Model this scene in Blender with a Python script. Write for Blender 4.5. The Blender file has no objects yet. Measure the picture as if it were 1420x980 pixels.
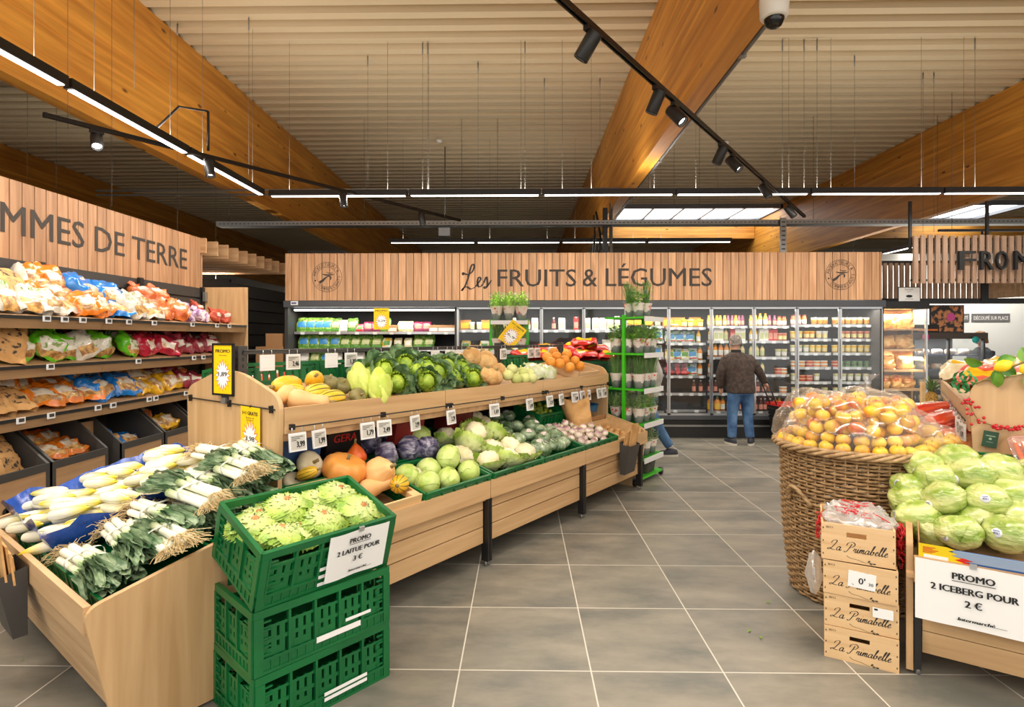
import bpy, math, random
import numpy as np
from mathutils import Matrix, Vector, noise
SC = bpy.context.scene
C = SC.collection
R = math.radians
PI = math.pi

# ---------------------------------------------------------------- camera
cam_d = bpy.data.cameras.new('camera')
cam_d.sensor_width = 36.0
cam_d.lens = 780.0 / 1420.0 * 36.0
cam_d.shift_y = (468.0 - 490.0) / 1420.0
cam_d.clip_start = 0.05
cam = bpy.data.objects.new('camera', cam_d)
cam.location = (0, 0, 1.52)
cam.rotation_euler = (R(90), 0, 0.0165)
C.objects.link(cam)
SC.camera = cam

# ---------------------------------------------------------------- world, exposure
SC.view_settings.view_transform = 'Standard'
SC.view_settings.look = 'None'
SC.view_settings.exposure = 0.2
SC.view_settings.gamma = 1.0
SC.view_settings.use_curve_mapping = False
w = bpy.data.worlds.new('daylight')
SC.world = w
w.use_nodes = True
w.node_tree.nodes['Background'].inputs[0].default_value = (1.0, 0.98, 0.95, 1)
w.node_tree.nodes['Background'].inputs[1].default_value = 1.25
LINEAR_W = 15.0      # watts per metre of linear light, downwards
ADDED_UPLIGHT_W = 6.8     # watts per metre of the added fill lamps, upwards on to the deck
SPOT_W = 34.0        # watts per track spotlight
LAMP_COL = (1.0, 0.93, 0.83)

# ---------------------------------------------------------------- materials
MATS = {}
def S(r, g, b):
    f = lambda c: (c / 255 / 12.92) if c / 255 <= 0.04045 else ((c / 255 + 0.055) / 1.055) ** 2.4
    return (f(r), f(g), f(b), 1.0)

def _new(name):
    m = bpy.data.materials.new(name)
    m.use_nodes = True
    return m, m.node_tree.nodes, m.node_tree.links, m.node_tree.nodes['Principled BSDF']

def mat(name, col, rough=0.5, metal=0.0, emit=0.0, coat=0.0, alpha=1.0, sss=0.0):
    if name in MATS: return MATS[name]
    m, N, L, b = _new(name)
    b.inputs['Base Color'].default_value = col
    b.inputs['Roughness'].default_value = rough
    b.inputs['Metallic'].default_value = metal
    if emit:
        b.inputs['Emission Color'].default_value = col
        b.inputs['Emission Strength'].default_value = emit
    if coat:
        b.inputs['Coat Weight'].default_value = coat
        b.inputs['Coat Roughness'].default_value = 0.12
    if alpha < 1: b.inputs['Alpha'].default_value = alpha
    MATS[name] = m
    return m

def organic(name, c1, c2, scale=6.0, rough=0.5, bump=0.0, coat=0.0, stretch=(1, 1, 1), detail=4.0, bscale=None, vary=0.12, lo=0.35, hi=0.65, c3=None, axis3=None):
    """two noise-mixed colours in object space, slight value change per object; c3 fades in along local +axis3"""
    if name in MATS: return MATS[name]
    m, N, L, b = _new(name)
    tc = N.new('ShaderNodeTexCoord'); mp = N.new('ShaderNodeMapping'); mp.inputs['Scale'].default_value = stretch
    L.new(tc.outputs['Object'], mp.inputs['Vector'])
    oi = N.new('ShaderNodeObjectInfo')
    nz = N.new('ShaderNodeTexNoise'); nz.noise_dimensions = '4D'
    nz.inputs['Scale'].default_value = scale; nz.inputs['Detail'].default_value = detail
    L.new(mp.outputs[0], nz.inputs['Vector'])
    mul = N.new('ShaderNodeMath'); mul.operation = 'MULTIPLY'; mul.inputs[1].default_value = 40
    L.new(oi.outputs['Random'], mul.inputs[0]); L.new(mul.outputs[0], nz.inputs['W'])
    cr = N.new('ShaderNodeValToRGB')
    cr.color_ramp.elements[0].position = lo; cr.color_ramp.elements[0].color = c1
    cr.color_ramp.elements[1].position = hi; cr.color_ramp.elements[1].color = c2
    L.new(nz.outputs['Fac'], cr.inputs['Fac'])
    out = cr.outputs[0]
    if c3 is not None:
        sp = N.new('ShaderNodeSeparateXYZ'); L.new(tc.outputs['Object'], sp.inputs[0])
        mr = N.new('ShaderNodeMapRange'); ax, a0, a1 = axis3
        mr.inputs['From Min'].default_value = a0; mr.inputs['From Max'].default_value = a1
        L.new(sp.outputs[ax], mr.inputs['Value'])
        mx = N.new('ShaderNodeMix'); mx.data_type = 'RGBA'
        L.new(mr.outputs[0], mx.inputs['Factor']); L.new(out, mx.inputs[6]); mx.inputs[7].default_value = c3
        out = mx.outputs[2]
    hsv = N.new('ShaderNodeHueSaturation')
    mr2 = N.new('ShaderNodeMapRange'); mr2.inputs['To Min'].default_value = 1 - vary; mr2.inputs['To Max'].default_value = 1 + vary
    L.new(oi.outputs['Random'], mr2.inputs['Value']); L.new(mr2.outputs[0], hsv.inputs['Value'])
    L.new(out, hsv.inputs['Color'])
    L.new(hsv.outputs[0], b.inputs['Base Color'])
    b.inputs['Roughness'].default_value = rough
    if coat:
        b.inputs['Coat Weight'].default_value = coat; b.inputs['Coat Roughness'].default_value = 0.15
    if bump:
        n2 = N.new('ShaderNodeTexNoise'); n2.inputs['Scale'].default_value = bscale or scale * 4; n2.inputs['Detail'].default_value = 3
        L.new(mp.outputs[0], n2.inputs['Vector'])
        bp = N.new('ShaderNodeBump'); bp.inputs['Strength'].default_value = bump; bp.inputs['Distance'].default_value = 0.01
        L.new(n2.outputs['Fac'], bp.inputs['Height']); L.new(bp.outputs[0], b.inputs['Normal'])
    MATS[name] = m
    return m

def wood(name, c1, c2, axis=0, scale=1.0, rough=0.5, knots=False, plank=None, lam=None, world=False, pvar=0.25):
    """grain stretched along axis; plank=(axis,pitch) varies the tone per board; lam=(axis,pitch) draws glue lines"""
    if name in MATS: return MATS[name]
    m, N, L, b = _new(name)
    tc = N.new('ShaderNodeTexCoord')
    src = tc.outputs['Object']
    if world:
        g = N.new('ShaderNodeNewGeometry'); src = g.outputs['Position']
    mp = N.new('ShaderNodeMapping'); st = [14.0 * scale] * 3; st[axis] = 0.9 * scale
    mp.inputs['Scale'].default_value = st
    L.new(src, mp.inputs['Vector'])
    vec = mp.outputs[0]
    sp = N.new('ShaderNodeSeparateXYZ'); L.new(src, sp.inputs[0])
    wn = None
    if plank:
        dv = N.new('ShaderNodeMath'); dv.operation = 'DIVIDE'; dv.inputs[1].default_value = plank[1]
        L.new(sp.outputs[plank[0]], dv.inputs[0])
        fl = N.new('ShaderNodeMath'); fl.operation = 'FLOOR'; L.new(dv.outputs[0], fl.inputs[0])
        wn = N.new('ShaderNodeTexWhiteNoise'); wn.noise_dimensions = '1D'; L.new(fl.outputs[0], wn.inputs['W'])
        ad = N.new('ShaderNodeVectorMath'); ad.operation = 'MULTIPLY_ADD'
        L.new(wn.outputs['Color'], ad.inputs[0]); ad.inputs[1].default_value = (30, 30, 30); L.new(vec, ad.inputs[2])
        vec = ad.outputs[0]
    nz = N.new('ShaderNodeTexNoise'); nz.inputs['Scale'].default_value = 1.6; nz.inputs['Detail'].default_value = 6; nz.inputs['Distortion'].default_value = 0.5
    L.new(vec, nz.inputs['Vector'])
    cr = N.new('ShaderNodeValToRGB')
    cr.color_ramp.elements[0].position = 0.3; cr.color_ramp.elements[0].color = c1
    cr.color_ramp.elements[1].position = 0.7; cr.color_ramp.elements[1].color = c2
    L.new(nz.outputs['Fac'], cr.inputs['Fac'])
    out = cr.outputs[0]
    if wn:
        mr = N.new('ShaderNodeMapRange'); mr.inputs['To Min'].default_value = 1 - pvar; mr.inputs['To Max'].default_value = 1 + pvar
        L.new(wn.outputs['Value'], mr.inputs['Value'])
        hv = N.new('ShaderNodeHueSaturation'); L.new(mr.outputs[0], hv.inputs['Value']); L.new(out, hv.inputs['Color']); out = hv.outputs[0]
    if lam:
        dv = N.new('ShaderNodeMath'); dv.operation = 'DIVIDE'; dv.inputs[1].default_value = lam[1]
        L.new(sp.outputs[lam[0]], dv.inputs[0])
        fl = N.new('ShaderNodeMath'); fl.operation = 'FLOOR'; L.new(dv.outputs[0], fl.inputs[0])
        wl = N.new('ShaderNodeTexWhiteNoise'); wl.noise_dimensions = '1D'; L.new(fl.outputs[0], wl.inputs['W'])
        mr = N.new('ShaderNodeMapRange'); mr.inputs['To Min'].default_value = 0.86; mr.inputs['To Max'].default_value = 1.1
        L.new(wl.outputs['Value'], mr.inputs['Value'])
        hv = N.new('ShaderNodeHueSaturation'); L.new(mr.outputs[0], hv.inputs['Value']); L.new(out, hv.inputs['Color']); out = hv.outputs[0]
    if knots:
        mk = N.new('ShaderNodeMapping'); ks = [4.5] * 3; ks[axis] = 1.9; mk.inputs['Scale'].default_value = ks
        L.new(src, mk.inputs['Vector'])
        vo = N.new('ShaderNodeTexVoronoi'); vo.inputs['Scale'].default_value = 1.0; L.new(mk.outputs[0], vo.inputs['Vector'])
        kr = N.new('ShaderNodeValToRGB')
        kr.color_ramp.elements[0].position = 0.05; kr.color_ramp.elements[0].color = (1, 1, 1, 1)
        kr.color_ramp.elements[1].position = 0.12; kr.color_ramp.elements[1].color = (0, 0, 0, 1)
        L.new(vo.outputs['Distance'], kr.inputs['Fac'])
        mx = N.new('ShaderNodeMix'); mx.data_type = 'RGBA'
        L.new(kr.outputs[0], mx.inputs['Factor']); L.new(out, mx.inputs[6]); mx.inputs[7].default_value = (c1[0] * .25, c1[1] * .2, c1[2] * .2, 1)
        out = mx.outputs[2]
    L.new(out, b.inputs['Base Color'])
    b.inputs['Roughness'].default_value = rough
    bp = N.new('ShaderNodeBump'); bp.inputs['Strength'].default_value = 0.12; bp.inputs['Distance'].default_value = 0.004
    L.new(nz.outputs['Fac'], bp.inputs['Height']); L.new(bp.outputs[0], b.inputs['Normal'])
    MATS[name] = m
    return m

def film(name, col=(1, 1, 1, 1), amount=0.18, rough=0.12):
    """thin clear plastic: mostly see-through with a glossy skin"""
    if name in MATS: return MATS[name]
    m, N, L, b = _new(name)
    o = N['Material Output']
    tr = N.new('ShaderNodeBsdfTransparent'); tr.inputs[0].default_value = col
    gl = N.new('ShaderNodeBsdfGlossy'); gl.inputs['Roughness'].default_value = rough; gl.inputs[0].default_value = (1, 1, 1, 1)
    df = N.new('ShaderNodeBsdfDiffuse'); df.inputs[0].default_value = (0.9, 0.9, 0.9, 1)
    m1 = N.new('ShaderNodeMixShader'); m1.inputs[0].default_value = 0.35
    L.new(gl.outputs[0], m1.inputs[1]); L.new(df.outputs[0], m1.inputs[2])
    fr = N.new('ShaderNodeLayerWeight'); fr.inputs['Blend'].default_value = 0.25
    mr = N.new('ShaderNodeMapRange'); mr.inputs['To Min'].default_value = amount * 0.5; mr.inputs['To Max'].default_value = min(1, amount * 2.6)
    L.new(fr.outputs['Facing'], mr.inputs['Value'])
    m2 = N.new('ShaderNodeMixShader'); L.new(mr.outputs[0], m2.inputs[0])
    L.new(tr.outputs[0], m2.inputs[1]); L.new(m1.outputs[0], m2.inputs[2])
    L.new(m2.outputs[0], o.inputs['Surface'])
    MATS[name] = m
    return m

# ---------------------------------------------------------------- mesh builder
class MB:
    def __init__(s): s.v = []; s.f = []; s.m = []; s.sm = []
    def add(s, V, F, mi=0, smooth=False, M=None):
        n = len(s.v)
        if M is not None: V = [M @ Vector(p) for p in V]
        s.v.extend([tuple(p) for p in V])
        for k, f in enumerate(F):
            s.f.append([i + n for i in f]); s.m.append(mi[k] if isinstance(mi, (list, tuple)) else mi); s.sm.append(smooth)
        return s
    def box(s, x0, x1, y0, y1, z0, z1, mi=0, M=None):
        V = [(x, y, z) for x in (x0, x1) for y in (y0, y1) for z in (z0, z1)]
        F = [(0, 1, 3, 2), (4, 6, 7, 5), (0, 4, 5, 1), (2, 3, 7, 6), (0, 2, 6, 4), (1, 5, 7, 3)]
        return s.add(V, F, mi, False, M)
    def cbox(s, c, d, mi=0, M=None):
        return s.box(c[0] - d[0] / 2, c[0] + d[0] / 2, c[1] - d[1] / 2, c[1] + d[1] / 2, c[2] - d[2] / 2, c[2] + d[2] / 2, mi, M)
    def grid(s, P, mi=0, smooth=True, closeu=False, M=None):
        nu, nv = len(P), len(P[0]); V = [q for row in P for q in row]; F = []; mm = []
        for i in range(nu if closeu else nu - 1):
            for j in range(nv - 1):
                a, b2 = i * nv + j, ((i + 1) % nu) * nv + j
                F.append((a, b2, b2 + 1, a + 1)); mm.append(mi(i, j) if callable(mi) else mi)
        return s.add(V, F, mm, smooth, M)
    def lathe(s, prof, n=16, mi=0, smooth=True, M=None):
        P = [[(r * math.cos(2 * PI * i / n), r * math.sin(2 * PI * i / n), z) for r, z in prof] for i in range(n)]
        return s.grid(P, mi, smooth, True, M)
    def tube(s, pts, r, n=6, mi=0, smooth=True, caps=True, M=None):
        pts = [Vector(p) for p in pts]; k = len(pts); rr = r if isinstance(r, (list, tuple)) else [r] * k
        t0 = (pts[1] - pts[0]).normalized()
        up = Vector((0, 0, 1)) if abs(t0.z) < 0.9 else Vector((1, 0, 0))
        V = []
        for i, p in enumerate(pts):
            t = (pts[min(i + 1, k - 1)] - pts[max(i - 1, 0)]).normalized()
            a = t.cross(up)
            if a.length < 1e-4: a = t.cross(Vector((1, 0, 0)))
            a.normalize(); b2 = t.cross(a).normalized(); up = b2 if b2.dot(up) > 0 else -b2
            a = t.cross(up).normalized()
            for j in range(n):
                w2 = 2 * PI * j / n
                V.append(p + (a * math.cos(w2) + up * math.sin(w2)) * rr[i])
        F = []; mm = []
        for i in range(k - 1):
            for j in range(n):
                F.append((i * n + j, i * n + (j + 1) % n, (i + 1) * n + (j + 1) % n, (i + 1) * n + j)); mm.append(mi[i] if isinstance(mi, list) else mi)
        if caps:
            F.append(tuple(range(n - 1, -1, -1))); mm.append(mm[0]); F.append(tuple((k - 1) * n + j for j in range(n))); mm.append(mm[-2])
        return s.add(V, F, mm, smooth, M)
    def cyl(s, p0, p1, r0, r1=None, n=12, mi=0, smooth=True, M=None):
        return s.tube([p0, p1], [r0, r0 if r1 is None else r1], n, mi, smooth, True, M)
    def prism(s, poly, y0, y1, mi=0, M=None, smooth=False):
        """poly in local x,z extruded along y"""
        n = len(poly)
        V = [(x, y0, z) for x, z in poly] + [(x, y1, z) for x, z in poly]
        F = [tuple(range(n)), tuple(range(2 * n - 1, n - 1, -1))] + [(i, i + n, (i + 1) % n + n, (i + 1) % n) for i in range(n)]
        return s.add(V, F, mi, smooth, M)
    def text(s, body, M, w=None, h=None, mi=0, shear=0.0, anchor='c', depth=0.0, bold=0.0):
        """flat lettering in local x,y; fitted to width w and/or height h"""
        V, F = text_vf(body)
        if not len(V): return s
        lo, hi = V.min(0), V.max(0); sz = np.maximum(hi - lo, 1e-6)
        ky = (h / sz[1]) if h else (w / sz[0]); kx = (w / sz[0]) if w else ky
        P = V.copy(); P[:, 1] = (V[:, 1] - lo[1]) * ky; P[:, 0] = (V[:, 0] - lo[0]) * kx + shear * P[:, 1]
        if anchor == 'c': P[:, 0] -= sz[0] * kx / 2
        elif anchor == 'r': P[:, 0] -= sz[0] * kx
        P[:, 2] = 0
        if bold:
            q = bold * (h or w * .3)
            for k, dx in enumerate((-q, q)): s.add([Vector(p) + Vector((dx, 0, .0001 * (k + 1))) for p in P], F, mi, False, M)
        if not depth:
            return s.add([Vector(p) for p in P], F, mi, False, M)
        Q = P.copy(); Q[:, 2] = depth; n = len(P)
        ed = {}
        for f in F:
            for a, b2 in zip(f, f[1:] + f[:1]): ed[(a, b2)] = 1
        sides = [(a, b2, b2 + n, a + n) for a, b2 in ed if (b2, a) not in ed]
        s.add([Vector(p) for p in P] + [Vector(p) for p in Q], [[i + n for i in f] for f in F] + sides, mi, False, M)
        return s
    def mesh(s, name, mats):
        me = bpy.data.meshes.new(name); me.from_pydata(s.v, [], s.f)
        for m in (mats if isinstance(mats, (list, tuple)) else [mats]): me.materials.append(m)
        me.polygons.foreach_set('material_index', s.m); me.polygons.foreach_set('use_smooth', s.sm)
        me.update(); return me
    def obj(s, name, mats, parent=None, M=None):
        return link(name, s.mesh(name, mats), parent, M)

_tc = {}
def text_vf(body):
    key = body
    if key in _tc: return _tc[key]
    cu = bpy.data.curves.new('t', 'FONT'); cu.body = body; cu.resolution_u = 2
    o = bpy.data.objects.new('t', cu)
    me = o.to_mesh()
    V = np.array([tuple(v.co) for v in me.vertices], float).reshape(-1, 3); F = [list(p.vertices) for p in me.polygons]
    o.to_mesh_clear(); bpy.data.objects.remove(o); bpy.data.curves.remove(cu)
    _tc[key] = (V, F)
    return _tc[key]

def link(name, data, parent=None, M=None):
    o = bpy.data.objects.new(name, data); C.objects.link(o)
    if parent is not None: o.parent = parent
    if M is not None: o.matrix_basis = M
    return o
def tag(o, label, cat, group=None):
    o['label'] = label; o['category'] = cat
    if group: o['group'] = group
    return o
def thing(name, label, cat, M=None, group=None):
    return tag(link(name, None, None, M), label, cat, group)
def struct(o):
    o['kind'] = 'structure'; return o
def dup(src, M, label=None, group=None):
    c = src.copy(); C.objects.link(c); c.matrix_basis = M
    if label: c['label'] = label
    if group: c['group'] = group
    for ch in src.children:
        d = ch.copy(); C.objects.link(d); d.parent = c
        for g in ch.children:
            e = g.copy(); C.objects.link(e); e.parent = d
    return c
class Kind:
    """prototype that is used for its first placement and copied for the rest"""
    def __init__(s, make): s.make = make; s.first = None; s.used = False
    def put(s, M, label, group=None):
        if s.first is None:
            s.first = s.make(); s.first.matrix_basis = M; s.first['label'] = label
            if group: s.first['group'] = group
            return s.first
        return dup(s.first, M, label, group)

def T(x, y, z=0): return Matrix.Translation((x, y, z))
def RX(a): return Matrix.Rotation(R(a), 4, 'X')
def RY(a): return Matrix.Rotation(R(a), 4, 'Y')
def RZ(a): return Matrix.Rotation(R(a), 4, 'Z')
def SCL(a, b=None, c=None): return Matrix.Diagonal((a, a if b is None else b, a if c is None else c, 1))
UP = RX(90)   # lettering drawn in x,y stands upright facing -y
ORD = ['', 'first', 'second', 'third', 'fourth', 'fifth', 'sixth', 'seventh', 'eighth', 'ninth', 'tenth', 'eleventh', 'twelfth', 'thirteenth', 'fourteenth', 'fifteenth', 'sixteenth', 'seventeenth', 'eighteenth', 'nineteenth', 'twentieth', 'twenty-first', 'twenty-second', 'twenty-third', 'twenty-fourth', 'twenty-fifth', 'twenty-sixth', 'twenty-seventh', 'twenty-eighth', 'twenty-ninth', 'thirtieth']
def fbm(p, sc, oct=3, seed=0):
    return noise.fractal(Vector((p[0] * sc + seed * 7.3, p[1] * sc - seed * 3.1, p[2] * sc + seed * 1.7)), 1.0, 2.0, oct)
def u_of(p):
    """picture column of a world point, to name things from left to right"""
    d = -p[0] * math.sin(.0165) + p[1] * math.cos(.0165)
    return (p[0] * math.cos(.0165) + p[1] * math.sin(.0165)) / max(d, .1)
def d_of(p): return -p[0] * math.sin(.0165) + p[1] * math.cos(.0165)
def order_labels(items, desc, where, rows, axis=None):
    """items: list of world points; returns labels by row (front first) and left-to-right place"""
    n = len(items); idx = sorted(range(n), key=lambda i: (axis(items[i]) if axis else d_of(items[i])))
    rows = max(1, min(rows, n)); per = math.ceil(n / rows); lab = [None] * n
    nr = math.ceil(n / per)
    rn = {1: [''], 2: ['front', 'back'], 3: ['front', 'middle', 'back']}.get(nr, ['front'] + [ORD[k] for k in range(2, nr)] + ['back'])
    for r in range(nr):
        row = sorted(idx[r * per:(r + 1) * per], key=lambda i: u_of(items[i]))
        for k, i in enumerate(row):
            lab[i] = '%s, %s from left%s %s' % (desc, ORD[k + 1], (' in %s row' % rn[r]) if rn[r] else '', where)
    return lab
def drop(rnd, n, x0, x1, y0, y1, r, base, tries=14, start=None):
    """let n balls of radius r come to rest on a sloping base; returns centres"""
    pts = list(start or []); out = []
    for i in range(n):
        best = None
        for k in range(tries):
            x, y = rnd.uniform(x0, x1), rnd.uniform(y0, y1)
            rr = r * rnd.uniform(.94, 1.06); z = base(x, y) + rr
            if z > 5: continue
            for (a, b2, c2, q) in pts:
                d2 = (x - a) ** 2 + (y - b2) ** 2; s2 = (rr + q) * .93
                if d2 < s2 * s2: z = max(z, c2 + math.sqrt(s2 * s2 - d2))
            h = z - base(x, y)
            if best is None or h < best[0]: best = (h, x, y, z, rr)
        pts.append(best[1:]); out.append(best[1:])
    return out
# ================================================================= THE ROOM
def floor_mat():
    m, N, L, b = _new('floor_tiles')
    g = N.new('ShaderNodeNewGeometry'); sp = N.new('ShaderNodeSeparateXYZ'); L.new(g.outputs['Position'], sp.inputs[0])
    fr = []; ids = []
    for ax, off in ((0, -0.282), (1, 4.370)):
        a = N.new('ShaderNodeMath'); a.operation = 'SUBTRACT'; a.inputs[1].default_value = off - 60.0; L.new(sp.outputs[ax], a.inputs[0])
        d = N.new('ShaderNodeMath'); d.operation = 'DIVIDE'; d.inputs[1].default_value = 0.6; L.new(a.outputs[0], d.inputs[0])
        f = N.new('ShaderNodeMath'); f.operation = 'FRACT'; L.new(d.outputs[0], f.inputs[0])
        p = N.new('ShaderNodeMath'); p.operation = 'PINGPONG'; p.inputs[1].default_value = 0.5; L.new(f.outputs[0], p.inputs[0])
        c = N.new('ShaderNodeMath'); c.operation = 'LESS_THAN'; c.inputs[1].default_value = 0.0055; L.new(p.outputs[0], c.inputs[0])
        fl = N.new('ShaderNodeMath'); fl.operation = 'FLOOR'; L.new(d.outputs[0], fl.inputs[0])
        fr.append(c); ids.append(fl)
    mx = N.new('ShaderNodeMath'); mx.operation = 'MAXIMUM'; L.new(fr[0].outputs[0], mx.inputs[0]); L.new(fr[1].outputs[0], mx.inputs[1])
    cb = N.new('ShaderNodeCombineXYZ'); L.new(ids[0].outputs[0], cb.inputs[0]); L.new(ids[1].outputs[0], cb.inputs[1])
    wn = N.new('ShaderNodeTexWhiteNoise'); L.new(cb.outputs[0], wn.inputs['Vector'])
    ad = N.new('ShaderNodeVectorMath'); ad.operation = 'MULTIPLY_ADD'; ad.inputs[1].default_value = (20, 20, 20)
    L.new(wn.outputs['Color'], ad.inputs[0]); L.new(g.outputs['Position'], ad.inputs[2])
    mp = N.new('ShaderNodeMapping'); mp.inputs['Scale'].default_value = (1.0, 2.2, 1); L.new(ad.outputs[0], mp.inputs[0])
    nz = N.new('ShaderNodeTexNoise'); nz.inputs['Scale'].default_value = 1.9; nz.inputs['Detail'].default_value = 7; nz.inputs['Roughness'].default_value = 0.62
    L.new(mp.outputs[0], nz.inputs['Vector'])
    cr = N.new('ShaderNodeValToRGB')
    cr.color_ramp.elements[0].position = 0.32; cr.color_ramp.elements[0].color = S(98, 99, 93)
    cr.color_ramp.elements[1].position = 0.7; cr.color_ramp.elements[1].color = S(149, 142, 128)
    L.new(nz.outputs['Fac'], cr.inputs['Fac'])
    hv = N.new('ShaderNodeHueSaturation'); mr = N.new('ShaderNodeMapRange'); mr.inputs['To Min'].default_value = .92; mr.inputs['To Max'].default_value = 1.07
    L.new(wn.outputs['Value'], mr.inputs['Value']); L.new(mr.outputs[0], hv.inputs['Value']); L.new(cr.outputs[0], hv.inputs['Color'])
    mc = N.new('ShaderNodeMix'); mc.data_type = 'RGBA'; L.new(mx.outputs[0], mc.inputs['Factor']); L.new(hv.outputs[0], mc.inputs[6]); mc.inputs[7].default_value = S(205, 200, 188)
    L.new(mc.outputs[2], b.inputs['Base Color'])
    r2 = N.new('ShaderNodeMapRange'); r2.inputs['To Min'].default_value = .30; r2.inputs['To Max'].default_value = .46; L.new(nz.outputs['Fac'], r2.inputs['Value'])
    L.new(r2.outputs[0], b.inputs['Roughness'])
    return m
BX0, BX1, BY0, BY1 = -14.0, 18.0, -4.0, 24.0
struct(MB().box(BX0, BX1, BY0, BY1, -0.1, 0).obj('floor', floor_mat()))
M_deck = mat('painted steel deck', S(198, 180, 148), 0.55)
mb = MB(); prof = []; y = BY0; PIT = 0.275; ZD = 5.26
while y < BY1:
    prof += [(y, ZD), (y + .125, ZD), (y + .155, ZD + .09), (y + .245, ZD + .09)]; y += PIT
mb.grid([[(x, yy, zz) for yy, zz in prof] for x in (BX0, BX1)], 0, False)
struct(mb.obj('ceiling', M_deck))
M_wallp = mat('wall panel', S(196, 190, 178), .7)
M_white = mat('white wall', S(232, 236, 234), .5)
struct(MB().box(BX0, BX1, BY1, BY1 + .15, 0, 5.4).obj('wall_back', M_wallp))
struct(MB().box(BX0 - .15, BX0, BY0, BY1 + .15, 0, 5.4).obj('wall_left', M_wallp))
struct(MB().box(BX1, BX1 + .15, BY0, BY1 + .15, 0, 5.4).obj('wall_right', M_wallp))

M_glulam = wood('glulam spruce', S(184, 116, 36), S(224, 158, 62), axis=1, scale=.55, rough=.5, knots=True, lam=(2, .042), world=True)
M_glulamx = wood('glulam spruce across', S(184, 116, 36), S(224, 158, 62), axis=0, scale=.55, rough=.5, knots=True, lam=(2, .042), world=True)
for x0, lab in ((-10.2, 'glued timber roof beam farthest left, behind the potato sign'), (-4.41, 'glued timber roof beam on the left above the linear light'), (1.52, 'glued timber roof beam in the middle carrying the white dome camera'), (7.3, 'glued timber roof beam on the right above the slatted cheese sign')):
    tag(MB().box(x0, x0 + .165, BY0 + .02, BY1 - .02, 3.70, ZD + .001).obj('roof_beam', M_glulam), lab, 'roof beam', 'timber roof beams')
tag(MB().box(1.70, 7.29, 17.7, 17.9, 4.62, ZD - .01).obj('cross_beam', M_glulamx), 'timber cross beam under the skylight strip, between two roof beams', 'beam')
tag(MB().box(7.48, 17.9, 17.7, 17.9, 4.62, ZD - .01).obj('cross_beam', M_glulamx), 'timber cross beam right of the right-hand roof beam, far back', 'beam')
M_sky = mat('skylight glazing', (0.9, 0.95, 1.0, 1), .3, emit=5.0)
M_grey = mat('grey metal', S(120, 120, 122), .4, .3)
M_galv = mat('galvanised steel', S(150, 150, 148), .4, .7)
for n, (a, b2, y0, y1, k) in enumerate(((2.9, 7.25, 15.9, 17.6, 5), (12.2, 13.9, 15.6, 17.6, 2))):
    wd = struct(MB().box(a, b2, y0, y1, ZD - .03, ZD - .015).obj('window_%d' % (n + 1), M_sky))
    fr = MB(); fr.box(a - .08, a, y0 - .08, y1 + .08, ZD - .12, ZD - .005); fr.box(b2, b2 + .08, y0 - .08, y1 + .08, ZD - .12, ZD - .005)
    fr.box(a - .08, b2 + .08, y0 - .08, y0, ZD - .12, ZD - .005); fr.box(a - .08, b2 + .08, y1, y1 + .08, ZD - .12, ZD - .005)
    for q in range(1, k): fr.box(a + (b2 - a) * q / k - .03, a + (b2 - a) * q / k + .03, y0, y1, ZD - .07, ZD - .032)
    fr.obj('window_frame', M_grey, wd)

# ---------------------------------------------------------------- shared materials
M_black = mat('black lacquer', S(28, 27, 27), .45)
M_dark = mat('dark grey metal', S(62, 60, 58), .5)
M_slat = mat('charcoal back panel', S(58, 54, 51), .6)
M_print = mat('dark printed lettering', S(58, 50, 44), .7)
M_ink = mat('black ink', S(28, 28, 30), .7)
M_paper = mat('white paper', S(238, 238, 236), .8)
M_card = mat('white price card plastic', S(230, 230, 230), .5)
M_eink = mat('price screen', S(196, 194, 186), .5)
M_yel = mat('yellow promo card', S(250, 208, 0), .6)
M_red = mat('red print', S(215, 40, 35), .6)
M_pwhite = mat('white print', S(250, 250, 250), .6)
M_oak = wood('light oak laminate', S(182, 144, 100), S(210, 174, 128), axis=0, scale=.8, rough=.45)
M_oakz = wood('light oak laminate upright', S(182, 144, 100), S(210, 174, 128), axis=2, scale=.8, rough=.45)
M_oakd = wood('mid oak laminate', S(160, 124, 88), S(186, 150, 110), axis=1, scale=.8, rough=.5)
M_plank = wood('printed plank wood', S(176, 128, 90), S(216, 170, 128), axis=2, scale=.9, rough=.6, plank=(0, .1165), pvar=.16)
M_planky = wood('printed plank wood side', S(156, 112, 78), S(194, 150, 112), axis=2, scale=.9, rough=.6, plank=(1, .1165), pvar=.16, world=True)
M_chrome = mat('brushed aluminium', S(196, 198, 200), .3, .8)
M_glass = film('door glass', (.97, .98, .98, 1), .07, .03)
M_diff = mat('light diffuser', (1, .95, .88, 1), .5, emit=6.0)

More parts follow.
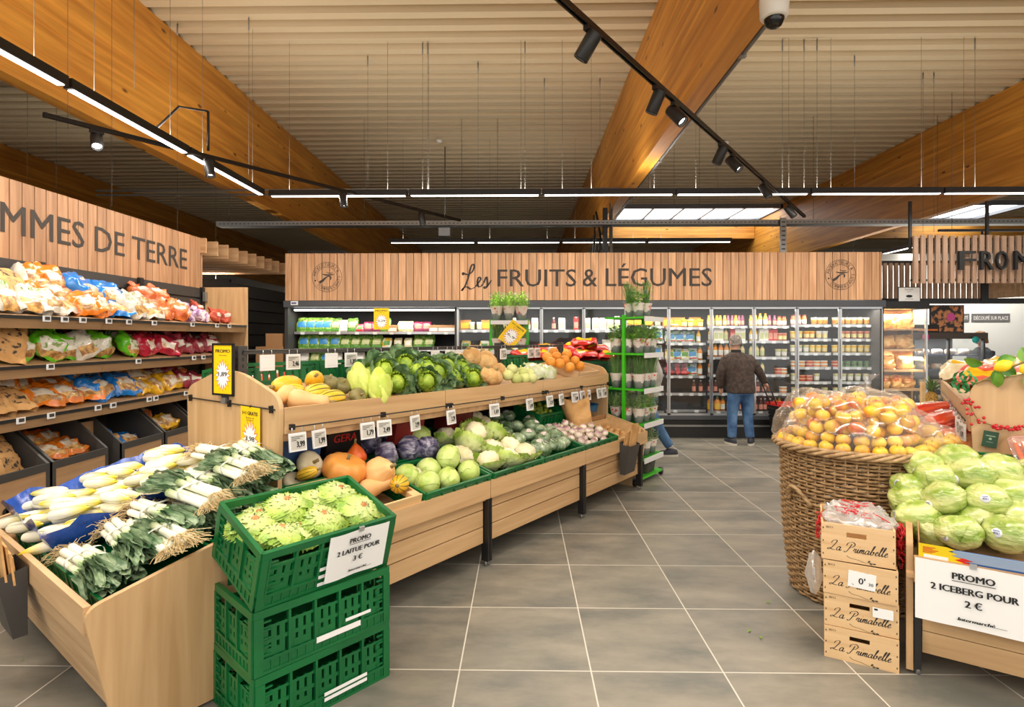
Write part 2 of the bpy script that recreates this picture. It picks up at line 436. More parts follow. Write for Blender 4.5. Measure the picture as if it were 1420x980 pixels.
# ---------------------------------------------------------------- wooden signs
def emblem(parent, M):
    mb = MB()
    for r0 in (.222, .150):
        mb.grid([[((r0 + q) * math.cos(a), (r0 + q) * math.sin(a), 0) for q in (0, .006)] for a in [2 * PI * k / 64 for k in range(64)]], 0, False, True)
    def arc(txt, a0, a1, r, hgt, flip):
        n = len(txt)
        for k, ch in enumerate(txt):
            if ch == ' ': continue
            a = R(a0 + (a1 - a0) * (k + .5) / n)
            rot = (math.degrees(a) + 90) if flip else (math.degrees(a) - 90)
            mb.text(ch, T(r * math.cos(a), r * math.sin(a), 0) @ RZ(rot), None, hgt if ch != '&' else hgt) if ch != 'I' else mb.text(ch, T(r * math.cos(a), r * math.sin(a), 0) @ RZ(rot), None, hgt)
    arc('PRODUCTEURS', 175, 40, .167, .042, False)
    arc('&', 36, 22, .167, .042, False)
    arc('COMMERÇANTS', 218, 367, .207, .042, True)
    a = R(197); mb.lathe([(0, 0), (.013, 0)], 10, 0, False, T(.186 * math.cos(a), .186 * math.sin(a), 0))
    def stroke(p, wd):
        P = []
        for k, (x, y) in enumerate(p):
            x2, y2 = p[min(k + 1, len(p) - 1)]; x1, y1 = p[max(k - 1, 0)]
            l = math.hypot(x2 - x1, y2 - y1) or 1; nx, ny = -(y2 - y1) / l, (x2 - x1) / l
            P.append([(x - nx * wd[k], y - ny * wd[k], 0), (x + nx * wd[k], y + ny * wd[k], 0)])
        mb.grid(P, 0, False)
    stroke([(-.07, .045), (-.03, .033), (.02, .03), (.07, .034), (.125, .045)], [.004, .009, .011, .008, .001])
    stroke([(-.01, .075), (.03, .058), (.07, .058), (.09, .07)], [.003, .006, .006, .002])
    stroke([(-.115, -.085), (-.06, -.05), (-.02, -.01), (.02, .012), (.055, .008), (.06, -.015), (.05, -.045)], [.02, .018, .011, .005, .008, .012, .003])
    return mb.obj('emblem', M_print, parent, M)

def les_script(mb, M, sc):
    """brush-written 'Les'"""
    L1 = [(-.02, .78), (-.05, .92), (.08, .86), (.3, .83), (.52, 1.02), (.62, 1.3), (.52, 1.42), (.4, 1.2), (.28, .7), (.1, .2), (-.1, -.12), (-.02, .03), (.2, .1), (.42, -.02), (.68, .1)]
    e = [(.68, .1), (.9, .4), (1.0, .58), (.88, .66), (.8, .42), (.84, .16), (.98, .12), (1.16, .32)]
    s2 = [(1.16, .32), (1.32, .68), (1.38, .42), (1.36, .16), (1.2, .1), (1.3, .04), (1.62, .5)]
    for st in (L1, e, s2): brush(mb, [(x * sc, y * sc) for x, y in st], .062 * sc, M)
def spline(p, k=8):
    out = []; n = len(p)
    for i in range(n - 1):
        p0, p1, p2, p3 = p[max(i - 1, 0)], p[i], p[i + 1], p[min(i + 2, n - 1)]
        for j in range(k):
            t = j / k
            out.append(tuple(.5 * ((2 * p1[d]) + (-p0[d] + p2[d]) * t + (2 * p0[d] - 5 * p1[d] + 4 * p2[d] - p3[d]) * t * t + (-p0[d] + 3 * p1[d] - 3 * p2[d] + p3[d]) * t ** 3) for d in range(len(p1))))
    out.append(tuple(p[-1])); return out
def brush(mb, p, wd, M, k=6, mi=0):
    q = spline(p, k); P = []
    for i, (x, y) in enumerate(q):
        x2, y2 = q[min(i + 1, len(q) - 1)]; x1, y1 = q[max(i - 1, 0)]
        a = math.atan2(y2 - y1, x2 - x1); ww = wd * (.30 + .70 * abs(math.sin(a - R(20)))) * (1 if 0 < i < len(q) - 1 else .3)
        nx, ny = -math.sin(a), math.cos(a)
        P.append([(x - nx * ww, y - ny * ww, 0), (x + nx * ww, y + ny * ww, 0)])
    mb.grid(P, mi, False, False, M)

def plank_sign(mb, x0, x1, z0, z1, y, pitch=.1165):
    mb.box(x0, x1, y + .02, y + .05, z0, z1, 1)
    k = math.floor(x0 / pitch)
    while k * pitch < x1:
        a, b2 = max(x0, k * pitch + .0045), min(x1, (k + 1) * pitch - .0045)
        if b2 > a: mb.box(a, b2, y, y + .022, z0, z1, 0)
        k += 1
FX0, FX1, FY = -3.62, 5.45, 8.50
YL = 7.08
def lx(u, Y=YL): return ((u - 710) / 780 - .0165) * Y / (1 + .0165 * (u - 710) / 780)
sg = thing('plank_sign', 'long wooden plank sign reading Les Fruits & Légumes above the wall fridge', 'sign', None)
mb = MB(); plank_sign(mb, FX0 + .03, FX1 - .06, 2.085, 2.80, FY); mb.obj('plank_panel', [M_plank, M_black], sg)
mb = MB(); TM = T(0, FY - .003, 0) @ UP
def hx(u): return lx(u, 8.5)
mb.text('FRUITS', T((hx(690) + hx(799)) / 2, FY - .003, 2.29) @ UP, hx(799) - hx(690), .262, bold=.012)
mb.text('&', T((hx(808) + hx(828)) / 2, FY - .003, 2.29) @ UP, hx(828) - hx(808), .262, bold=.012)
mb.text('LÉGUMES', T((hx(840) + hx(987)) / 2, FY - .003, 2.292) @ UP, hx(987) - hx(840), .345, bold=.009)
mb.obj('lettering', M_print, sg)
mb = MB(); les_script(mb, T(hx(643), FY - .003, 2.26) @ UP, .26); mb.obj('script_lettering', M_print, sg)
emblem(sg, T(hx(453.5), FY - .004, 2.44) @ UP); emblem(sg, T(hx(1165.5), FY - .004, 2.46) @ UP)

GX = -4.09
sg = thing('plank_sign', 'wooden plank sign reading Pommes de Terre above the potato shelves', 'sign')
mb = MB(); Mg = T(GX, 0, 0) @ RZ(90)
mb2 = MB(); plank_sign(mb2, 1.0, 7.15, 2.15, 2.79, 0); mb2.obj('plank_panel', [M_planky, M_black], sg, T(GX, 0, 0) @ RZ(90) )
MB().text('POMMES DE TERRE', T(GX + .004, 5.345, 2.35) @ RZ(90) @ UP, 2.93, .243, bold=.012).obj('lettering', M_print, sg)

# ---------------------------------------------------------------- linear lights, rails, spots
def area(name, parent, M, sx, sy, power, col=LAMP_COL):
    d = bpy.data.lights.new(name, 'AREA'); d.shape = 'RECTANGLE'; d.size = sx; d.size_y = sy; d.energy = power; d.color = col
    return link(name, d, parent, M)
def linear_light(a, b2, z, along, label, group='linear lights', power=1.0, over=None):
    """along 0: runs in x at y=over; 1: runs in y at x=over"""
    Ln = b2 - a; mid = (a + b2) / 2
    M = T(mid, over, z) if along == 0 else T(over, mid, z) @ RZ(90)
    t = thing('linear_light', label, 'ceiling light', M, group)
    MB().box(-Ln / 2, Ln / 2, -.034, .034, .012, .085).obj('housing', M_black, t)
    MB().box(-Ln / 2 + .03, Ln / 2 - .03, -.024, .024, .004, .0115).obj('diffuser', M_diff, t)
    area('lamp', t, T(0, 0, 0.0), Ln - .06, .05, LINEAR_W * Ln * power)
    for q in (-Ln / 2 + .25, Ln / 2 - .25): MB().cyl((q, 0, .085), (q, 0, ZD - z), .002, n=4).obj('suspension_wire', M_cable, t)
    area('added_uplight', t, T(0, 0, .09) @ RX(180), Ln - .06, .05, ADDED_UPLIGHT_W * Ln * power)  # added upward fill lamp that brightens the deck
    return t
ZL = 3.30; M_cable = mat('steel cable', S(110, 108, 102), .5, .5)

xs = [373, 566, 751, 936, 1123, 1307, 1492]
for k in range(6):
    linear_light(lx(xs[k]) + .01, lx(xs[k + 1]) - .01, ZL, 0, 'black linear light with white strip in the long row across the shop, %s from left' % ORD[k + 1], over=YL)
ys = [(7.02, 5.45), (5.42, 3.99), (3.96, 2.46), (2.43, .93), (.90, -.6)]
XL = -3.26
for k, (b2, a) in enumerate(ys):
    linear_light(a, b2, ZL, 1, ['black linear light running from the row corner towards the viewer, farthest', 'black linear light above the potato shelves, middle of the left row', 'black linear light at the upper left corner, nearest of the left row', 'black linear light of the left row over the leeks', 'black linear light of the left row behind the viewer'][k], over=XL)
xs2 = [540, 660, 778, 897, 1015]
for k in range(4):
    linear_light(lx(xs2[k], 10.6) + .01, lx(xs2[k + 1], 10.6) - .01, ZL, 0, 'black linear light in the rear row behind the plank sign, %s from left' % ORD[k + 1], over=10.6, power=.5)
linear_light(11.0, 13.5, ZL, 1, 'bright linear light just left of the slatted cheese sign', over=7.75, power=.5)
for yy, nm in ((2.2, 'over the front aisle'), (-.9, 'behind the viewer')):  # extra rows out of view, added to brighten the shop
    for k in range(5):
        linear_light(-2.9 + k * 2.2, -.75 + k * 2.2, ZL, 0, 'added unseen black linear light %s, %s from left' % (nm, ORD[k + 1]), over=yy)

linear_light(-7.2, -4.9, 2.42, 0, 'bright linear light below the timber baffles at the far left', over=9.4, power=1.6)
def cable(p0, p1, r=.0022): return MB().cyl(p0, p1, r, r, 5)
M_cable = mat('steel cable', S(110, 108, 102), .5, .5)
M_whitep = mat('white plastic', S(226, 222, 212), .45)
def spot_rail(p, q, label, z=ZL + .05):
    p, q = Vector(p), Vector(q); d = q - p; a = math.degrees(math.atan2(d.y, d.x)); Ln = d.length
    t = thing('spot_rail', label, 'light rail', T(p.x, p.y, z) @ RZ(a), 'spotlight rails')
    mb = MB(); mb.box(0, Ln, -.018, -.008, -.034, .0); mb.box(0, Ln, .008, .018, -.034, .0); mb.box(0, Ln, -.018, .018, -.006, .0)
    mb.obj('profile', M_black, t)
    for e, nm in ((0, 0), (Ln, 1)): MB().box(e - .012, e + .012, -.02, .02, -.036, .002).obj('end_cap', M_black, t)
    return t
def spotlight(M, tilt, pan, label, on=True, sc=1.0):
    t = thing('spotlight', label, 'spotlight', M, 'track spotlights')
    MB().box(-.05, .05, -.016, .016, -.03, 0).obj('adapter', M_black, t)
    MB().cyl((0, 0, -.03), (0, 0, -.06), .012, n=8).obj('stem', M_black, t)
    H = T(0, 0, -.085) @ RZ(pan) @ RY(tilt)
    h = MB().lathe([(0.0, .065), (.043, .065), (.046, .055), (.046, -.10), (.043, -.105), (.038, -.10), (.036, -.07), (0, -.07)], 20).obj('lamp_head', M_black, t, H)
    MB().lathe([(0, 0), (.034, 0)], 16).obj('lens', M_diffs if on else M_black, h, T(0, 0, -.074))
    if on:
        d = bpy.data.lights.new('spot', 'SPOT'); d.energy = SPOT_W; d.spot_size = R(70); d.spot_blend = .6; d.color = (1, .9, .76); d.shadow_soft_size = .035
        link('bulb', d, h, T(0, 0, -.08))
    return t
M_diffs = mat('spot lens glow', (1, .95, .85, 1), .5, emit=25.0)
RA = (-3.88, 4.52); RB = (-.954, 8.67)
spot_rail(RA + (0,), RB + (0,), 'black spotlight rail crossing the linear light on the left')
QA = (-.72, 1.75); QB = (4.23, 8.48)
spot_rail(QA + (0,), QB + (0,), 'long black spotlight rail on the right, under the timber beam')
def on_rail(A, B, u):
    lo, hi = 0, 1
    for _ in range(40):
        m = (lo + hi) / 2; p = (A[0] + (B[0] - A[0]) * m, A[1] + (B[1] - A[1]) * m)
        if u_of(p) * 780 + 710 < u: lo = m
        else: hi = m
    return p
RAILA = math.degrees(math.atan2(QB[1] - QA[1], QB[0] - QA[0]))
for u, tilt, pan, lab in ((134, 38, 130, 'black spotlight glaring brightly above the potato sign'), (290, 14, 150, 'black lit spotlight where rail and linear light cross on the left'), (476, 12, 140, 'black lit spotlight below the left end of the row light'), (585, 14, 140, 'black lit spotlight at the far end of the left rail')):
    p = on_rail(RA, RB, u); spotlight(T(p[0], p[1], ZL + .016) @ RZ(54.8), tilt, pan - 54.8, lab)
for u, tilt, pan, lab, on in ((818, 36, -30, 'black spotlight on the right rail, nearest to the viewer, seen from behind', True), (911, 26, -35, 'black spotlight pointing left beside the lit one under the beam', True), (936, 40, 140, 'black lit spotlight turned right under the timber beam', True), (1000, 26, -35, 'black spotlight pointing left halfway along the right rail', True), (1016, 40, 140, 'black lit spotlight turned right halfway along the right rail', True), (1060, 30, 140, 'black lit spotlight second from the far end of the right rail', True), (1095, 34, 150, 'black spotlight at the far end of the right rail', True)):
    p = on_rail(QA, QB, u); spotlight(T(p[0], p[1], ZL + .016) @ RZ(RAILA), tilt, pan - RAILA, lab, on)
p = on_rail(QA, QB, 700); spotlight(T(p[0], p[1], ZL + .016) @ RZ(RAILA), 20, 120, 'lit spotlight at the very top edge, left end of the right rail')
# rail arm and gooseneck on the left rail
t = thing('rail_hanger', 'black angled hanger bracket joining the left rail and linear light', 'bracket', T(-3.42, 5.1, ZL))
MB().tube([(.12, -.1, .08), (.1, .3, .46), (.32, .42, .46)], .011, 6).obj('arm', M_black, t)
MB().tube([(.32, .42, .46), (.32, .42, .07)], .013, 6).obj('drop_rod', M_black, t)

# ---------------------------------------------------------------- ceiling services
t = thing('cable_tray', 'perforated steel cable tray running across above the plank sign', 'cable tray')
mb = MB(); ty = 9.5; mb.box(-5.2, 9.0, ty, ty + .2, 3.42, 3.425)
for yy in (ty, ty + .198): mb.box(-5.2, 9.0, yy, yy + .003, 3.42, 3.50)
for k in range(200): mb.box(-5.15 + k * .07, -5.115 + k * .07, ty - .002, ty - .0005, 3.45, 3.465, 1)
mb.obj('tray', [M_galv, M_dark], t)
for k, u in enumerate((318, 505, 640, 690, 935, 970, 1128, 1300)):
    x = lx(u, 9.6); tag(cable((x, 9.6, 3.51), (x, 9.6, ZD), .004).obj('threaded_rod', M_cable), 'thin steel rod from roof deck to cable tray, %s from left' % ORD[k + 1], 'rod', 'tray hanger rods')
t = thing('conduit', 'pair of steel conduits crossing below the left and middle beams', 'pipe')
mb = MB(); mb.tube([(-6.2, 8.1, 3.66), (1.4, 8.1, 3.66)], .016, 8); mb.obj('upper_pipe', M_galv, t)
MB().tube([(-6.2, 8.12, 3.60), (1.45, 8.12, 3.60), (1.78, 8.1, 3.60), (1.84, 8.1, 3.66), (1.84, 8.1, 3.9)], .016, 8).obj('lower_pipe', M_galv, t)
t = thing('conduit', 'grey conduit fixed along the right edge of the middle beam', 'pipe')
MB().tube([(1.72, .5, 3.72), (1.72, 12, 3.72)], .018, 8).obj('pipe', M_grey, t)
for yy in (3.2, 4.4, 5.6, 7.0): MB().box(1.69, 1.745, yy - .02, yy + .02, 3.695, 3.745).obj('clip', M_galv, t)
t = thing('steel_post', 'black steel post rising behind the plank sign beside the middle beam', 'post', T(lx(839, 9.6), 9.6, 0))
MB().box(-.035, .035, -.05, .05, 0, 3.72).obj('post', M_black, t); MB().cyl((.1, 0, 0), (.1, 0, 3.8), .03, n=10).obj('pipe', M_galv, t)
MB().tube([(-.1, .4, 3.75), (-.05, .2, 3.3), (-.1, 0, 2.9), (-.12, 0, 2.5)], .02, 6).obj('hose', M_black, t)
MB().tube([(-.1, .7, 3.75), (-.13, .3, 3.35), (-.2, 0, 2.9), (-.22, 0, 2.5)], .02, 6).obj('hose', M_black, t)
t = thing('drop_tray', 'perforated steel upright dropping from the cable tray behind the plank sign', 'cable tray', T(lx(1086, 9.46), 9.46, 0))
mb = MB().box(-.05, .05, -.012, .012, 2.7, 3.52)
for k in range(10): mb.box(-.03, .03, -.014, -.0125, 2.76 + k * .075, 2.785 + k * .075, 1)
mb.obj('tray', [M_galv, M_dark], t)
t = thing('dome_camera', 'white dome security camera on the underside of the middle beam', 'camera', T(1.615, 3.62, 3.69))
MB().lathe([(0, 0), (.09, 0), (.09, -.03), (.085, -.12), (.075, -.135), (0, -.135)], 24).obj('housing', M_whitep, t)
MB().lathe([(.062, -.13), (.06, -.15), (.045, -.18), (.02, -.195), (0, -.198)], 20).obj('dome', mat('smoked dome', S(20, 20, 22), .08), t)
for x, y2, lab in ((-1.55, 10.6, 'small round smoke detector on the deck, left bay'), (3.9, 10.8, 'small round smoke detector on the deck, right bay')):
    tag(MB().lathe([(0, 0), (.06, 0), (.06, -.03), (.04, -.055), (0, -.06)], 14).obj('smoke_detector', M_whitep, None, T(x, y2, ZD)), lab, 'smoke detector', 'smoke detectors')
t = thing('wall_speaker', 'small grey box hanging below the deck behind the cable tray', 'speaker', T(lx(617, 11), 11, 0))
MB().box(-.11, .11, -.1, .1, 3.5, 3.78).obj('housing', M_grey, t); MB().cyl((0, 0, 3.78), (0, 0, ZD), .012, n=6).obj('rod', M_cable, t)
# suspension cables: picture column of the drop, row (depth), lower end height
wires = [(94, 5.0, 3.4), (186, 5.0, 3.75), (345, 6.5, 3.36), (510, 7.4, 3.36), (586, 7.08, 3.39), (593, 7.08, 3.39), (663, 7.6, 3.55), (728, 7.08, 3.39), (755, 8.1, 3.66), (820, 7.08, 3.39), (832, 8.1, 3.66), (993, 6.6, 3.36), (1085, 7.08, 3.39), (1115, 7.08, 3.39), (1133, 7.08, 3.39), (1185, 7.5, 3.5), (1280, 8.0, 3.0), (1295, 8.0, 3.0), (1352, 7.08, 3.39), (38, 6.0, 2.8), (78, 6.4, 2.8), (155, 5.4, 2.8), (246, 6.6, 2.8), (1050, 3.5, 3.9)]
for k, (u, Y, z0) in enumerate(sorted(wires)):
    x = lx(u, Y); t = thing('suspension_cable', 'thin suspension cable hanging from the roof deck, %s from left' % ORD[k + 1], 'cable', T(x, Y, 0), 'suspension cables')
    cable((0, 0, z0), (0, 0, ZD), .0022).obj('wire', M_cable, t)
    MB().cyl((0, 0, ZD - .16), (0, 0, ZD - .02), .009, n=6).obj('clamp', M_galv, t)
# hanging timber baffles at the far left
M_baf = wood('baffle wood', S(170, 128, 88), S(205, 166, 124), axis=0, scale=.8, rough=.6)
for k in range(10):
    y0 = 7.1 + .27 * k
    tag(MB().box(-8.5, -4.02, y0, y0 + .03, 2.6, 2.79).obj('ceiling_baffle', M_baf), 'hanging timber ceiling baffle beyond the potato shelves, %s from the front' % ORD[k + 1], 'baffle', 'timber ceiling baffles')
mb = MB()
for k in range(12): mb.box(-4.30, -4.24, 7.2, 12.5, .05 + k * .19, .22 + k * .19)
mb.box(-4.4, -4.3, 7.2, 12.5, 0, 2.34)
tag(mb.obj('shelf_wall', M_black), 'black slatted shelf wall beyond the potato shelves', 'shelving')
M_cbox = mat('brown cardboard', S(176, 132, 88), .8)
M_kraft = organic('kraft paper', S(190, 142, 84), S(220, 174, 114), 9, .75, .4)
def carton(w2, d2, h2, M, label):
    t = thing('cardboard_box', label, 'box', M)
    MB().box(-w2 / 2, w2 / 2, -d2 / 2, d2 / 2, 0, h2).obj('body', M_cbox, t); MB().box(-w2 / 2 - .001, w2 / 2 + .001, -.03, .03, h2 - .0, h2 + .001).obj('tape', M_kraft, t)
    return t
carton(.42, .4, .69, T(-3.85, 8.75, 0), 'brown cardboard box at the bottom of the dark corner left of the fridge')
carton(.42, .4, .69, T(-3.86, 8.76, .692), 'brown cardboard box stacked second in the dark corner left of the fridge')
carton(.26, .3, .2, T(-3.80, 8.74, 1.384), 'small brown cardboard box on top of the stack left of the fridge')
# ================================================================= WALL FRIDGE
DW = .642; DX0 = -.985
def door_x(k): return DX0 + DW * k
fr = thing('wall_fridge', 'long black wall fridge with glass doors below the fruit and vegetable sign', 'fridge')
M_fgrey = mat('fridge grey', S(72, 75, 80), .5)
M_fin = mat('fridge inside', S(40, 40, 42), .6)
M_shelfm = mat('fridge shelf', S(70, 70, 74), .4, .4)
mb = MB(); mb.box(FX0, FX1, 9.36, 9.44, .25, 2.07, 1); mb.box(FX0, FX0 + .05, 8.55, 9.36, .1, 2.07); mb.box(FX1 - .05, FX1, 8.55, 9.36, .1, 2.07)
mb.box(FX0, FX1, 8.62, 9.44, .12, .30, 1); mb.box(DX0 - .03, DX0 + .02, 8.56, 9.36, .3, 1.98, 0)
mb.obj('cabinet', [M_dark, M_fin], fr)
MB().box(FX0, FX1, 8.50, 9.44, 1.985, 2.08).obj('canopy', M_fgrey, fr)
mb = MB(); mb.box(FX0, FX1, 8.58, 8.68, .0, .29); mb.obj('plinth', M_black, fr)
MB().box(FX0, FX1, 8.565, 8.58, .17, .20).obj('bumper_rail', M_galv, fr)
MB().box(FX0, FX1, 8.52, 8.60, .285, .345).obj('front_rail', M_fgrey, fr)
# light strip inside
MB().box(FX0 + .1, DX0 - .05, 8.66, 8.69, 1.935, 1.96).obj('inner_light', M_diff, fr)
d = area('lamp', fr, T(-2.3, 8.72, 1.93), 2.4, .05, 9)
for k in range(10):
    area('lamp', fr, T(door_x(k) + DW / 2, 8.68, 1.95), .5, .04, 5.0)
M_label = mat('shelf label', S(226, 228, 230), .5)
SH_OPEN = [1.61, 1.345, 1.1, .85, .55]
SH_A = [1.70, 1.47, 1.22, .95, .66, .38]      # salad and juice doors
SH_B = [1.72, 1.50, 1.285, 1.065, .84, .625, .40]
def shelves_of(k):
    if k < 4: return [1.64, 1.30, .95, .6]
    if k == 5: return [1.68, 1.44, 1.17, .93, .66, .40]
    return SH_A if k < 8 else SH_B
rl = random.Random(3)
def fridge_shelf(x0, x1, z, nl):
    s = MB().box(x0, x1, 8.78, 9.34, z - .025, z - .004).obj('shelf', M_shelfm, fr)
    MB().box(x0, x1, 8.762, 8.78, z - .035, z + .004).obj('label_rail', M_chrome, s)
    for q in range(nl):
        x = x0 + (x1 - x0) * (q + .5) / nl + rl.uniform(-.02, .02)
        l = MB().box(x - .03, x + .03, 8.756, 8.762, z - .04, z - .004).obj('price_label', M_label, s)
for z in SH_OPEN: fridge_shelf(FX0 + .06, DX0 - .04, z, 9 if z > 1.3 else 7)
for k in range(10):
    for i, z in enumerate(shelves_of(k)): fridge_shelf(door_x(k) + .02, door_x(k + 1) - .01, z, 4 if i < 5 else 2)
for k in range(10):
    x0, x1 = door_x(k) + .004, door_x(k + 1) - .004
    g = MB()
    g.box(x0, x0 + .028, 8.545, 8.57, .35, 1.97); g.box(x1 - .012, x1, 8.545, 8.57, .35, 1.97); g.box(x0, x1, 8.545, 8.57, .345, .375); g.box(x0, x1, 8.545, 8.57, 1.955, 1.983)
    d = g.obj('glass_door', M_chrome, fr)
    MB().box(x0 + .028, x1 - .012, 8.556, 8.560, .375, 1.955).obj('pane', M_glass, d)
    MB().box(x0 + .004, x0 + .022, 8.525, 8.545, .9, 1.5).obj('handle', M_chrome, d)
t = thing('notice_sticker', 'small white sticker at the upper left corner of the open fridge', 'sticker', T(FX0 + .17, 8.496, 2.045))
MB().box(-.055, .055, 0, .003, -.03, .03).obj('paper', M_paper, t); MB().box(-.045, .03, -.001, 0, -.015, .012).obj('print', mat('blue print', S(90, 90, 140), .6), t)

# yellow promo cards -------------------------------------------------
def burst(mb, cx, cz, r0, r1, n, y, mi, ry=1.0):
    P = []
    for k in range(2 * n):
        a = PI * k / n; r = r1 if k % 2 == 0 else r0; P.append((cx + r * math.cos(a), y, cz + r * ry * math.sin(a)))
    mb.add([(cx, y, cz)] + P, [(0, 1 + (k + 1) % (2 * n), 1 + k) for k in range(2 * n)], mi)
def promo_card(parent, w2, h2, M, head, price, small=None, frame=False, small2=None):
    """card hangs down from its top edge, facing -y"""
    c = MB().box(-w2 / 2, w2 / 2, 0, .0015, -h2, 0).obj('yellow_card', M_yel, parent, M)
    mb = MB(); burst(mb, 0, -h2 * .62, w2 * .27, w2 * .44, 16, -.0008, 0, 1.25); burst(mb, 0, -h2 * .62, w2 * .24, w2 * .40, 16, -.0014, 1, 1.25)
    mb.obj('starburst', [M_red, M_pwhite], c)
    mb = MB(); mb.text(head, T(0, -.0012, -h2 * .155) @ UP, w2 * .78, h2 * .07, bold=.06)
    if small: mb.text(small, T(0, -.0012, -h2 * .22) @ UP, w2 * .42, h2 * .03)
    if small2: mb.text(small2, T(0, -.0012, -h2 * .265) @ UP, w2 * .36, h2 * .03)
    mb.text(price, T(0, -.002, -h2 * .655) @ UP, w2 * .46, h2 * .105, bold=.06)
    mb.obj('lettering', M_ink, c)
    if frame:
        f = MB(); q = .012
        f.box(-w2 / 2 - q, w2 / 2 + q, .002, .01, -h2 - q, q); f.box(-w2 / 2 - q, -w2 / 2, -.004, .002, -h2 - q, q); f.box(w2 / 2, w2 / 2 + q, -.004, .002, -h2 - q, q)
        f.box(-w2 / 2 - q, w2 / 2 + q, -.004, .002, 0, q); f.box(-w2 / 2 - q, w2 / 2 + q, -.004, .002, -h2 - q, -h2)
        f.obj('frame', M_black, parent, M)
    return c
t = thing('promo_sign', 'yellow promo card priced 2,29 hanging before the open fridge shelf', 'sign', T(hx(529), 8.5, 1.965))
promo_card(t, .235, .32, Matrix(), 'PROMO', '2,29', 'Légumes'); MB().cyl((0, 0, 0), (0, 0.01, .03), .004, n=6).obj('clip', M_chrome, t)

# ================================================================= POTATO GONDOLA (runs along y, faces +x)
go = thing('potato_gondola', 'tall wall shelving of wood and black metal stocked with bagged potatoes and onions', 'shelving')
mb = MB()
for k in range(14): mb.box(GX - .02, GX, 1.0, 7.15, .12 + k * .147, .245 + k * .147)
mb.box(GX - .05, GX - .02, 1.0, 7.15, .0, 2.2)
mb.obj('back_panel', M_slat, go)
for yy in (1.05, 2.2, 3.45, 4.70, 5.95, 7.12): MB().box(GX - .01, GX + .035, yy - .03, yy + .03, 0, 2.16).obj('upright', M_black, go)
GS = [1.672, 1.315, .950]; GF = -3.54
for i, z in enumerate(GS):
    sh = MB()
    sh.add([(GX + .04, 1.0, z + .115), (GF, 1.0, z), (GF, 7.15, z), (GX + .04, 7.15, z + .115), (GX + .04, 1.0, z + .09), (GF, 1.0, z - .02), (GF, 7.15, z - .02), (GX + .04, 7.15, z + .09)], [(0, 1, 2, 3), (7, 6, 5, 4), (0, 4, 5, 1), (2, 6, 7, 3), (1, 5, 6, 2)])
    s = sh.obj('shelf', M_oakd, go)
    f = MB()
    for a, b2 in ((1.0, 2.2), (2.2, 3.45), (3.45, 4.70), (4.70, 5.95), (5.95, 7.15)): f.add([(GF, a + .002, z + .004), (GF, b2 - .002, z + .004), (GF - .03, b2 - .002, z - .085), (GF - .03, a + .002, z - .085), (GF + .018, a + .002, z + .004), (GF + .018, b2 - .002, z + .004), (GF - .012, b2 - .002, z - .085), (GF - .012, a + .002, z - .085)], [(0, 1, 2, 3), (4, 7, 6, 5), (0, 4, 5, 1), (3, 2, 6, 7), (0, 3, 7, 4), (1, 5, 6, 2)])
    f.obj('fascia_board', M_oakd, s)
    MB().box(GF + .010, GF + .026, 1.0, 7.15, z - .018, z + .006).obj('edge_strip', M_black, s)
    us = [[(65, 0), (90, 0), (115, 0), (151, 0), (179, 0), (214, 0), (267, 0), (301, 0), (318, 0)], [(70, 0), (192, 0), (269, 0), (282, 0)], [(29, 0), (71, 0), (136, 0), (157, 0), (207, 0), (216, 0), (258, 0)]][i]
    for u, _ in us:
        x, y2 = (u - 710) / 780 - .0165, 1.0
        k2 = (GF + .03) / x; yy = k2 * (1 + .0165 * (u - 710) / 780)
        l = MB().box(GF + .027, GF + .033, yy - .034, yy + .034, z - .034, z + .01).obj('price_label', M_label, s)
        MB().box(GF + .0331, GF + .034, yy - .02, yy + .024, z - .022, z + .003).obj('label_screen', M_slat, s)
MB().box(GX, GF + .02, 7.15, 7.19, 0, 2.165).obj('end_panel', M_oakz, go)
MB().box(GX + .02, GX + .07, 7.09, 7.14, 1.98, 2.10).obj('bracket', M_galv, go)
MB().box(GX, -3.60, 1.0, 7.15, .02, .12).obj('base', M_black, go)
def potato_bin(y0, y1, label):
    t = thing('potato_bin', label, 'bin', T(-3.47, (y0 + y1) / 2, .125), 'wooden potato bins')
    W = (y1 - y0) / 2; q = .022
    side = [(-.56, 0), (0, 0), (0, .475), (-.30, .74), (-.56, .74)]
    for sgn in (-1, 1):
        M = T(0, sgn * (W - q / 2), 0)
        mb = MB(); mb.prism(side, -q / 2, q / 2, 0, M); mb.obj('side_frame', M_dark, t)
    mb = MB(); mb.box(-.018, 0, -W + q, W - q, 0, .42, 0); mb.obj('front_board', M_oakd, t)
    mb = MB(); mb.box(-.018, .004, -W, W, .42, .475); mb.box(-.018, .004, -W, -W + .03, 0, .42); mb.box(-.018, .004, W - .03, W, 0, .42); mb.obj('front_frame', M_dark, t)
    mb = MB(); mb.lathe([(0, 0), (.028, 0)], 12, 0, False, T(.003, -.06, .22) @ RY(90)); mb.lathe([(0, 0), (.028, 0)], 12, 0, False, T(.003, .06, .22) @ RY(90)); mb.box(.0025, .003, -.06, .06, .192, .248); mb.obj('hand_hole', M_black, t)
    MB().box(-.54, -.02, -W + q, W - q, .02, .03).obj('floor_board', M_oakd, t)
    mb = MB(); mb.box(-.56, -.54, -W + q, W - q, 0, .74); mb.obj('back_board', M_slat, t)
    return t
bins = [(2.25, 2.84), (2.86, 3.43), (3.50, 4.08), (4.105, 4.665), (4.83, 5.40), (5.425, 5.95), (5.99, 6.55), (6.57, 7.1)]
for k, (a, b2) in enumerate(bins): potato_bin(a, b2, 'black framed wooden bin at the foot of the potato shelves, %s from left' % ORD[k + 1])
MB().box(-3.75, -3.72, 4.67, 4.83, .12, .80).obj('filler_panel', M_oakd, go)

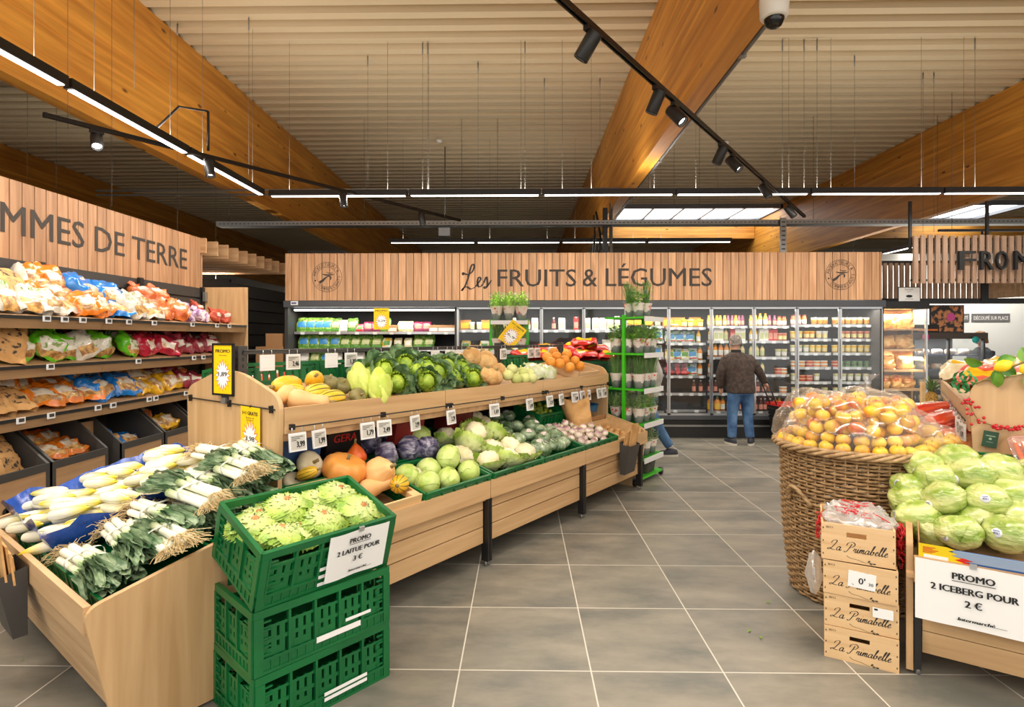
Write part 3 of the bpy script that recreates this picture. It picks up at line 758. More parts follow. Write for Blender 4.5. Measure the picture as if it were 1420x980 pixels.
# ================================================================= ISLANDS
A1 = 53.5
F1 = T(-.271, 3.784, 0) @ RZ(A1)           # local x: along the front, local y: into the island
def I1(s, t, z=0, rz=0): return F1 @ T(s, t, z) @ RZ(rz)
def rounded(poly, r, n=6):
    """round the marked corners: poly of (x,z,radius)"""
    out = []; k = len(poly)
    for i in range(k):
        p = Vector(poly[i][:2]); rr = poly[i][2] if len(poly[i]) > 2 else 0
        if not rr: out.append(tuple(p)); continue
        a = (Vector(poly[i - 1][:2]) - p).normalized(); b2 = (Vector(poly[(i + 1) % k][:2]) - p).normalized()
        for j in range(n + 1):
            tt = j / n; q0 = p + a * rr; q1 = p + b2 * rr
            out.append(tuple((1 - tt) ** 2 * q0 + 2 * tt * (1 - tt) * p + tt ** 2 * q1))
    return out
M_oakn = wood('pale oak end panel', S(192, 156, 110), S(214, 180, 136), axis=2, scale=.5, rough=.45)
TZ = lambda t: .475 + .26 * t                # sloping bed of the lower tier
UZ = lambda t: 1.080 + .28 * (t - .35)        # bed of the upper tier
def front_module(root, s0, s1, bw=.115, z0=.455):
    L0 = s1 - s0
    mb = MB(); mb.box(s0 + .003, s1 - .003, -.085, -.062, z0, z0 + bw); mb.obj('fascia_board', M_oak, root)
    for k in range(3):
        za, zb = .155 + k * .112, .26 + k * .112
        ya = yb = -.042
        V = [(s0 + .03, ya, za), (s1 - .03, ya, za), (s1 - .03, yb, zb), (s0 + .03, yb, zb), (s0 + .03, ya + .018, za), (s1 - .03, ya + .018, za), (s1 - .03, yb + .018, zb), (s0 + .03, yb + .018, zb)]
        MB().add(V, [(0, 1, 2, 3), (7, 6, 5, 4), (4, 5, 1, 0), (3, 2, 6, 7), (0, 3, 7, 4), (1, 5, 6, 2)]).obj('front_plank', M_oak, root)
def leg(root, s, t=-.052):
    l = MB(); l.box(s - .022, s - .003, t - .026, t + .03, .035, .47); l.box(s + .003, s + .022, t - .026, t + .03, .035, .47); l.box(s - .004, s + .004, t - .02, t + .03, .035, .5)
    lo = l.obj('leg', M_black, root)
    f = MB(); f.cyl((s - .012, t, 0), (s - .012, t, .037), .012, .007, 8); f.cyl((s + .012, t, 0), (s + .012, t, .037), .012, .007, 8); f.obj('adjuster_foot', M_galv, lo)
def gable(root, t0, t1, s, lo=.0, top=1.2, peak=1.325, sl=.055, name='end_panel'):
    mid = (t0 + t1) / 2
    poly = rounded([(t0 + sl, lo), (t1 - sl, lo), (t1 + .0, top, .09), (mid + .12, peak, .12), (mid - .12, peak, .12), (t0, top, .09)], 0)
    return MB().prism(poly, -.0125, .0125, 0, T(s, 0, 0) @ RZ(90)).obj(name, M_oakn, root)
isl = thing('produce_island', 'long slanted oak produce island with green crates of vegetables on two tiers', 'produce display', F1)
for k in range(3): front_module(isl, -1.25 + 1.25 * k, 1.25 * k)
for s in (-1.2, 0, 1.25, 2.38): leg(isl, s)
mb = MB(); mb.add([(-1.245, -.06, TZ(-.06)), (2.45, -.06, TZ(-.06)), (2.45, .86, TZ(.86)), (-1.245, .86, TZ(.86)), (-1.245, -.06, TZ(-.06) - .02), (2.45, -.06, TZ(-.06) - .02), (2.45, .86, TZ(.86) - .02), (-1.245, .86, TZ(.86) - .02)], [(0, 1, 2, 3), (7, 6, 5, 4), (0, 4, 5, 1), (1, 5, 6, 2), (2, 6, 7, 3), (3, 7, 4, 0)])
mb.obj('lower_bed', M_oak, isl)
mb = MB(); t0, t1 = .345, .86
mb.add([(-1.235, t0, UZ(t0)), (2.43, t0, UZ(t0)), (2.43, t1, UZ(t1)), (-1.235, t1, UZ(t1)), (-1.235, t0, UZ(t0) - .02), (2.43, t0, UZ(t0) - .02), (2.43, t1, UZ(t1) - .02), (-1.235, t1, UZ(t1) - .02)], [(0, 1, 2, 3), (7, 6, 5, 4), (0, 4, 5, 1), (1, 5, 6, 2), (2, 6, 7, 3), (3, 7, 4, 0)])
mb.obj('upper_bed', M_oak, isl)
mb = MB()
for k in range(3): mb.box(-1.235 + 1.222 * k, -1.235 + 1.222 * (k + 1) - .004, .318, .342, 1.005, 1.145)
mb.obj('upper_fascia', M_oak, isl)
mb = MB(); mb.box(-1.235, 2.43, .33, .36, .965, 1.004); mb.obj('upper_rail', M_oakd, isl)
# back half of the island (seen only above its middle rail)
mb = MB(); mb.add([(-1.245, .89, UZ(.86)), (2.45, .89, UZ(.86)), (2.45, 1.42, UZ(.35)), (-1.245, 1.42, UZ(.35)), (-1.245, .89, UZ(.86) - .02), (2.45, .89, UZ(.86) - .02), (2.45, 1.42, UZ(.35) - .02), (-1.245, 1.42, UZ(.35) - .02)], [(0, 1, 2, 3), (7, 6, 5, 4), (2, 6, 7, 3), (0, 4, 5, 1)])
mb.obj('rear_bed', M_oak, isl)
MB().box(-1.24, 2.44, 1.42, 1.44, .98, 1.11).obj('rear_fascia', M_oak, isl)
MB().box(-1.2, 2.4, .868, .882, .05, 1.2).obj('spine_panel', M_slat, isl)
for s in (-1.19, .05, 1.27, 2.36):
    p = MB(); p.box(s - .028, s + .028, .85, .90, 0, 1.47); po = p.obj('upright', M_dark, isl)
    q = MB()
    for k in range(6): q.box(s - .0285, s - .028, .868, .882, 1.22 + k * .04, 1.24 + k * .04); q.box(s - .006, s + .006, .8495, .85, 1.22 + k * .04, 1.24 + k * .04)
    q.obj('slots', M_black, po)
MB().box(-1.19, 2.36, .84, .85, 1.42, 1.438).obj('card_rail', M_dark, isl)
gable(isl, .32, 1.43, -1.25)
mb = MB(); poly = rounded([(.36, .0), (1.39, .0), (1.43, 1.17, .09), (.9, 1.30, .2), (.34, 1.20, .12)], 0); mb.prism(poly, -.0125, .0125, 0, T(2.455, 0, 0) @ RZ(90)); mb.obj('end_panel', M_oakn, isl)
poly = rounded([(.0, 0), (.36, 0), (.36, .72), (-.10, .60, .09)], 0); MB().prism(poly, -.0125, .0125, 0, T(2.452, 0, 0) @ RZ(90)).obj('side_panel', M_oakn, isl)
# gable hooks and thin wire rails for price cards
mb = MB(); mb.tube([(-1.268, .36, 1.135), (-1.268, 1.40, 1.135)], .004, 6)
for t2 in (.39, .85, 1.36): mb.tube([(-1.262, t2, 1.135), (-1.262, t2, 1.15), (-1.285, t2, 1.15)], .006, 6); mb.box(-1.28, -1.262, t2 - .008, t2 + .008, 1.115, 1.155)
mb.obj('gable_wire', M_black, isl)
mb = MB(); mb.tube([(-1.22, .300, 1.04), (2.42, .300, 1.04)], .004, 6)
for s in (-1.20, -.58, .0, .03, .62, 1.2, 1.25, 1.85, 2.40): mb.box(s - .012, s + .012, .294, .318, 1.025, 1.055)
mb.obj('card_wire', M_black, isl)
mb = MB(); mb.tube([(-1.19, .838, 1.443), (2.36, .838, 1.443)], .005, 6); mb.obj('top_wire', M_dark, isl)

# end cap with leeks and chicory
ec = thing('end_display', 'slanted oak end display holding leeks and chicory in the left foreground', 'produce display', F1)
S0 = -2.226; S1 = -1.275
EZ = lambda s: .455 + .22 * (s - S0)         # sloping bed of the end display
TW = 1.52
poly = rounded([(S0 + .11, .012), (S1, .012), (S1, .80), (S0 + .02, .545, .07), ], 0)
poly = rounded([(S0 + .115, .012), (S1, .012), (S1, .775), (S0, .545, .06)], 0)
MB().prism(poly, -.05, -.025, 0).obj('end_panel', wood('pale oak front panel', S(182, 144, 98), S(208, 172, 126), axis=2, scale=.8, rough=.45), ec)
MB().prism(poly, TW, TW + .025, 0).obj('end_panel', M_oakz, ec)
M_oaky = wood('light oak laminate cross', S(186, 150, 108), S(210, 176, 132), axis=1, scale=.8, rough=.45)
mb = MB(); mb.box(S0 + .01, S0 + .034, -.025, TW, .455, .552); mb.obj('fascia_board', M_oaky, ec)
for k in range(3):
    za, zb = .12 + k * .112, .228 + k * .112
    xa, xb = S0 + .115 - .1 * (za - .1) / .36, S0 + .115 - .1 * (zb - .1) / .36
    MB().add([(xa, -.025, za), (xb, -.025, zb), (xb, TW, zb), (xa, TW, za), (xa + .018, -.025, za), (xb + .018, -.025, zb), (xb + .018, TW, zb), (xa + .018, TW, za)], [(0, 1, 2, 3), (7, 6, 5, 4), (0, 4, 5, 1), (1, 5, 6, 2), (2, 6, 7, 3), (3, 7, 4, 0)]).obj('front_plank', M_oaky, ec)
mb = MB(); mb.add([(S0 + .03, -.025, EZ(S0)), (S1, -.025, EZ(S1)), (S1, TW, EZ(S1)), (S0 + .03, TW, EZ(S0)), (S0 + .03, -.025, EZ(S0) - .03), (S1, -.025, EZ(S1) - .03), (S1, TW, EZ(S1) - .03), (S0 + .03, TW, EZ(S0) - .03)], [(3, 2, 1, 0), (4, 5, 6, 7), (0, 1, 5, 4), (1, 2, 6, 5), (2, 3, 7, 6), (3, 0, 4, 7)])
mb.obj('bed', M_oak, ec)
for t2 in (.02, TW - .03): MB().box(S0 + .14, S0 + .2, t2 - .02, t2 + .02, .0, .45).obj('leg', M_black, ec)

# bag pockets
def pocket(M, label, seed, where):
    t = thing('bag_pocket', label, 'holder', M, 'dark grey bag pockets')
    mb = MB(); wv, dv = .105, .07
    V = [(-wv, 0, 0), (wv, 0, 0), (wv, 0, .30), (-wv, 0, .30), (-wv, -dv * .7, 0), (wv, -dv * .7, 0), (wv, -dv * 1.5, .27), (-wv, -dv * 1.5, .27)]
    mb.add(V, [(0, 1, 2, 3), (5, 4, 7, 6), (0, 3, 7, 4), (1, 5, 6, 2), (0, 4, 5, 1)]); mb.obj('pocket', M_dark, t)
    rr = random.Random(seed)
    for k in range(5):
        a = rr.uniform(-8, 8); x0 = rr.uniform(-.02, .02); h2 = .36 + .03 * k
        b2 = MB(); b2.box(-.07, .07, -.004, .004, 0, h2 - .03)
        tag(b2.obj('paper_bag', M_kraft, None, M @ T(x0, -.009 - .008 * k, .02) @ RY(a) @ RX(7)), 'brown paper bag, %s from the front, in %s' % (ORD[5 - k], where), 'paper bag', 'folded paper bags')
    return t
pocket(I1(1.98, -.088, .25), 'dark grey bag pocket at the right end of the island', 4, 'the right island pocket')
pocket(F1 @ T(S0 + .004, .78, .235) @ RZ(-90), 'dark grey bag pocket on the leek display', 5, 'the leek display pocket')

# ---------------------------------------------------------------- green crates
M_green = organic('green crate plastic', S(5, 86, 42), S(12, 108, 54), 3, .36, vary=.06)
def crate_mesh(h, Ln=.595, W=.395, detail=True, nslot=16):
    mb = MB(); x, y, th = Ln / 2, W / 2, .012
    mb.box(-x + .01, x - .01, -y + .01, y - .01, .0, .012)
    rim = .03 if h > .2 else .022; low = h * .24
    def wall(x0, x1, M):
        """wall in local x,z at y=0, outside faces -y"""
        n = nslot if x1 - x0 > .45 else int(nslot * .66); Lw = x1 - x0
        mb.box(x0, x1, -.006, th, h - rim, h, 0, M)                      # rim
        mb.box(x0, x1, -.002, th, 0, low, 0, M)                          # foot band
        mb.box(x0, x1, -.007, .0, low - .012, low, 0, M)
        mb.box(x0, x1, -.007, .0, 0, .012, 0, M)
        hz = h - rim
        cells = 5 if Lw > .45 else 3
        for c in range(cells):
            a = x0 + .03 + (Lw - .06) * c / cells; b2 = x0 + .03 + (Lw - .06) * (c + 1) / cells
            mb.box(a - .004, a + .006, -.008, th, low, hz, 0, M)
            top_open = hz - .038 if h > .2 else hz - .012
            q = max(2, n // cells); p = (b2 - a - .01) / q
            for k in range(q):
                mb.box(a + .006 + k * p, a + .006 + k * p + p * .66, .001, th - .003, low, top_open, 0, M)
            mb.box(a, b2, .0, th - .002, (low + top_open) / 2 - .008, (low + top_open) / 2 + .008, 0, M) if h > .2 else None
            mb.box(a, b2, .0, th - .002, top_open - .012, top_open, 0, M)
            if h > .2: mb.box(a + .02, b2 - .02, .0, th - .002, low, low + .03, 0, M)
        for e in (x0, x1 - .03): mb.box(e, e + .03, -.008, th, 0, h - rim, 0, M)
        if detail and h > .2:
            for e in (x0 + .035, x1 - .065):
                for k in range(5): mb.box(e, e + .03, -.007, .0, low + .01 + k * (hz - low) / 5, low + .016 + k * (hz - low) / 5, 0, M)
            for k in range(int(Lw / .035)): mb.box(x0 + .03 + k * .035, x0 + .036 + k * .035, -.006, .0, .0, low, 0, M)
    wall(-x, x, T(0, -y, 0)); wall(-x, x, T(0, y, 0) @ RZ(180)); wall(-y, y, T(x, 0, 0) @ RZ(90)); wall(-y, y, T(-x, 0, 0) @ RZ(-90))
    return mb
CR_TALL = crate_mesh(.245).mesh('tall_crate', [M_green]); CR_LOW = crate_mesh(.15, nslot=14).mesh('low_crate', [M_green]); CR_MID = crate_mesh(.19, nslot=14).mesh('mid_crate', [M_green])
CR_SM = crate_mesh(.15, .395, .295, nslot=12).mesh('small_crate', [M_green])
def crate(me, M, label, group='green crates', sticker=None):
    o = tag(link('plastic_crate', me, None, M), label, 'crate', group)
    if sticker:
        for (x, z, w2, h2) in sticker: MB().box(x - w2 / 2, x + w2 / 2, -.2085, -.206, z - h2 / 2, z + h2 / 2).obj('sticker', M_paper, o)
    return o
# ================================================================= PRODUCE AND PACKS (prototypes)
def blob(mb, fn, nu=24, nv=14, mi=0, M=None, smooth=True):
    """closed surface: fn(theta, phi) -> point, phi from 0 (top) to pi"""
    mb.grid([[fn(2 * PI * i / nu, PI * (.002 + .996 * j / (nv - 1))) for j in range(nv)] for i in range(nu)], mi, smooth, True, M)
    return mb
def sph(t, p): return (math.sin(p) * math.cos(t), math.sin(p) * math.sin(t), math.cos(p))
def bumpy(r, amp, sc, seed, fl=(1, 1, 1)):
    def f(t, p):
        n = sph(t, p); k = r * (1 + amp * fbm(n, sc, 3, seed)); return (n[0] * k * fl[0], n[1] * k * fl[1], n[2] * k * fl[2])
    return f
def wrap_leaf(mb, r, az, wid, b0, b1, lift, flare, ruff, seed, nu=9, nv=10, mi=0, fl=1.0, rf=7):
    """leaf growing from the bottom pole round a ball, rim lifted and ruffled"""
    P = []
    for i in range(nu):
        a = -1 + 2 * i / (nu - 1); row = []
        for j in range(nv):
            b = j / (nv - 1); ph = PI - (b0 + (b1 - b0) * b)
            wd = wid * math.sin(PI * (.18 + .66 * b)) ; ed = max(abs(a), b) ** 3
            t = az + a * wd / max(.45, math.sin(ph))
            k = r * (1 + lift + flare * b * b + .03 * a * a) + ruff * ed * math.sin(rf * (a * 1.7 + b * 2.3) + seed) + .3 * ruff * fbm((a * 2, b * 2, seed), 2.2, 2, seed)
            n = sph(t, ph); row.append((n[0] * k, n[1] * k, n[2] * k * fl))
        P.append(row)
    mb.grid(P, mi, True)
def cabbage_kind(name, cat, r, m_head, m_leaf, m_stem, seed, nleaf=7, flare=.06, ruff=.006, fl=.88, lift=.015):
    def make():
        rr = random.Random(seed); mb = MB(); blob(mb, bumpy(r, .03, 2.2, seed, (1, 1, fl)), 24, 14)
        for k in range(nleaf): wrap_leaf(mb, r, 2 * PI * k / nleaf + rr.uniform(-.2, .2), rr.uniform(.85, 1.1), .1, rr.uniform(1.9, 2.7), lift + .012 * (k % 3), flare * rr.uniform(.5, 1.3), ruff, seed + k, mi=1, fl=fl)
        o = mb.obj(name, [m_head, m_leaf]); tag(o, '', cat)
        MB().lathe([(0, -r * fl * 1.06), (.17 * r, -r * fl * 1.05), (.2 * r, -r * fl * .98), (.2 * r, -r * fl * .9)], 10).obj('stem', m_stem, o)
        return o
    return Kind(make)
M_stem = organic('cut stem', S(206, 178, 128), S(232, 212, 168), 20, .7)
M_redc = organic('red cabbage', S(58, 56, 82), S(150, 146, 172), 13, .4, .3, .1, lo=.42, hi=.68, stretch=(2, 2, .7))
M_redc2 = organic('red cabbage leaf', S(66, 60, 92), S(190, 186, 200), 16, .4, .35, .1, lo=.44, hi=.72, stretch=(2, 2, .6))
M_whc = organic('white cabbage', S(168, 192, 84), S(206, 220, 136), 4, .4, .12, .1)
M_whc2 = organic('white cabbage leaf', S(156, 184, 72), S(210, 224, 144), 9, .4, .2, .1)
M_ptc = organic('pointed cabbage', S(180, 200, 70), S(216, 226, 120), 8, .45, .3)
M_savc = organic('savoy heart', S(112, 150, 34), S(176, 200, 66), 16, .5, .5)
M_savl = organic('savoy leaf', S(60, 100, 58), S(150, 178, 128), 18, .6, .7, lo=.35, hi=.68, bscale=45)
K_red = [cabbage_kind('red_cabbage', 'cabbage', .085, M_redc, M_redc2, M_stem, s) for s in (1, 2)]
K_white = [cabbage_kind('white_cabbage', 'cabbage', .088, M_whc, M_whc2, M_stem, s, 6, .02, .002, .93, .008) for s in (3, 4)]
def make_savoy(seed):
    def make():
        rr = random.Random(seed); r = .060; mb = MB(); blob(mb, bumpy(r, .09, 3, seed), 26, 16)
        for k in range(5): wrap_leaf(mb, r, 2 * PI * k / 5 + .3, 1.0, .1, 2.2, .05, .25, .012, seed + k, 11, 12, 0)
        h = mb.obj('savoy_cabbage', [M_savc]); tag(h, '', 'cabbage')
        lf = MB()
        for k in range(5): wrap_leaf(lf, r * 1.22, 2 * PI * k / 5 + rr.uniform(-.2, .2), 1.35, .1, 1.9, .05, .55, .009, seed + k * 2, 19, 16, 0, 1, 3)
        for k in range(5): wrap_leaf(lf, r * 1.32, 2 * PI * k / 5 + rr.uniform(-.2, .2), 1.5, .1, 1.5, .1, .9, .012, seed + k * 3, 19, 16, 0, 1, 3.5)
        lf.obj('outer_leaves', [M_savl], h); return h
    return Kind(make)
K_sav = [make_savoy(11), make_savoy(12)]
def make_pointed():
    mb = MB()
    def f(t, p):
        z = math.cos(p); k = .075 * (math.sin(p) ** .9) * (1 - .30 * max(0, z)) * (1 + .06 * math.sin(5 * t + 4 * z) + .04 * fbm(sph(t, p), 3, 2, 3)); return (k * math.cos(t), k * math.sin(t), .13 * z)
    blob(mb, f, 26, 18); o = mb.obj('pointed_cabbage', [M_ptc]); tag(o, '', 'cabbage')
    lf = MB()
    for k in range(4): wrap_leaf(lf, .074, k * 1.6, .9, .3, 2.2, .05, .05, .006, k, 9, 10, 0, 1.5)
    lf.obj('outer_leaves', M_ptc, o); return o
K_pt = Kind(make_pointed)
M_caul = organic('cauliflower curd', S(232, 216, 168), S(250, 244, 214), 12, .7, .5, bscale=60)
M_caull = organic('cauliflower leaf', S(140, 176, 54), S(200, 216, 116), 9, .5, .3, c3=S(226, 230, 180), axis3=(2, .0, -.07))
def make_caul(seed, r=.085):
    def make():
        mb = MB()
        def f(t, p):
            n = Vector(sph(t, p)); d = noise.voronoi(n * 3.4 + Vector((seed, 0, 0)))[0][0]; k = r * (1.06 - .26 * min(d, .6)); return (n.x * k, n.y * k, n.z * k * .78)
        blob(mb, f, 36, 20); o = mb.obj('cauliflower', M_caul); tag(o, '', 'cauliflower')
        lf = MB(); rr = random.Random(seed)
        for k in range(8): wrap_leaf(lf, r * 1.02, 2 * PI * k / 8 + rr.uniform(-.2, .2), rr.uniform(.6, .95), .1, rr.uniform(1.3, 1.95), .06, rr.uniform(.15, .5), .014, seed + k, 9, 10, 0, .85)
        lf.obj('leaves', M_caull, o); return o
    return Kind(make)
K_caul = [make_caul(5), make_caul(6)]
M_broc = organic('broccoli in film', S(70, 102, 62), S(168, 186, 150), 14, .2, .7, .8, bscale=50, lo=.4, hi=.7)
M_brocl = organic('broccoli wrapped label', S(200, 150, 150), S(220, 226, 220), 9, .3, .2, .5)
def make_broc(seed, r=.075):
    def make():
        mb = MB()
        def f(t, p):
            n = Vector(sph(t, p)); d = noise.voronoi(n * 2.6 + Vector((seed, 2, 0)))[0][0]; k = r * (1.05 - .16 * min(d, .6) + .05 * fbm(n, 5, 2, seed)); q = .75 if n.z > 0 else .65; return (n.x * k, n.y * k, n.z * k * q)
        blob(mb, f, 28, 16); o = mb.obj('wrapped_broccoli', M_broc); tag(o, '', 'broccoli')
        MB().grid([[(r * 1.03 * math.sin(a) * math.cos(b), r * 1.03 * math.sin(a) * math.sin(b), r * .79 * math.cos(a)) for b in (.2, .5, .8, 1.1)] for a in (.3, .5, .7, .9)]).obj('film_label', M_brocl, o)
        return o
    return Kind(make)
K_broc = [make_broc(1), make_broc(2), make_broc(3)]
M_let = organic('lettuce leaf', S(116, 166, 40), S(190, 214, 96), 12, .45, .5, .15, c3=S(230, 234, 176), axis3=(2, .035, .085), lo=.3, hi=.65)
M_letst = organic('lettuce stem end', S(172, 106, 54), S(208, 150, 92), 40, .7)
def make_let(seed, r=.09):
    def make():
        rr = random.Random(seed); mb = MB(); blob(mb, bumpy(r * .93, .05, 3, seed, (1, 1, .62)), 20, 12)
        for lay in range(3):
            n = 8
            for k in range(n):
                wrap_leaf(mb, r * (.93 + .04 * lay), 2 * PI * (k + .5 * lay) / n + rr.uniform(-.2, .2), rr.uniform(.55, .8), .12, rr.uniform(1.2, 1.55) + .25 * (2 - lay), .02 + .02 * lay, rr.uniform(.1, .4), .016, seed + k + lay * 9, 11, 10, 0, .66, 10)
        V = [(x, y, -z) for x, y, z in mb.v]; mb.v = V      # stem end up
        o = mb.obj('lettuce', M_let); tag(o, '', 'lettuce')
        MB().lathe([(0, r * .77), (.015, r * .77), (.019, r * .73), (.02, r * .55)], 10).obj('stem_end', M_letst, o); return o
    return Kind(make)
K_let = [make_let(21), make_let(22), make_let(23)]
M_ice = organic('iceberg lettuce in film', S(136, 164, 56), S(214, 218, 146), 9, .16, .9, .9, stretch=(1, 1, 2.6), bscale=26, lo=.36, hi=.64)
M_icest = mat('round sticker', S(232, 234, 240), .4)
M_icep = mat('sticker print', S(60, 80, 150), .5)
def make_ice(seed, r=.085):
    def make():
        mb = MB()
        def f(t, p):
            n = sph(t, p); k = r * (1 + .10 * fbm(n, 1.6, 3, seed) + .03 * math.sin(6 * t + 5 * n[2] + seed)); return (n[0] * k * 1.16, n[1] * k, n[2] * k * .93)
        blob(mb, f, 30, 18)
        for k in range(3): wrap_leaf(mb, r * 1.0, k * 2.1 + seed, 1.0, .3, 2.2, .03, .04, .003, seed + k, 10, 11, 0, .95)
        o = mb.obj('iceberg_lettuce', M_ice); return tag(o, '', 'lettuce')
    return Kind(make)
K_ice = [make_ice(31), make_ice(32), make_ice(33)]
# squashes
M_sqy = organic('yellow squash skin', S(226, 168, 24), S(244, 200, 62), 5, .4, .05, .2)
M_sqg = organic('green squash stripe', S(66, 92, 38), S(120, 128, 50), 12, .4)
M_pump = organic('orange pumpkin skin', S(206, 122, 44), S(228, 156, 74), 5, .45, .1, .1)
M_poti = organic('red kuri skin', S(214, 84, 22), S(236, 116, 40), 6, .4, .05, .2)
M_butt = organic('butternut skin', S(222, 168, 104), S(238, 194, 134), 4, .5, .05)
M_sqdk = organic('dark squash skin', S(92, 92, 56), S(140, 128, 76), 10, .5, .2)
M_grwh = organic('pale gourd skin', S(206, 194, 160), S(228, 220, 192), 8, .5, .1)
M_stalk = organic('squash stalk', S(120, 104, 60), S(160, 140, 90), 20, .8)
def squash(name, cat, prof, ribs, depth, m_main, m_str=None, nstr=1, stalk=True, nu=50):
    """prof [(r,z)] turned, with ribs; every nstr-th column takes the stripe material"""
    def make():
        mb = MB(); P = []
        for i in range(nu):
            t = 2 * PI * i / nu; k = 1 - depth * (1 - abs(math.cos(ribs * t / 2))) if ribs else 1
            P.append([(r * k * math.cos(t), r * k * math.sin(t), z) for r, z in prof])
        per = nu // ribs if ribs else nu
        mb.grid(P, (lambda i, j: 1 if (m_str and (i + per // 2) % per < max(1, per // 4)) else 0), True, True)
        o = mb.obj(name, [m_main, m_str or m_main]); tag(o, '', cat)
        z = prof[-1][1]
        if stalk: MB().tube([(0, 0, z - .01), (.002, 0, z + .012), (.008, 0, z + .03)], [.013, .009, .011], 7).obj('stalk', M_stalk, o)
        return o
    return Kind(make)
def ell(a, b2, n=14, p=1.0): return [(a * math.sin(PI * k / n) ** p, -b2 * math.cos(PI * k / n)) for k in range(n + 1)]
def dent(a, b2, dz=.02, n=14): return [(a * math.sin(PI * k / n) ** .8, -b2 * math.cos(PI * k / n) * (1 - .35 * abs(math.cos(PI * k / n)) ** 4)) for k in range(n + 1)]
K_spag = squash('yellow_squash', 'squash', ell(.062, .12, 14, .85), 10, .04, M_sqy)
K_deli = squash('striped_squash', 'squash', ell(.058, .105, 14, .8), 10, .07, M_sqy, M_sqg)
K_pump = squash('pumpkin', 'squash', dent(.14, .10), 10, .10, M_pump)
K_poti = squash('red_kuri_squash', 'squash', [(0, -.07), (.05, -.068), (.078, -.03), (.078, .0), (.06, .04), (.03, .075), (.012, .095), (0, .1)], 0, 0, M_poti)
K_butt = squash('butternut_squash', 'squash', [(0, -.085), (.04, -.08), (.064, -.05), (.068, -.02), (.055, .02), (.042, .06), (.04, .11), (.036, .14), (.02, .155), (0, .157)], 0, 0, M_butt)
K_dksq = squash('green_squash', 'squash', dent(.08, .07), 10, .06, M_sqdk)
K_gwh = squash('pale_gourd', 'squash', dent(.085, .05), 12, .05, M_grwh)
K_musk = squash('orange_squash', 'squash', [(0, -.06), (.06, -.058), (.095, -.02), (.095, .015), (.07, .05), (.045, .075), (.03, .1), (.02, .11), (0, .11)], 9, .05, M_butt)
# roots and fruit
M_turn = organic('turnip skin', S(224, 208, 186), S(240, 228, 208), 6, .4, .08, .2, c3=S(140, 62, 112), axis3=(2, .006, .034))
M_tleaf = organic('turnip stub', S(150, 170, 90), S(190, 200, 130), 20, .6)
def ball_kind(name, cat, r, fl, m, top=None, stem=None, nu=18, nv=11, dimple=0.0, amp=.02):
    def make():
        mb = MB()
        def f(t, p):
            n = sph(t, p); k = r * (1 + amp * fbm(n, 1.5, 2, 4)); z = n[2] * k * fl
            if dimple: z -= math.copysign(dimple * math.exp(-(math.sin(p) / .35) ** 2), n[2]) if n[2] > 0 else -dimple * .7 * math.exp(-(math.sin(p) / .35) ** 2)
            return (n[0] * k, n[1] * k, z)
        blob(mb, f, nu, nv); o = mb.obj(name, m); tag(o, '', cat)
        if stem: MB().tube([(0, 0, r * fl - dimple - .004), (.001, 0, r * fl - dimple * .2), (.004, 0, r * fl + stem[1])], stem[0], 5).obj('stem', stem[2], o)
        return o
    return Kind(make)
M_apst = mat('apple stalk', S(96, 70, 40), .8)
K_turn = ball_kind('turnip', 'turnip', .037, .88, M_turn, stem=(.007, .008, M_tleaf))
M_apple = organic('yellow red apple', S(236, 196, 44), S(214, 84, 40), 3.0, .3, 0, .3, lo=.48, hi=.7, detail=1.5, stretch=(4, 4, 2.5))
K_apple = ball_kind('apple', 'apple', .039, .92, M_apple, stem=(.0015, .004, M_apst), dimple=.009)
M_melon = organic('orange fruit skin', S(226, 142, 40), S(238, 164, 62), 8, .5, .15)
K_melon = ball_kind('orange', 'orange', .05, .96, M_melon, stem=(.003, .002, M_apst), dimple=.003)
M_kohl = organic('pale green bulb', S(186, 196, 110), S(220, 222, 156), 6, .45, .1)
K_kohl = ball_kind('kohlrabi', 'kohlrabi', .055, .9, M_kohl, stem=(.008, .02, M_kohl))
M_cele = organic('celeriac skin', S(186, 140, 82), S(222, 184, 124), 16, .8, .9, bscale=40)
K_cele = ball_kind('celeriac', 'celeriac', .085, .92, M_cele, stem=(.02, .015, M_stalk), amp=.16)
M_lime = organic('small green fruit', S(110, 140, 40), S(176, 190, 70), 12, .4, .1)
K_lime = ball_kind('lime', 'lime', .024, .9, M_lime, nu=12, nv=8)
M_spr = organic('brussels sprout leaf', S(122, 150, 56), S(176, 196, 98), 20, .5, .2)
K_spr = ball_kind('brussels_sprout', 'sprout', .018, .95, M_spr, nu=12, nv=8, amp=.08)
M_pot = organic('potato skin', S(176, 128, 78), S(214, 168, 110), 7, .7, .2)
K_pot = ball_kind('potato', 'potato', .034, .8, M_pot, amp=.15)
M_beet = organic('dark beet skin', S(70, 38, 34), S(110, 66, 52), 9, .7, .3)
K_beet = ball_kind('beetroot', 'beetroot', .036, .9, M_beet, stem=(.006, .012, M_beet))
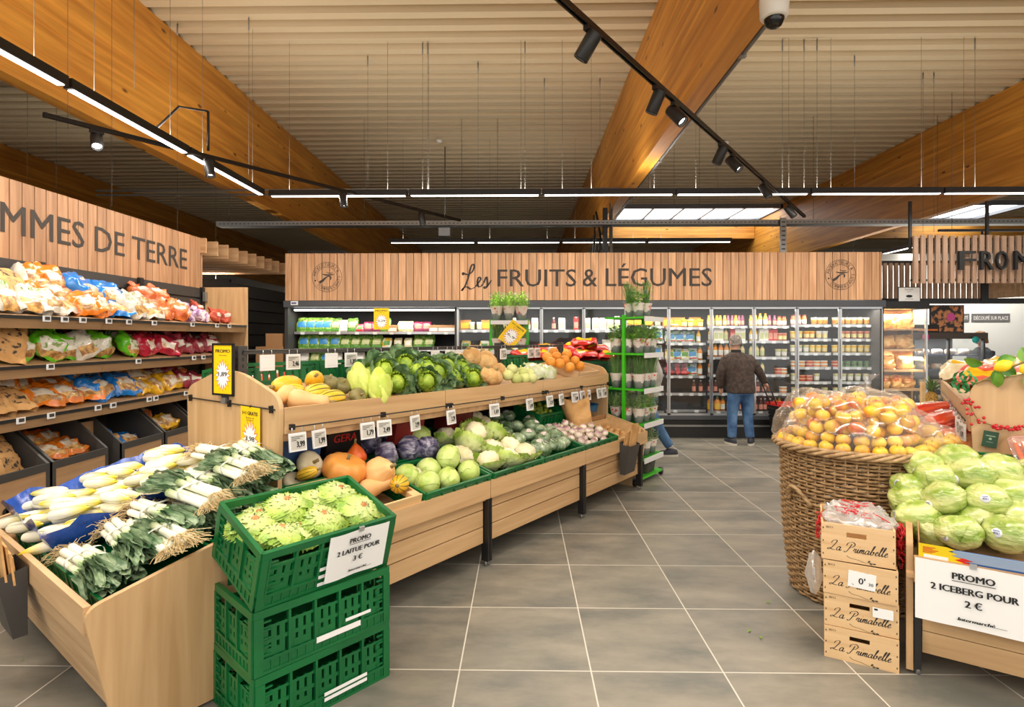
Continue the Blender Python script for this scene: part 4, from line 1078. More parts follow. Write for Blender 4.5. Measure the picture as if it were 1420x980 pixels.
# chicory
M_endv = organic('chicory', S(246, 240, 208), S(252, 248, 230), 5, .35, .1, .15, c3=S(226, 208, 60), axis3=(0, .0, .07))
def make_end(seed):
    def make():
        mb = MB(); rr = random.Random(seed)
        pr = [(-.085, .011), (-.082, .02), (-.06, .027), (-.02, .029), (.02, .025), (.055, .016), (.08, .006), (.088, .001)]
        P = []
        for i in range(14):
            t = 2 * PI * i / 14; P.append([(x, r * math.cos(t) * (1 + .05 * math.sin(3 * t)), r * math.sin(t)) for x, r in pr])
        mb.grid(P, 0, True, True); mb.lathe([(0, 0), (.011, 0)], 8, 0, True, T(-.085, 0, 0) @ RY(-90))
        for k in range(3):
            a0 = k * 2.1 + seed; P = []
            for i in range(7):
                t = a0 + (-1 + 2 * i / 6) * .95; P.append([(x, (r * 1.05 + .0015 + .006 * max(0, x * 10) ** 2 * (x > 0)) * math.cos(t), (r * 1.05 + .0015 + .006 * max(0, x * 10) ** 2 * (x > 0)) * math.sin(t)) for x, r in [(q[0] * (.98 - .05 * abs(-1 + 2 * i / 6)), q[1]) for q in pr[1:7]]])
            mb.grid(P)
        o = mb.obj('chicory', M_endv); return tag(o, '', 'chicory')
    return Kind(make)
K_end = [make_end(1), make_end(2)]
# leeks: roots at -x, cut leaf tops at +x
M_lwh = organic('leek shaft', S(240, 240, 214), S(250, 248, 232), 6, .35, .05, .2, stretch=(.3, 3, 3), c3=S(150, 184, 92), axis3=(0, -.06, .08))
M_lgr = organic('leek leaf', S(66, 104, 66), S(176, 196, 156), 14, .45, .2, .1, stretch=(.4, 5, 5), lo=.38, hi=.7)
M_root = organic('leek roots', S(206, 178, 124), S(234, 214, 168), 30, .9)
M_band = mat('leek band', S(214, 222, 214), .25, coat=.5)
def make_leek(seed):
    def make():
        rr = random.Random(seed); e = tag(link('leek_bundle', None), '', 'leeks')
        pos = [(-.048, .018), (-.014, .016), (.02, .018), (.052, .019), (-.03, .05), (.004, .051), (.036, .05)][:rr.choice((6, 7))]
        for (y, z) in pos:
            dz = rr.uniform(-.015, .015); x0 = -.23 + dz
            MB().tube([(x0, y, z), (x0 + .012, y, z), (x0 + .1, y, z + .002), (x0 + .2, y * 1.02, z + .004), (x0 + .28, y * 1.08, z + .008)], [.012, .017, .0155, .016, .019], 10).obj('shaft', M_lwh, e)
        lf = MB()
        for (y, z) in pos:
            for k in range(9):
                a = rr.uniform(-1, 1); up2 = rr.uniform(-.3, 1); w2 = rr.uniform(.009, .017); Ln = rr.uniform(.20, .28); ph = rr.uniform(0, 6); rows = []
                fold = rr.uniform(.5, 1.2); roll = rr.uniform(-1.2, 1.2)
                for j in range(9):
                    q = j / 8; x = .03 + Ln * q; cy = y * 1.05 + a * .055 * q ** 1.3 + .008 * math.sin(5 * q + ph); cz = z + .006 + up2 * .045 * q - .055 * q * q * rr.uniform(.7, 1.1) * .8
                    ww = w2 * (.8 + .7 * math.sin(PI * min(1, q * .75 + .1))); row = []
                    for m in (-1, -.5, 0, .5, 1):
                        v, h2 = m * ww, abs(m) * ww * fold + .004 * math.sin(9 * q + m * 3 + ph)
                        row.append((x + .012 * m * (1 if k % 2 else -1) * (q > .9), cy + v * math.cos(roll) - h2 * math.sin(roll), max(.004, cz + v * math.sin(roll) + h2 * math.cos(roll))))
                    rows.append(row)
                lf.grid(rows)
        lf.obj('leaves', M_lgr, e)
        rt = MB()
        for (y, z) in pos:
            for k in range(26):
                a, b2 = rr.uniform(-1, 1), rr.uniform(-.6, 1); L2 = rr.uniform(.03, .085); p = [(-.235, y + .008 * a, z + .008 * b2)]
                for j in range(1, 4): p.append((-.235 - L2 * j / 3 * rr.uniform(.6, 1.1), y + .008 * a + a * .022 * j + rr.uniform(-.008, .008), max(.003, z + b2 * .018 * j + rr.uniform(-.01, .006) - .004 * j * j)))
                rt.tube(p, .0013, 3, caps=False)
        rt.obj('roots', M_root, e)
        bd = MB(); P = []
        for xx in (-.075, -.055):
            P.append([(xx + .004 * math.sin(t), .073 * math.copysign(abs(math.cos(t)) ** .6, math.cos(t)), .036 + .036 * math.copysign(abs(math.sin(t)) ** .7, math.sin(t))) for t in [2 * PI * k / 24 for k in range(25)]])
        bd.grid(P); bd.obj('band', M_band, e); return e
    return Kind(make)
K_leek = [make_leek(1), make_leek(2), make_leek(3)]

# bags: standing pillow, front faces -y
def bag_mesh(w2, h2, d2, seed, pat, tied=False, crinkle=.012, nu=28, nv=18, lump=0.0):
    mb = MB(); P = []
    for i in range(nu):
        t = 2 * PI * i / nu; row = []
        cx, cy = math.cos(t), math.sin(t)
        for j in range(nv):
            v = j / (nv - 1)
            py = max(0.02, math.sin(PI * min(1, max(0, v * .93 + .035)) ** .85)) ** .55 if not tied else (max(.03, math.sin(PI * min(1, v / .86))) ** .6 if v < .80 else .12)
            px = (.86 + .14 * math.sin(PI * v) ** .5) if not tied else ((.35 + .65 * math.sin(PI * min(1, v / .86)) ** .6) if v < .78 else .30 + (v - .78) * 1.4)
            x = w2 / 2 * math.copysign(abs(cx) ** .65, cx) * px; y = d2 / 2 * math.copysign(abs(cy) ** .8, cy) * py; z = h2 * v
            q = (x, y, z); f = crinkle * fbm(q, 16, 3, seed) + (lump * (0.5 - min(.6, noise.voronoi(Vector(q) * 17 + Vector((seed, 0, 0)))[0][0])) if lump else 0)
            row.append((x + f * cx * .8 + .03 * w2 * math.sin(v * 5 + seed), y + f * (1 if cy >= 0 else -1) * 1.2, z + .5 * f))
        P.append(row)
    mb.grid(P, lambda i, j: pat((j + .5) / (nv - 1), math.cos(2 * PI * (i + .5) / nu), math.sin(2 * PI * (i + .5) / nu) < 0), True, True)
    return mb
M_spud = organic('potatoes seen through film', S(150, 100, 48), S(220, 176, 100), 26, .3, .6, .5, lo=.4, hi=.6)
M_onion = organic('onions in net', S(186, 84, 36), S(226, 132, 66), 14, .35, .5, .3, lo=.4, hi=.6)
M_redon = organic('red onions in net', S(108, 22, 44), S(176, 54, 70), 16, .35, .5, .3)
M_garl = organic('garlic in purple net', S(150, 106, 160), S(236, 222, 232), 20, .4, .5, .2, lo=.4, hi=.6)
M_shal = organic('shallots in red net', S(150, 40, 30), S(206, 92, 60), 22, .4, .5, .2)
def filmcol(name, r, g, b2): return organic(name, S(int(r * .8), int(g * .8), int(b2 * .8)), S(r, g, b2), 14, .22, .25, .5, lo=.3, hi=.6)
M_forange = filmcol('orange film', 240, 130, 24); M_fblue = filmcol('blue film', 20, 130, 222); M_fgreen = filmcol('green film', 110, 214, 40); M_fyel = filmcol('yellow film', 244, 190, 30); M_fwhite = filmcol('white film', 222, 217, 204); M_fred = filmcol('red film', 214, 44, 30); M_fmag = filmcol('crimson film', 190, 30, 60)
M_prt = organic('printed label', S(222, 216, 200), S(200, 150, 100), 22, .3, .1, .4, lo=.5, hi=.62)
M_prtg = organic('green printed label', S(224, 222, 208), S(120, 150, 60), 26, .3, .1, .4, lo=.52, hi=.6)
M_prtk = organic('black print on kraft', S(52, 44, 36), S(190, 146, 92), 30, .7, .1, lo=.42, hi=.5)
def P_label(z0, z1, hw, win=None):
    def f(v, a, front):
        if front and z0 < v < z1 and abs(a) < hw: return 1
        if win and win[0] < v < win[1] and abs(a) < win[2]: return 2
        return 0
    return f
def bag_kind(name, cat, dims, mats, pats, tied=False, lump=.0, seeds=(1, 2), crinkle=.021):
    ks = []
    for s in seeds:
        def make(s=s):
            o = bag_mesh(*dims, s, pats, tied, crinkle, lump=lump).obj(name, mats); return tag(o, '', cat)
        ks.append(Kind(make))
    return ks
KB = {
 'kraft': bag_kind('potato_bag', 'bag of potatoes', (.24, .34, .13), [M_kraft, M_prtk, M_spud], lambda v, a, f: 1 if f and ((.5 < v < .8 and abs(a) < .5) or (.14 < v < .42 and abs(a) < .35)) else 0, crinkle=.012),
 'bio': bag_kind('potato_bag', 'bag of potatoes', (.23, .26, .12), [M_fwhite, M_prtg, M_spud], lambda v, a, f: (2 if v < .38 and abs(a) < .5 else (1 if v > .7 else 0)) if f else 0),
 'white': bag_kind('potato_bag', 'bag of potatoes', (.25, .24, .12), [M_fwhite, M_prtg, M_spud], P_label(.45, .8, .6, (.12, .4, .6))),
 'orange': bag_kind('potato_bag', 'bag of potatoes', (.25, .24, .12), [M_forange, M_prt, M_spud], P_label(.3, .7, .45, (.1, .28, .6))),
 'blue': bag_kind('potato_bag', 'bag of potatoes', (.25, .26, .13), [M_fblue, M_prt, M_spud], P_label(.35, .62, .42, (.1, .4, .7))),
 'green': bag_kind('potato_bag', 'bag of potatoes', (.23, .28, .13), [M_fgreen, M_prtg, M_spud], P_label(.2, .5, .55, (.08, .3, .9)), True),
 'yellow': bag_kind('potato_bag', 'bag of potatoes', (.25, .22, .13), [M_fyel, M_prt, M_spud], P_label(.2, .7, .5, (.1, .6, .8))),
 'onion': bag_kind('onion_net', 'net of onions', (.22, .24, .12), [M_onion, M_fwhite], P_label(.4, .55, .5), True, .02),
 'redonion': bag_kind('onion_net', 'net of red onions', (.22, .24, .12), [M_redon, M_fwhite, M_fmag], P_label(.25, .5, .5), True, .02),
 'crimson': bag_kind('potato_bag', 'bag of potatoes', (.26, .2, .12), [M_fmag, M_prt, M_spud], P_label(.25, .6, .4)),
 'garlic': bag_kind('garlic_net', 'net of garlic', (.2, .2, .1), [M_garl, M_fwhite], P_label(.35, .5, .4), True, .016),
 'shallot': bag_kind('shallot_net', 'net of shallots', (.18, .18, .09), [M_shal, M_fwhite], P_label(.3, .5, .4), True, .016),
}
# ================================================================= STOCKING THE SHOP
H = 1.52
def ray(u, v):
    c, s = math.cos(.0165), math.sin(.0165); r, t = (u - 710) / 780, (468 - v) / 780
    return Vector((r * c - s, r * s + c, t))
def on_plane(u, v, F, h, c0=0.0, ct=0.0, axis=1):
    """where the sight line meets the sloping plane z = c0 + ct*coord + h of frame F; local point"""
    Fi = F.inverted(); p = Fi @ Vector((0, 0, H)); d = Fi.to_3x3() @ ray(u, v)
    k = (c0 + ct * p[axis] + h - p.z) / (d.z - ct * d[axis])
    return p + d * k
def upright_at(u, v, Y):
    d = ray(u, v); k = Y / d.y; return Vector((d.x * k, Y, H + d.z * k))
rp = random.Random(17)
def rot_any(): return RZ(rp.uniform(0, 360)) @ RX(rp.uniform(-25, 25)) @ RY(rp.uniform(-25, 25))

# ---- potato shelves
CN = {'kraft': ('brown paper potato bag', ''), 'bio': ('white organic potato bag', ''), 'white': ('white potato bag', ''), 'orange': ('orange potato bag', ''), 'blue': ('blue potato bag', ''), 'green': ('bright green potato bag', ''), 'yellow': ('yellow potato bag', ''), 'onion': ('net of brown onions', ''), 'redonion': ('net of red onions', ''), 'crimson': ('crimson potato bag', ''), 'garlic': ('purple net of garlic', ''), 'shallot': ('red net of shallots', '')}
M_biog = mat('green print', S(110, 160, 50), .6)
def shelf_bags(z, lab, rows):
    for rname, dx, dz, tilt, items in rows:
        cnt = {}
        for kd, u in items:
            cnt[kd] = cnt.get(kd, 0) + 1
            x = GF + dx; d = ray(u, 468); k = x / d.x; y2 = d.y * k
            M = T(x, y2, z + dz) @ RZ(90 + rp.uniform(-24, 24)) @ RX(-tilt + rp.uniform(-16, 12)) @ RY(rp.uniform(-12, 12)) @ SCL(rp.uniform(.95, 1.08))
            o = rp.choice(KB[kd]).put(M @ RY(rp.uniform(-14, 14)) @ SCL(1.08), '%s, %s of its kind from left, %s row, %s shelf' % (CN[kd][0], ORD[cnt[kd]], rname, lab), 'bags on the potato shelves')
            if kd == 'bio':
                MB().text('BIO', T(0, -.075, .165) @ RX(80), None, .05, bold=.02).obj('lettering', M_biog, o)
shelf_bags(GS[0], 'top', [('front', -.075, .03, 42, [('bio', 12), ('bio', 44), ('white', 72), ('white', 100), ('orange', 126), ('orange', 150), ('blue', 172), ('white', 196), ('white', 216), ('onion', 236), ('onion', 253), ('garlic', 270), ('garlic', 287), ('shallot', 303), ('shallot', 316)]),
    ('middle', -.20, .13, 46, [('kraft', -5), ('kraft', 30), ('white', 62), ('orange', 88), ('orange', 110), ('blue', 134), ('blue', 158), ('white', 182), ('white', 200), ('onion', 217), ('onion', 235), ('garlic', 256), ('shallot', 279)]),
    ('back', -.32, .22, 40, [('kraft', 5), ('white', 55), ('orange', 78), ('orange', 101), ('blue', 128), ('onion', 205), ('onion', 220)])])
shelf_bags(GS[1], 'middle', [('front', -.09, .03, 34, [('kraft', 2), ('green', 34), ('green', 68), ('green', 98), ('white', 122), ('green', 146), ('green', 184), ('crimson', 208), ('crimson', 229), ('redonion', 248), ('redonion', 264), ('redonion', 279), ('redonion', 293), ('redonion', 306)]),
    ('back', -.25, .10, 40, [('green', 22), ('green', 52), ('green', 84), ('redonion', 118), ('green', 140), ('green', 172), ('crimson', 196), ('crimson', 216), ('redonion', 233), ('redonion', 250), ('redonion', 265), ('redonion', 280), ('redonion', 294)])])
shelf_bags(GS[2], 'lower', [('front', -.075, .03, 50, [('kraft', -8), ('kraft', 30), ('orange', 66), ('orange', 98), ('orange', 126), ('blue', 152), ('blue', 178), ('yellow', 204), ('yellow', 226), ('yellow', 243), ('redonion', 258), ('redonion', 272)]),
    ('back', -.23, .11, 48, [('orange', 4), ('orange', 38), ('orange', 66), ('orange', 92), ('blue', 118), ('blue', 142), ('yellow', 168), ('yellow', 190), ('redonion', 210), ('redonion', 226), ('redonion', 242), ('onion', 256)])])
def bin_bags(b, items, lab):
    y0, y1 = bins[b]
    for k, (kd, dx, dy, dz, tilt) in enumerate(items):
        M = T(-3.47 + dx, (y0 + y1) / 2 + dy, (.42 if kd == 'kraft' else .37) + dz) @ RZ(90 + rp.uniform(-10, 10)) @ RX(-tilt) @ RY(rp.uniform(-10, 10))
        KB[kd][k % 2].put(M, '%s, %s from the front in the %s' % (CN[kd][0], ORD[k + 1], lab), 'bags in the potato bins')
bin_bags(1, [('kraft', -.14, -.12, .08, 32), ('kraft', -.15, .12, .08, 28)], 'wooden bin at the left edge')
bin_bags(2, [('kraft', -.13, -.14, .10, 30), ('kraft', -.14, .12, .10, 30), ('kraft', -.30, .0, .16, 35)], 'bin left of the orange bags')
bin_bags(3, [('orange', -.12, -.12, .20, 60), ('orange', -.13, .12, .20, 62), ('orange', -.30, -.05, .26, 55), ('orange', -.32, .13, .25, 55)], 'bin of orange bags')
bin_bags(4, [('blue', -.17, -.15, .18, 55), ('blue', -.14, .1, .12, 65)], 'nearly empty bin')
bin_bags(5, [('yellow', -.14, -.12, .22, 60), ('yellow', -.15, .11, .22, 60), ('onion', -.34, 0, .3, 50)], 'bin beside the end panel')

# ---- leeks and chicory on the end display
SLE = math.degrees(math.atan(.22))
M_liner = filmcol('blue liner film', 40, 92, 196)
def liner(y0, y1, label, seed):
    mb = MB(); P = []
    x0, x1 = S0 + .06, S1 - .05
    for i in range(22):
        a = i / 21; row = []
        for j in range(18):
            b2 = j / 17; x = x0 + (x1 - x0) * a; y2 = y0 + (y1 - y0) * b2
            e = max(abs(2 * a - 1), abs(2 * b2 - 1)) ** 8
            row.append((x, y2, EZ(x) + .02 + .165 * e + .03 * fbm((x, y2, 0), 9, 3, seed) * (.4 + e)))
        P.append(row)
    mb.grid(P); return tag(mb.obj('crate_liner', M_liner, None, F1), label, 'crate liner')
for k, (yc, lab) in enumerate(((.19, 'green crate under the leeks behind the front board'), (.62, 'green crate under the middle leeks'), (1.04, 'green crate under the chicory'), (1.34, 'green crate at the left end of the end display'))):
    for xc, wd in ((S0 + .27, 'front'), (S0 + .69, 'rear')):
        if k < 3: crate(CR_LOW, F1 @ T(xc + .02, yc, EZ(xc)) @ RY(-SLE) @ SCL(.68, 1.0, .5), '%s, %s one' % (lab, wd))
liner(.64, 1.47, 'blue plastic liner under the chicory on the end display', 3)
leeks = [(S0 + a, b2, h, hd, ro, ti) for a, b2, h, hd, ro, ti in (  # along, across, height, heading of the leaves, roll, tilt
    (.15, .36, .06, -88, 0, 0), (.29, .35, .10, -95, 6, 0), (.43, .37, .13, -85, -5, 2), (.60, .34, .10, -90, 4, 0), (.76, .33, .10, -92, 0, 0), (.52, .36, .205, 95, 6, -3), (.66, .38, .18, -84, -4, 3), (.80, .38, .19, -96, 5, 0), (.70, .28, .26, 84, 0, 4), (.88, .40, .22, -100, 5, 3), (.86, .66, .20, -80, 0, 4), (.36, .22, .11, 86, 0, 6))]
ll = order_labels([F1 @ Vector((a[0], a[1], 0)) for a in leeks], 'leek bundle', 'of the end display', 3)
for k, (s, t2, h, hd, ro, ti) in enumerate(leeks):
    K_leek[k % 3].put(F1 @ T(s, t2, EZ(s) + h) @ RY(-SLE) @ RZ(hd) @ RY(ti) @ RX(ro), ll[k], 'leek bundles')
re = random.Random(8); ends = []
for (s, t2) in [(S0 + .09 + .075 * i, .50 + .155 * j) for i in range(12) for j in range(7)]:
    h = .085 + .05 * re.random()
    if t2 < .72 and s < S0 + .70: continue
    if s > S0 + .62 and t2 < .6: h += .07
    ends.append((s + re.uniform(-.02, .02), t2 + re.uniform(-.04, .04), h))
for k in range(38): ends.append((S0 + re.uniform(.15, .85), re.uniform(.78, 1.40), .165 + re.uniform(0, .02)))
el = order_labels([F1 @ Vector((a[0], a[1], 0)) for a in ends], 'white chicory head', 'on the blue liner', 8, )
for k, (s, t2, h) in enumerate(ends):
    hd = -48 + re.uniform(-24, 24) + (180 if re.random() < .25 else 0)
    K_end[k % 2].put(F1 @ T(s, t2, EZ(s) + h) @ RY(-SLE) @ RZ(hd) @ RY(re.uniform(-10, 6)) @ RX(re.uniform(0, 360)) @ SCL(re.uniform(1.0, 1.25), .92, .92), el[k], 'chicory heads')

# ---- promo signs on the gable
t = thing('promo_sign', 'yellow framed promo sign priced 1,89 standing on the gable of the island', 'sign', F1 @ T(-1.285, .90, 1.475) @ RZ(-90 + 8))
promo_card(t, .175, .285, Matrix(), 'PROMO', '1,89', 'Clémentine', True); MB().box(-.02, .02, .0, .02, -.345, -.31).obj('clip', M_chrome, t); MB().box(-.03, .03, .01, .03, -.33, .01).obj('holder', M_dark, t)
t = thing('promo_sign', 'yellow promo card reading 1+1 gratis hanging from the gable wire', 'sign', F1 @ T(-1.277, .60, 1.133) @ RZ(-90))
promo_card(t, .21, .297, Matrix(), '1+1 GRATIS', '3,98', 'Boîtes de', small2='poireaux'); MB().cyl((0, .001, -.004), (0, .001, .01), .005, n=6).obj('clip', M_black, t)

# ---- island cards
def price_card(M, w2, h2, price, label, blank=False, group='price cards on the island'):
    t = thing('price_card', label, 'price card', M, group)
    MB().box(-w2 / 2, w2 / 2, 0, .010, -h2, 0).obj('frame', M_card, t)
    if blank:
        m = MB(); m.box(-w2 * .38, w2 * .38, -.001, 0, -h2 * .16, -h2 * .15); m.box(-w2 * .38, w2 * .38, -.001, 0, -h2 * .85, -h2 * .84); m.obj('print', mat('pale print', S(190, 180, 200), .7), t)
    else:
        MB().box(-w2 * .42, w2 * .42, -.001, 0, -h2 * .90, -h2 * .12).obj('screen', M_eink, t)
        m = MB(); m.text(price, T(w2 * .14, -.002, -h2 * .82) @ UP, w2 * .46, h2 * .36, bold=.05)
        for k in range(3): m.box(-w2 * .38, w2 * (.3 - .2 * k), -.002, -.0015, -h2 * (.2 + .09 * k) - h2 * .03, -h2 * (.2 + .09 * k))
        m.obj('lettering', M_ink, t)
    m = MB(); m.cyl((-w2 * .3, .004, 0), (-w2 * .3, .004, .028), .0025, n=5); m.cyl((w2 * .3, .004, 0), (w2 * .3, .004, .028), .0025, n=5); m.obj('hook', M_chrome, t)
    return t
def s_at(u, t2, z=1.0):
    lo, hi = -1.6, 3
    for _ in range(40):
        m = (lo + hi) / 2
        if u_of(F1 @ Vector((m, t2, z))) * 780 + 710 < u: lo = m
        else: hi = m
    return lo
PR = {411: ('3,99', 'squash'), 441: ('1,99', 'striped squash'), 508: ('1,79', 'pointed cabbage'), 531: ('2,49', 'green cabbage'), 574: ('2,99', 'savoy cabbage'), 624: ('2,29', 'savoy cabbage'), 684: ('1,69', 'celeriac'), 733: ('1,49', 'kohlrabi'), 761: ('2,19', 'fennel bag'), 777: ('1,99', 'fennel bag'), 796: ('2,89', 'orange'), 806: ('0,99', 'orange'), 813: ('3,49', 'orange tray'), 829: ('2,59', 'right gable'), 836: ('1,89', 'right gable')}
for k, (u, (pr, wh)) in enumerate(sorted(PR.items())):
    s = s_at(u, .28, .97)
    price_card(F1 @ T(s, .268, 1.012) @ RZ(rp.uniform(-10, 14)) @ RX(-6), .098, .098, pr, 'electronic price card on the front wire of the island, %s from left' % ORD[k + 1])
for k, (u, bl) in enumerate(((374, True), (410, False), (463, True), (490, False), (527, True), (579, True), (607, True), (627, False), (640, True), (668, False), (701, False), (739, False), (748, False), (767, False))):
    s = s_at(u, .80, 1.4)
    price_card(F1 @ T(s, .822, 1.415) @ RZ(rp.uniform(-6, 6)), .098, .098, ('%d,%02d' % (1 + k % 3, (k * 37) % 90 + 9)), '%s price card on the rear rail of the island, %s from left' % ('blank white' if bl else 'printed', ORD[k + 1]), bl, 'price cards on the rear rail')

# ---- lower tier: crates and boxes
SL = math.degrees(math.atan(.26))
def on_low(s, t2, z=0): return F1 @ T(s, t2, TZ(t2)) @ RX(SL) @ T(0, 0, z)
crate(CR_LOW, on_low(-.285, .15), 'green crate of white cabbages in the front row of the island')
crate(CR_LOW, on_low(.34, .15), 'green crate of cauliflowers in the front row of the island')
crate(CR_LOW, on_low(.95, .15), 'green crate of wrapped broccoli in the front row of the island')
crate(CR_LOW, on_low(1.56, .15), 'green crate of turnips in the front row of the island')
crate(CR_LOW, on_low(-.30, .565), 'green crate of red cabbages in the back row of the island')
crate(CR_LOW, on_low(.33, .565), 'green crate of cauliflowers in the back row of the island')
crate(CR_LOW, on_low(.95, .565), 'green crate of broccoli in the back row of the island')
crate(CR_SM, on_low(1.475, .60, .09) , 'small green crate of small green fruit in the back row')
crate(CR_SM, on_low(1.88, .60, .11), 'small green crate of brussels sprouts in the back row')
t = thing('wooden_crate', 'slatted wooden crate of mixed squashes at the left end of the island', 'crate', on_low(-.92, .16))
mb = MB()
for k in range(4): mb.box(-.31, .31, -.2 + k * .11, -.12 + k * .11, .0, .012)
mb.obj('base_slats', M_oakd, t)
M_pine = wood('raw pine', S(204, 164, 110), S(226, 192, 140), axis=0, scale=.8, rough=.7)
for yy in (-.205, .195):
    MB().box(-.31, .31, yy, yy + .012, .09, .155).obj('side_slat', M_pine, t); MB().box(-.31, .31, yy, yy + .012, .015, .06).obj('side_slat', M_pine, t)
for xx in (-.31, .30):
    MB().box(xx, xx + .012, -.2, .2, .085, .15).obj('end_slat', M_pine, t)
mb = MB()
for xx in (-.30, .245):
    for yy in (-.195, .14): mb.box(xx, xx + .055, yy, yy + .055, .0, .155)
mb.obj('corner_post', M_pine, t)
t = thing('wooden_box', 'low wooden box of potatoes at the right end of the island', 'box', on_low(2.14, .16))
mb = MB(); mb.box(-.25, .25, -.2, .2, 0, .012); mb.obj('base', M_pine, t)
for yy in (-.2, .188): MB().box(-.25, .25, yy, yy + .012, 0, .11).obj('side_board', M_pine, t)
for xx in (-.25, .238): MB().box(xx, xx + .012, -.2, .2, 0, .15).obj('end_board', M_pine, t)
CTILT = RX(SL)
def put_low(kinds, items, desc, where, rows, group, r, rot=None, sc=1.0, hh=None, lift=.035):
    pts = []
    for it in items:
        u, v = it[:2]; h = (it[2] if len(it) > 2 else (hh or (r + .035))) + lift
        pts.append(on_plane(u, v, F1, h, TZ(0), .26))
    labs = order_labels([F1 @ p for p in pts], desc, where, rows)
    for k, p in enumerate(pts):
        M = F1 @ T(*p) @ (rot(k) if rot else rot_any()) @ SCL(sc * rp.uniform(.95, 1.06))
        kinds[k % len(kinds)].put(M, labs[k], group)
def stemrot(k): return RZ(rp.uniform(-60, 60)) @ RX(rp.uniform(60, 120))
put_low(K_red, [(511, 613), (543, 602), (536, 630), (567, 622), (592, 622), ], 'red cabbage', 'of the red cabbage crate', 2, 'red cabbages', .13, stemrot, .95)
put_low([K_white[0]], [(582, 605)], 'cut green cabbage head', 'among the red cabbages', 1, None, .13, stemrot, .92)
put_low(K_white, [(564, 661), (594, 652), (593, 671), (622, 664), (650, 654), (622, 634, .2)], 'white cabbage', 'of the white cabbage crate', 2, 'white cabbages', .085, stemrot, .9, None, .0)
put_low(K_caul, [(655, 578, .17), (630, 588), (618, 605), (652, 614, .16), (678, 601, .16), (683, 622, .14), (708, 619), (677, 637), (703, 633), (727, 626), (640, 632, .12), (668, 588, .12), (660, 598, .2), (690, 606, .12)], 'cauliflower', 'of the cauliflower crates', 3, 'cauliflowers', .085, lambda k: RZ(rp.uniform(0, 360)) @ RX(rp.uniform(-40, 40)), 1.05)
put_low(K_broc, [(687, 578, .14), (704, 577, .13), (725, 573, .13), (700, 592), (717, 592, .13), (735, 584, .12), (745, 580), (717, 609, .12), (732, 603, .13), (748, 597, .13), (760, 596), (728, 622), (745, 619), (762, 617), (779, 614), (752, 608, .15), (770, 604, .12), (738, 590, .16), (700, 600, .1), (712, 624, .1), (752, 622, .1), (738, 625, .1), (774, 617, .1)], 'film-wrapped broccoli', 'of the broccoli crates', 4, 'wrapped broccoli', .07, lambda k: RZ(rp.uniform(0, 360)) @ RX(rp.uniform(-40, 40)), 1.0)
tr = drop(random.Random(5), 52, 1.31, 1.82, -.0, .33, .036, lambda x, y: TZ(y) + .075)
labs = order_labels([F1 @ Vector(p[:3]) for p in tr], 'white and purple turnip', 'of the turnip crate', 5)
for k, p in enumerate(tr): K_turn.put(F1 @ T(*p[:3]) @ rot_any() @ SCL(p[3] / .037), labs[k], 'turnips')
for kd, n, a, r, wh, ds, sd in ((K_lime, 44, (1.31, 1.64), .024, 'of the green fruit crate', 'small green fruit', 3), (K_spr, 60, (1.72, 2.05), .018, 'of the sprout crate', 'brussels sprout', 4)):
    pp = drop(random.Random(sd), n, a[0], a[1], .50, .72, r, lambda x, y: TZ(y) + .175 + (y - .5) * .1)
    labs = order_labels([F1 @ Vector(p[:3]) for p in pp], ds, wh, 6)
    for k, p in enumerate(pp): kd.put(F1 @ T(*p[:3]) @ rot_any(), labs[k], 'sprouts' if kd is K_spr else 'small green fruits')
pp = drop(random.Random(9), 22, 1.94, 2.34, .0, .30, .032, lambda x, y: TZ(y) + .02)
labs = order_labels([F1 @ Vector(p[:3]) for p in pp], 'brown potato', 'of the low wooden box', 3)
for k, p in enumerate(pp): K_pot.put(F1 @ T(*p[:3]) @ rot_any(), labs[k], 'loose potatoes')
pp = drop(random.Random(19), 16, 1.95, 2.3, .48, .74, .034, lambda x, y: TZ(y) + .1)
labs = order_labels([F1 @ Vector(p[:3]) for p in pp], 'dark beetroot', 'behind the sprouts', 3)
for k, p in enumerate(pp): K_beet.put(F1 @ T(*p[:3]) @ rot_any(), labs[k], 'beetroots')
def single(kd, u, v, h, F, c, label, rot, sc=1.0, cat=None):
    p = on_plane(u, v, F, h, c[0], c[1]); return kd.put(F @ T(*p) @ rot @ SCL(sc), label)
LOW = (TZ(0), .26)
single(K_pump, 478, 650, .19, F1, LOW, 'large orange ribbed pumpkin in the wooden crate', RZ(20) @ RX(20), .95)
single(K_poti, 494, 632, .22, F1, LOW, 'bright red-orange pointed squash behind the large pumpkin', RX(-8), .8)
single(K_musk, 527, 656, .18, F1, LOW, 'pale orange knobbly squash right of the large pumpkin', RZ(0) @ RX(62), 1.05)
single(K_deli, 554, 671, .17, F1, LOW, 'yellow squash with dark green stripes at the crate corner', RZ(-50) @ RX(80), .95)
single(K_gwh, 430, 644, .2, F1, LOW, 'flat pale gourd at the back of the wooden crate', RX(60) @ RY(10), 1.0)
single(K_deli, 426, 656, .18, F1, LOW, 'small yellow striped squash before the pale gourd', RZ(30) @ RX(70), .62)
single(K_butt, 515, 677, .12, F1, LOW, 'butternut squash at the bottom front of the wooden crate', RZ(70) @ RX(80), .9)
single(K_gwh, 408, 668, .10, F1, LOW, 'pale gourd beside the leeks', RX(40), .8)
single(K_gwh, 571, 656, .14, F1, LOW, 'round pale squash squeezed beside the white cabbages', RX(20), .8)
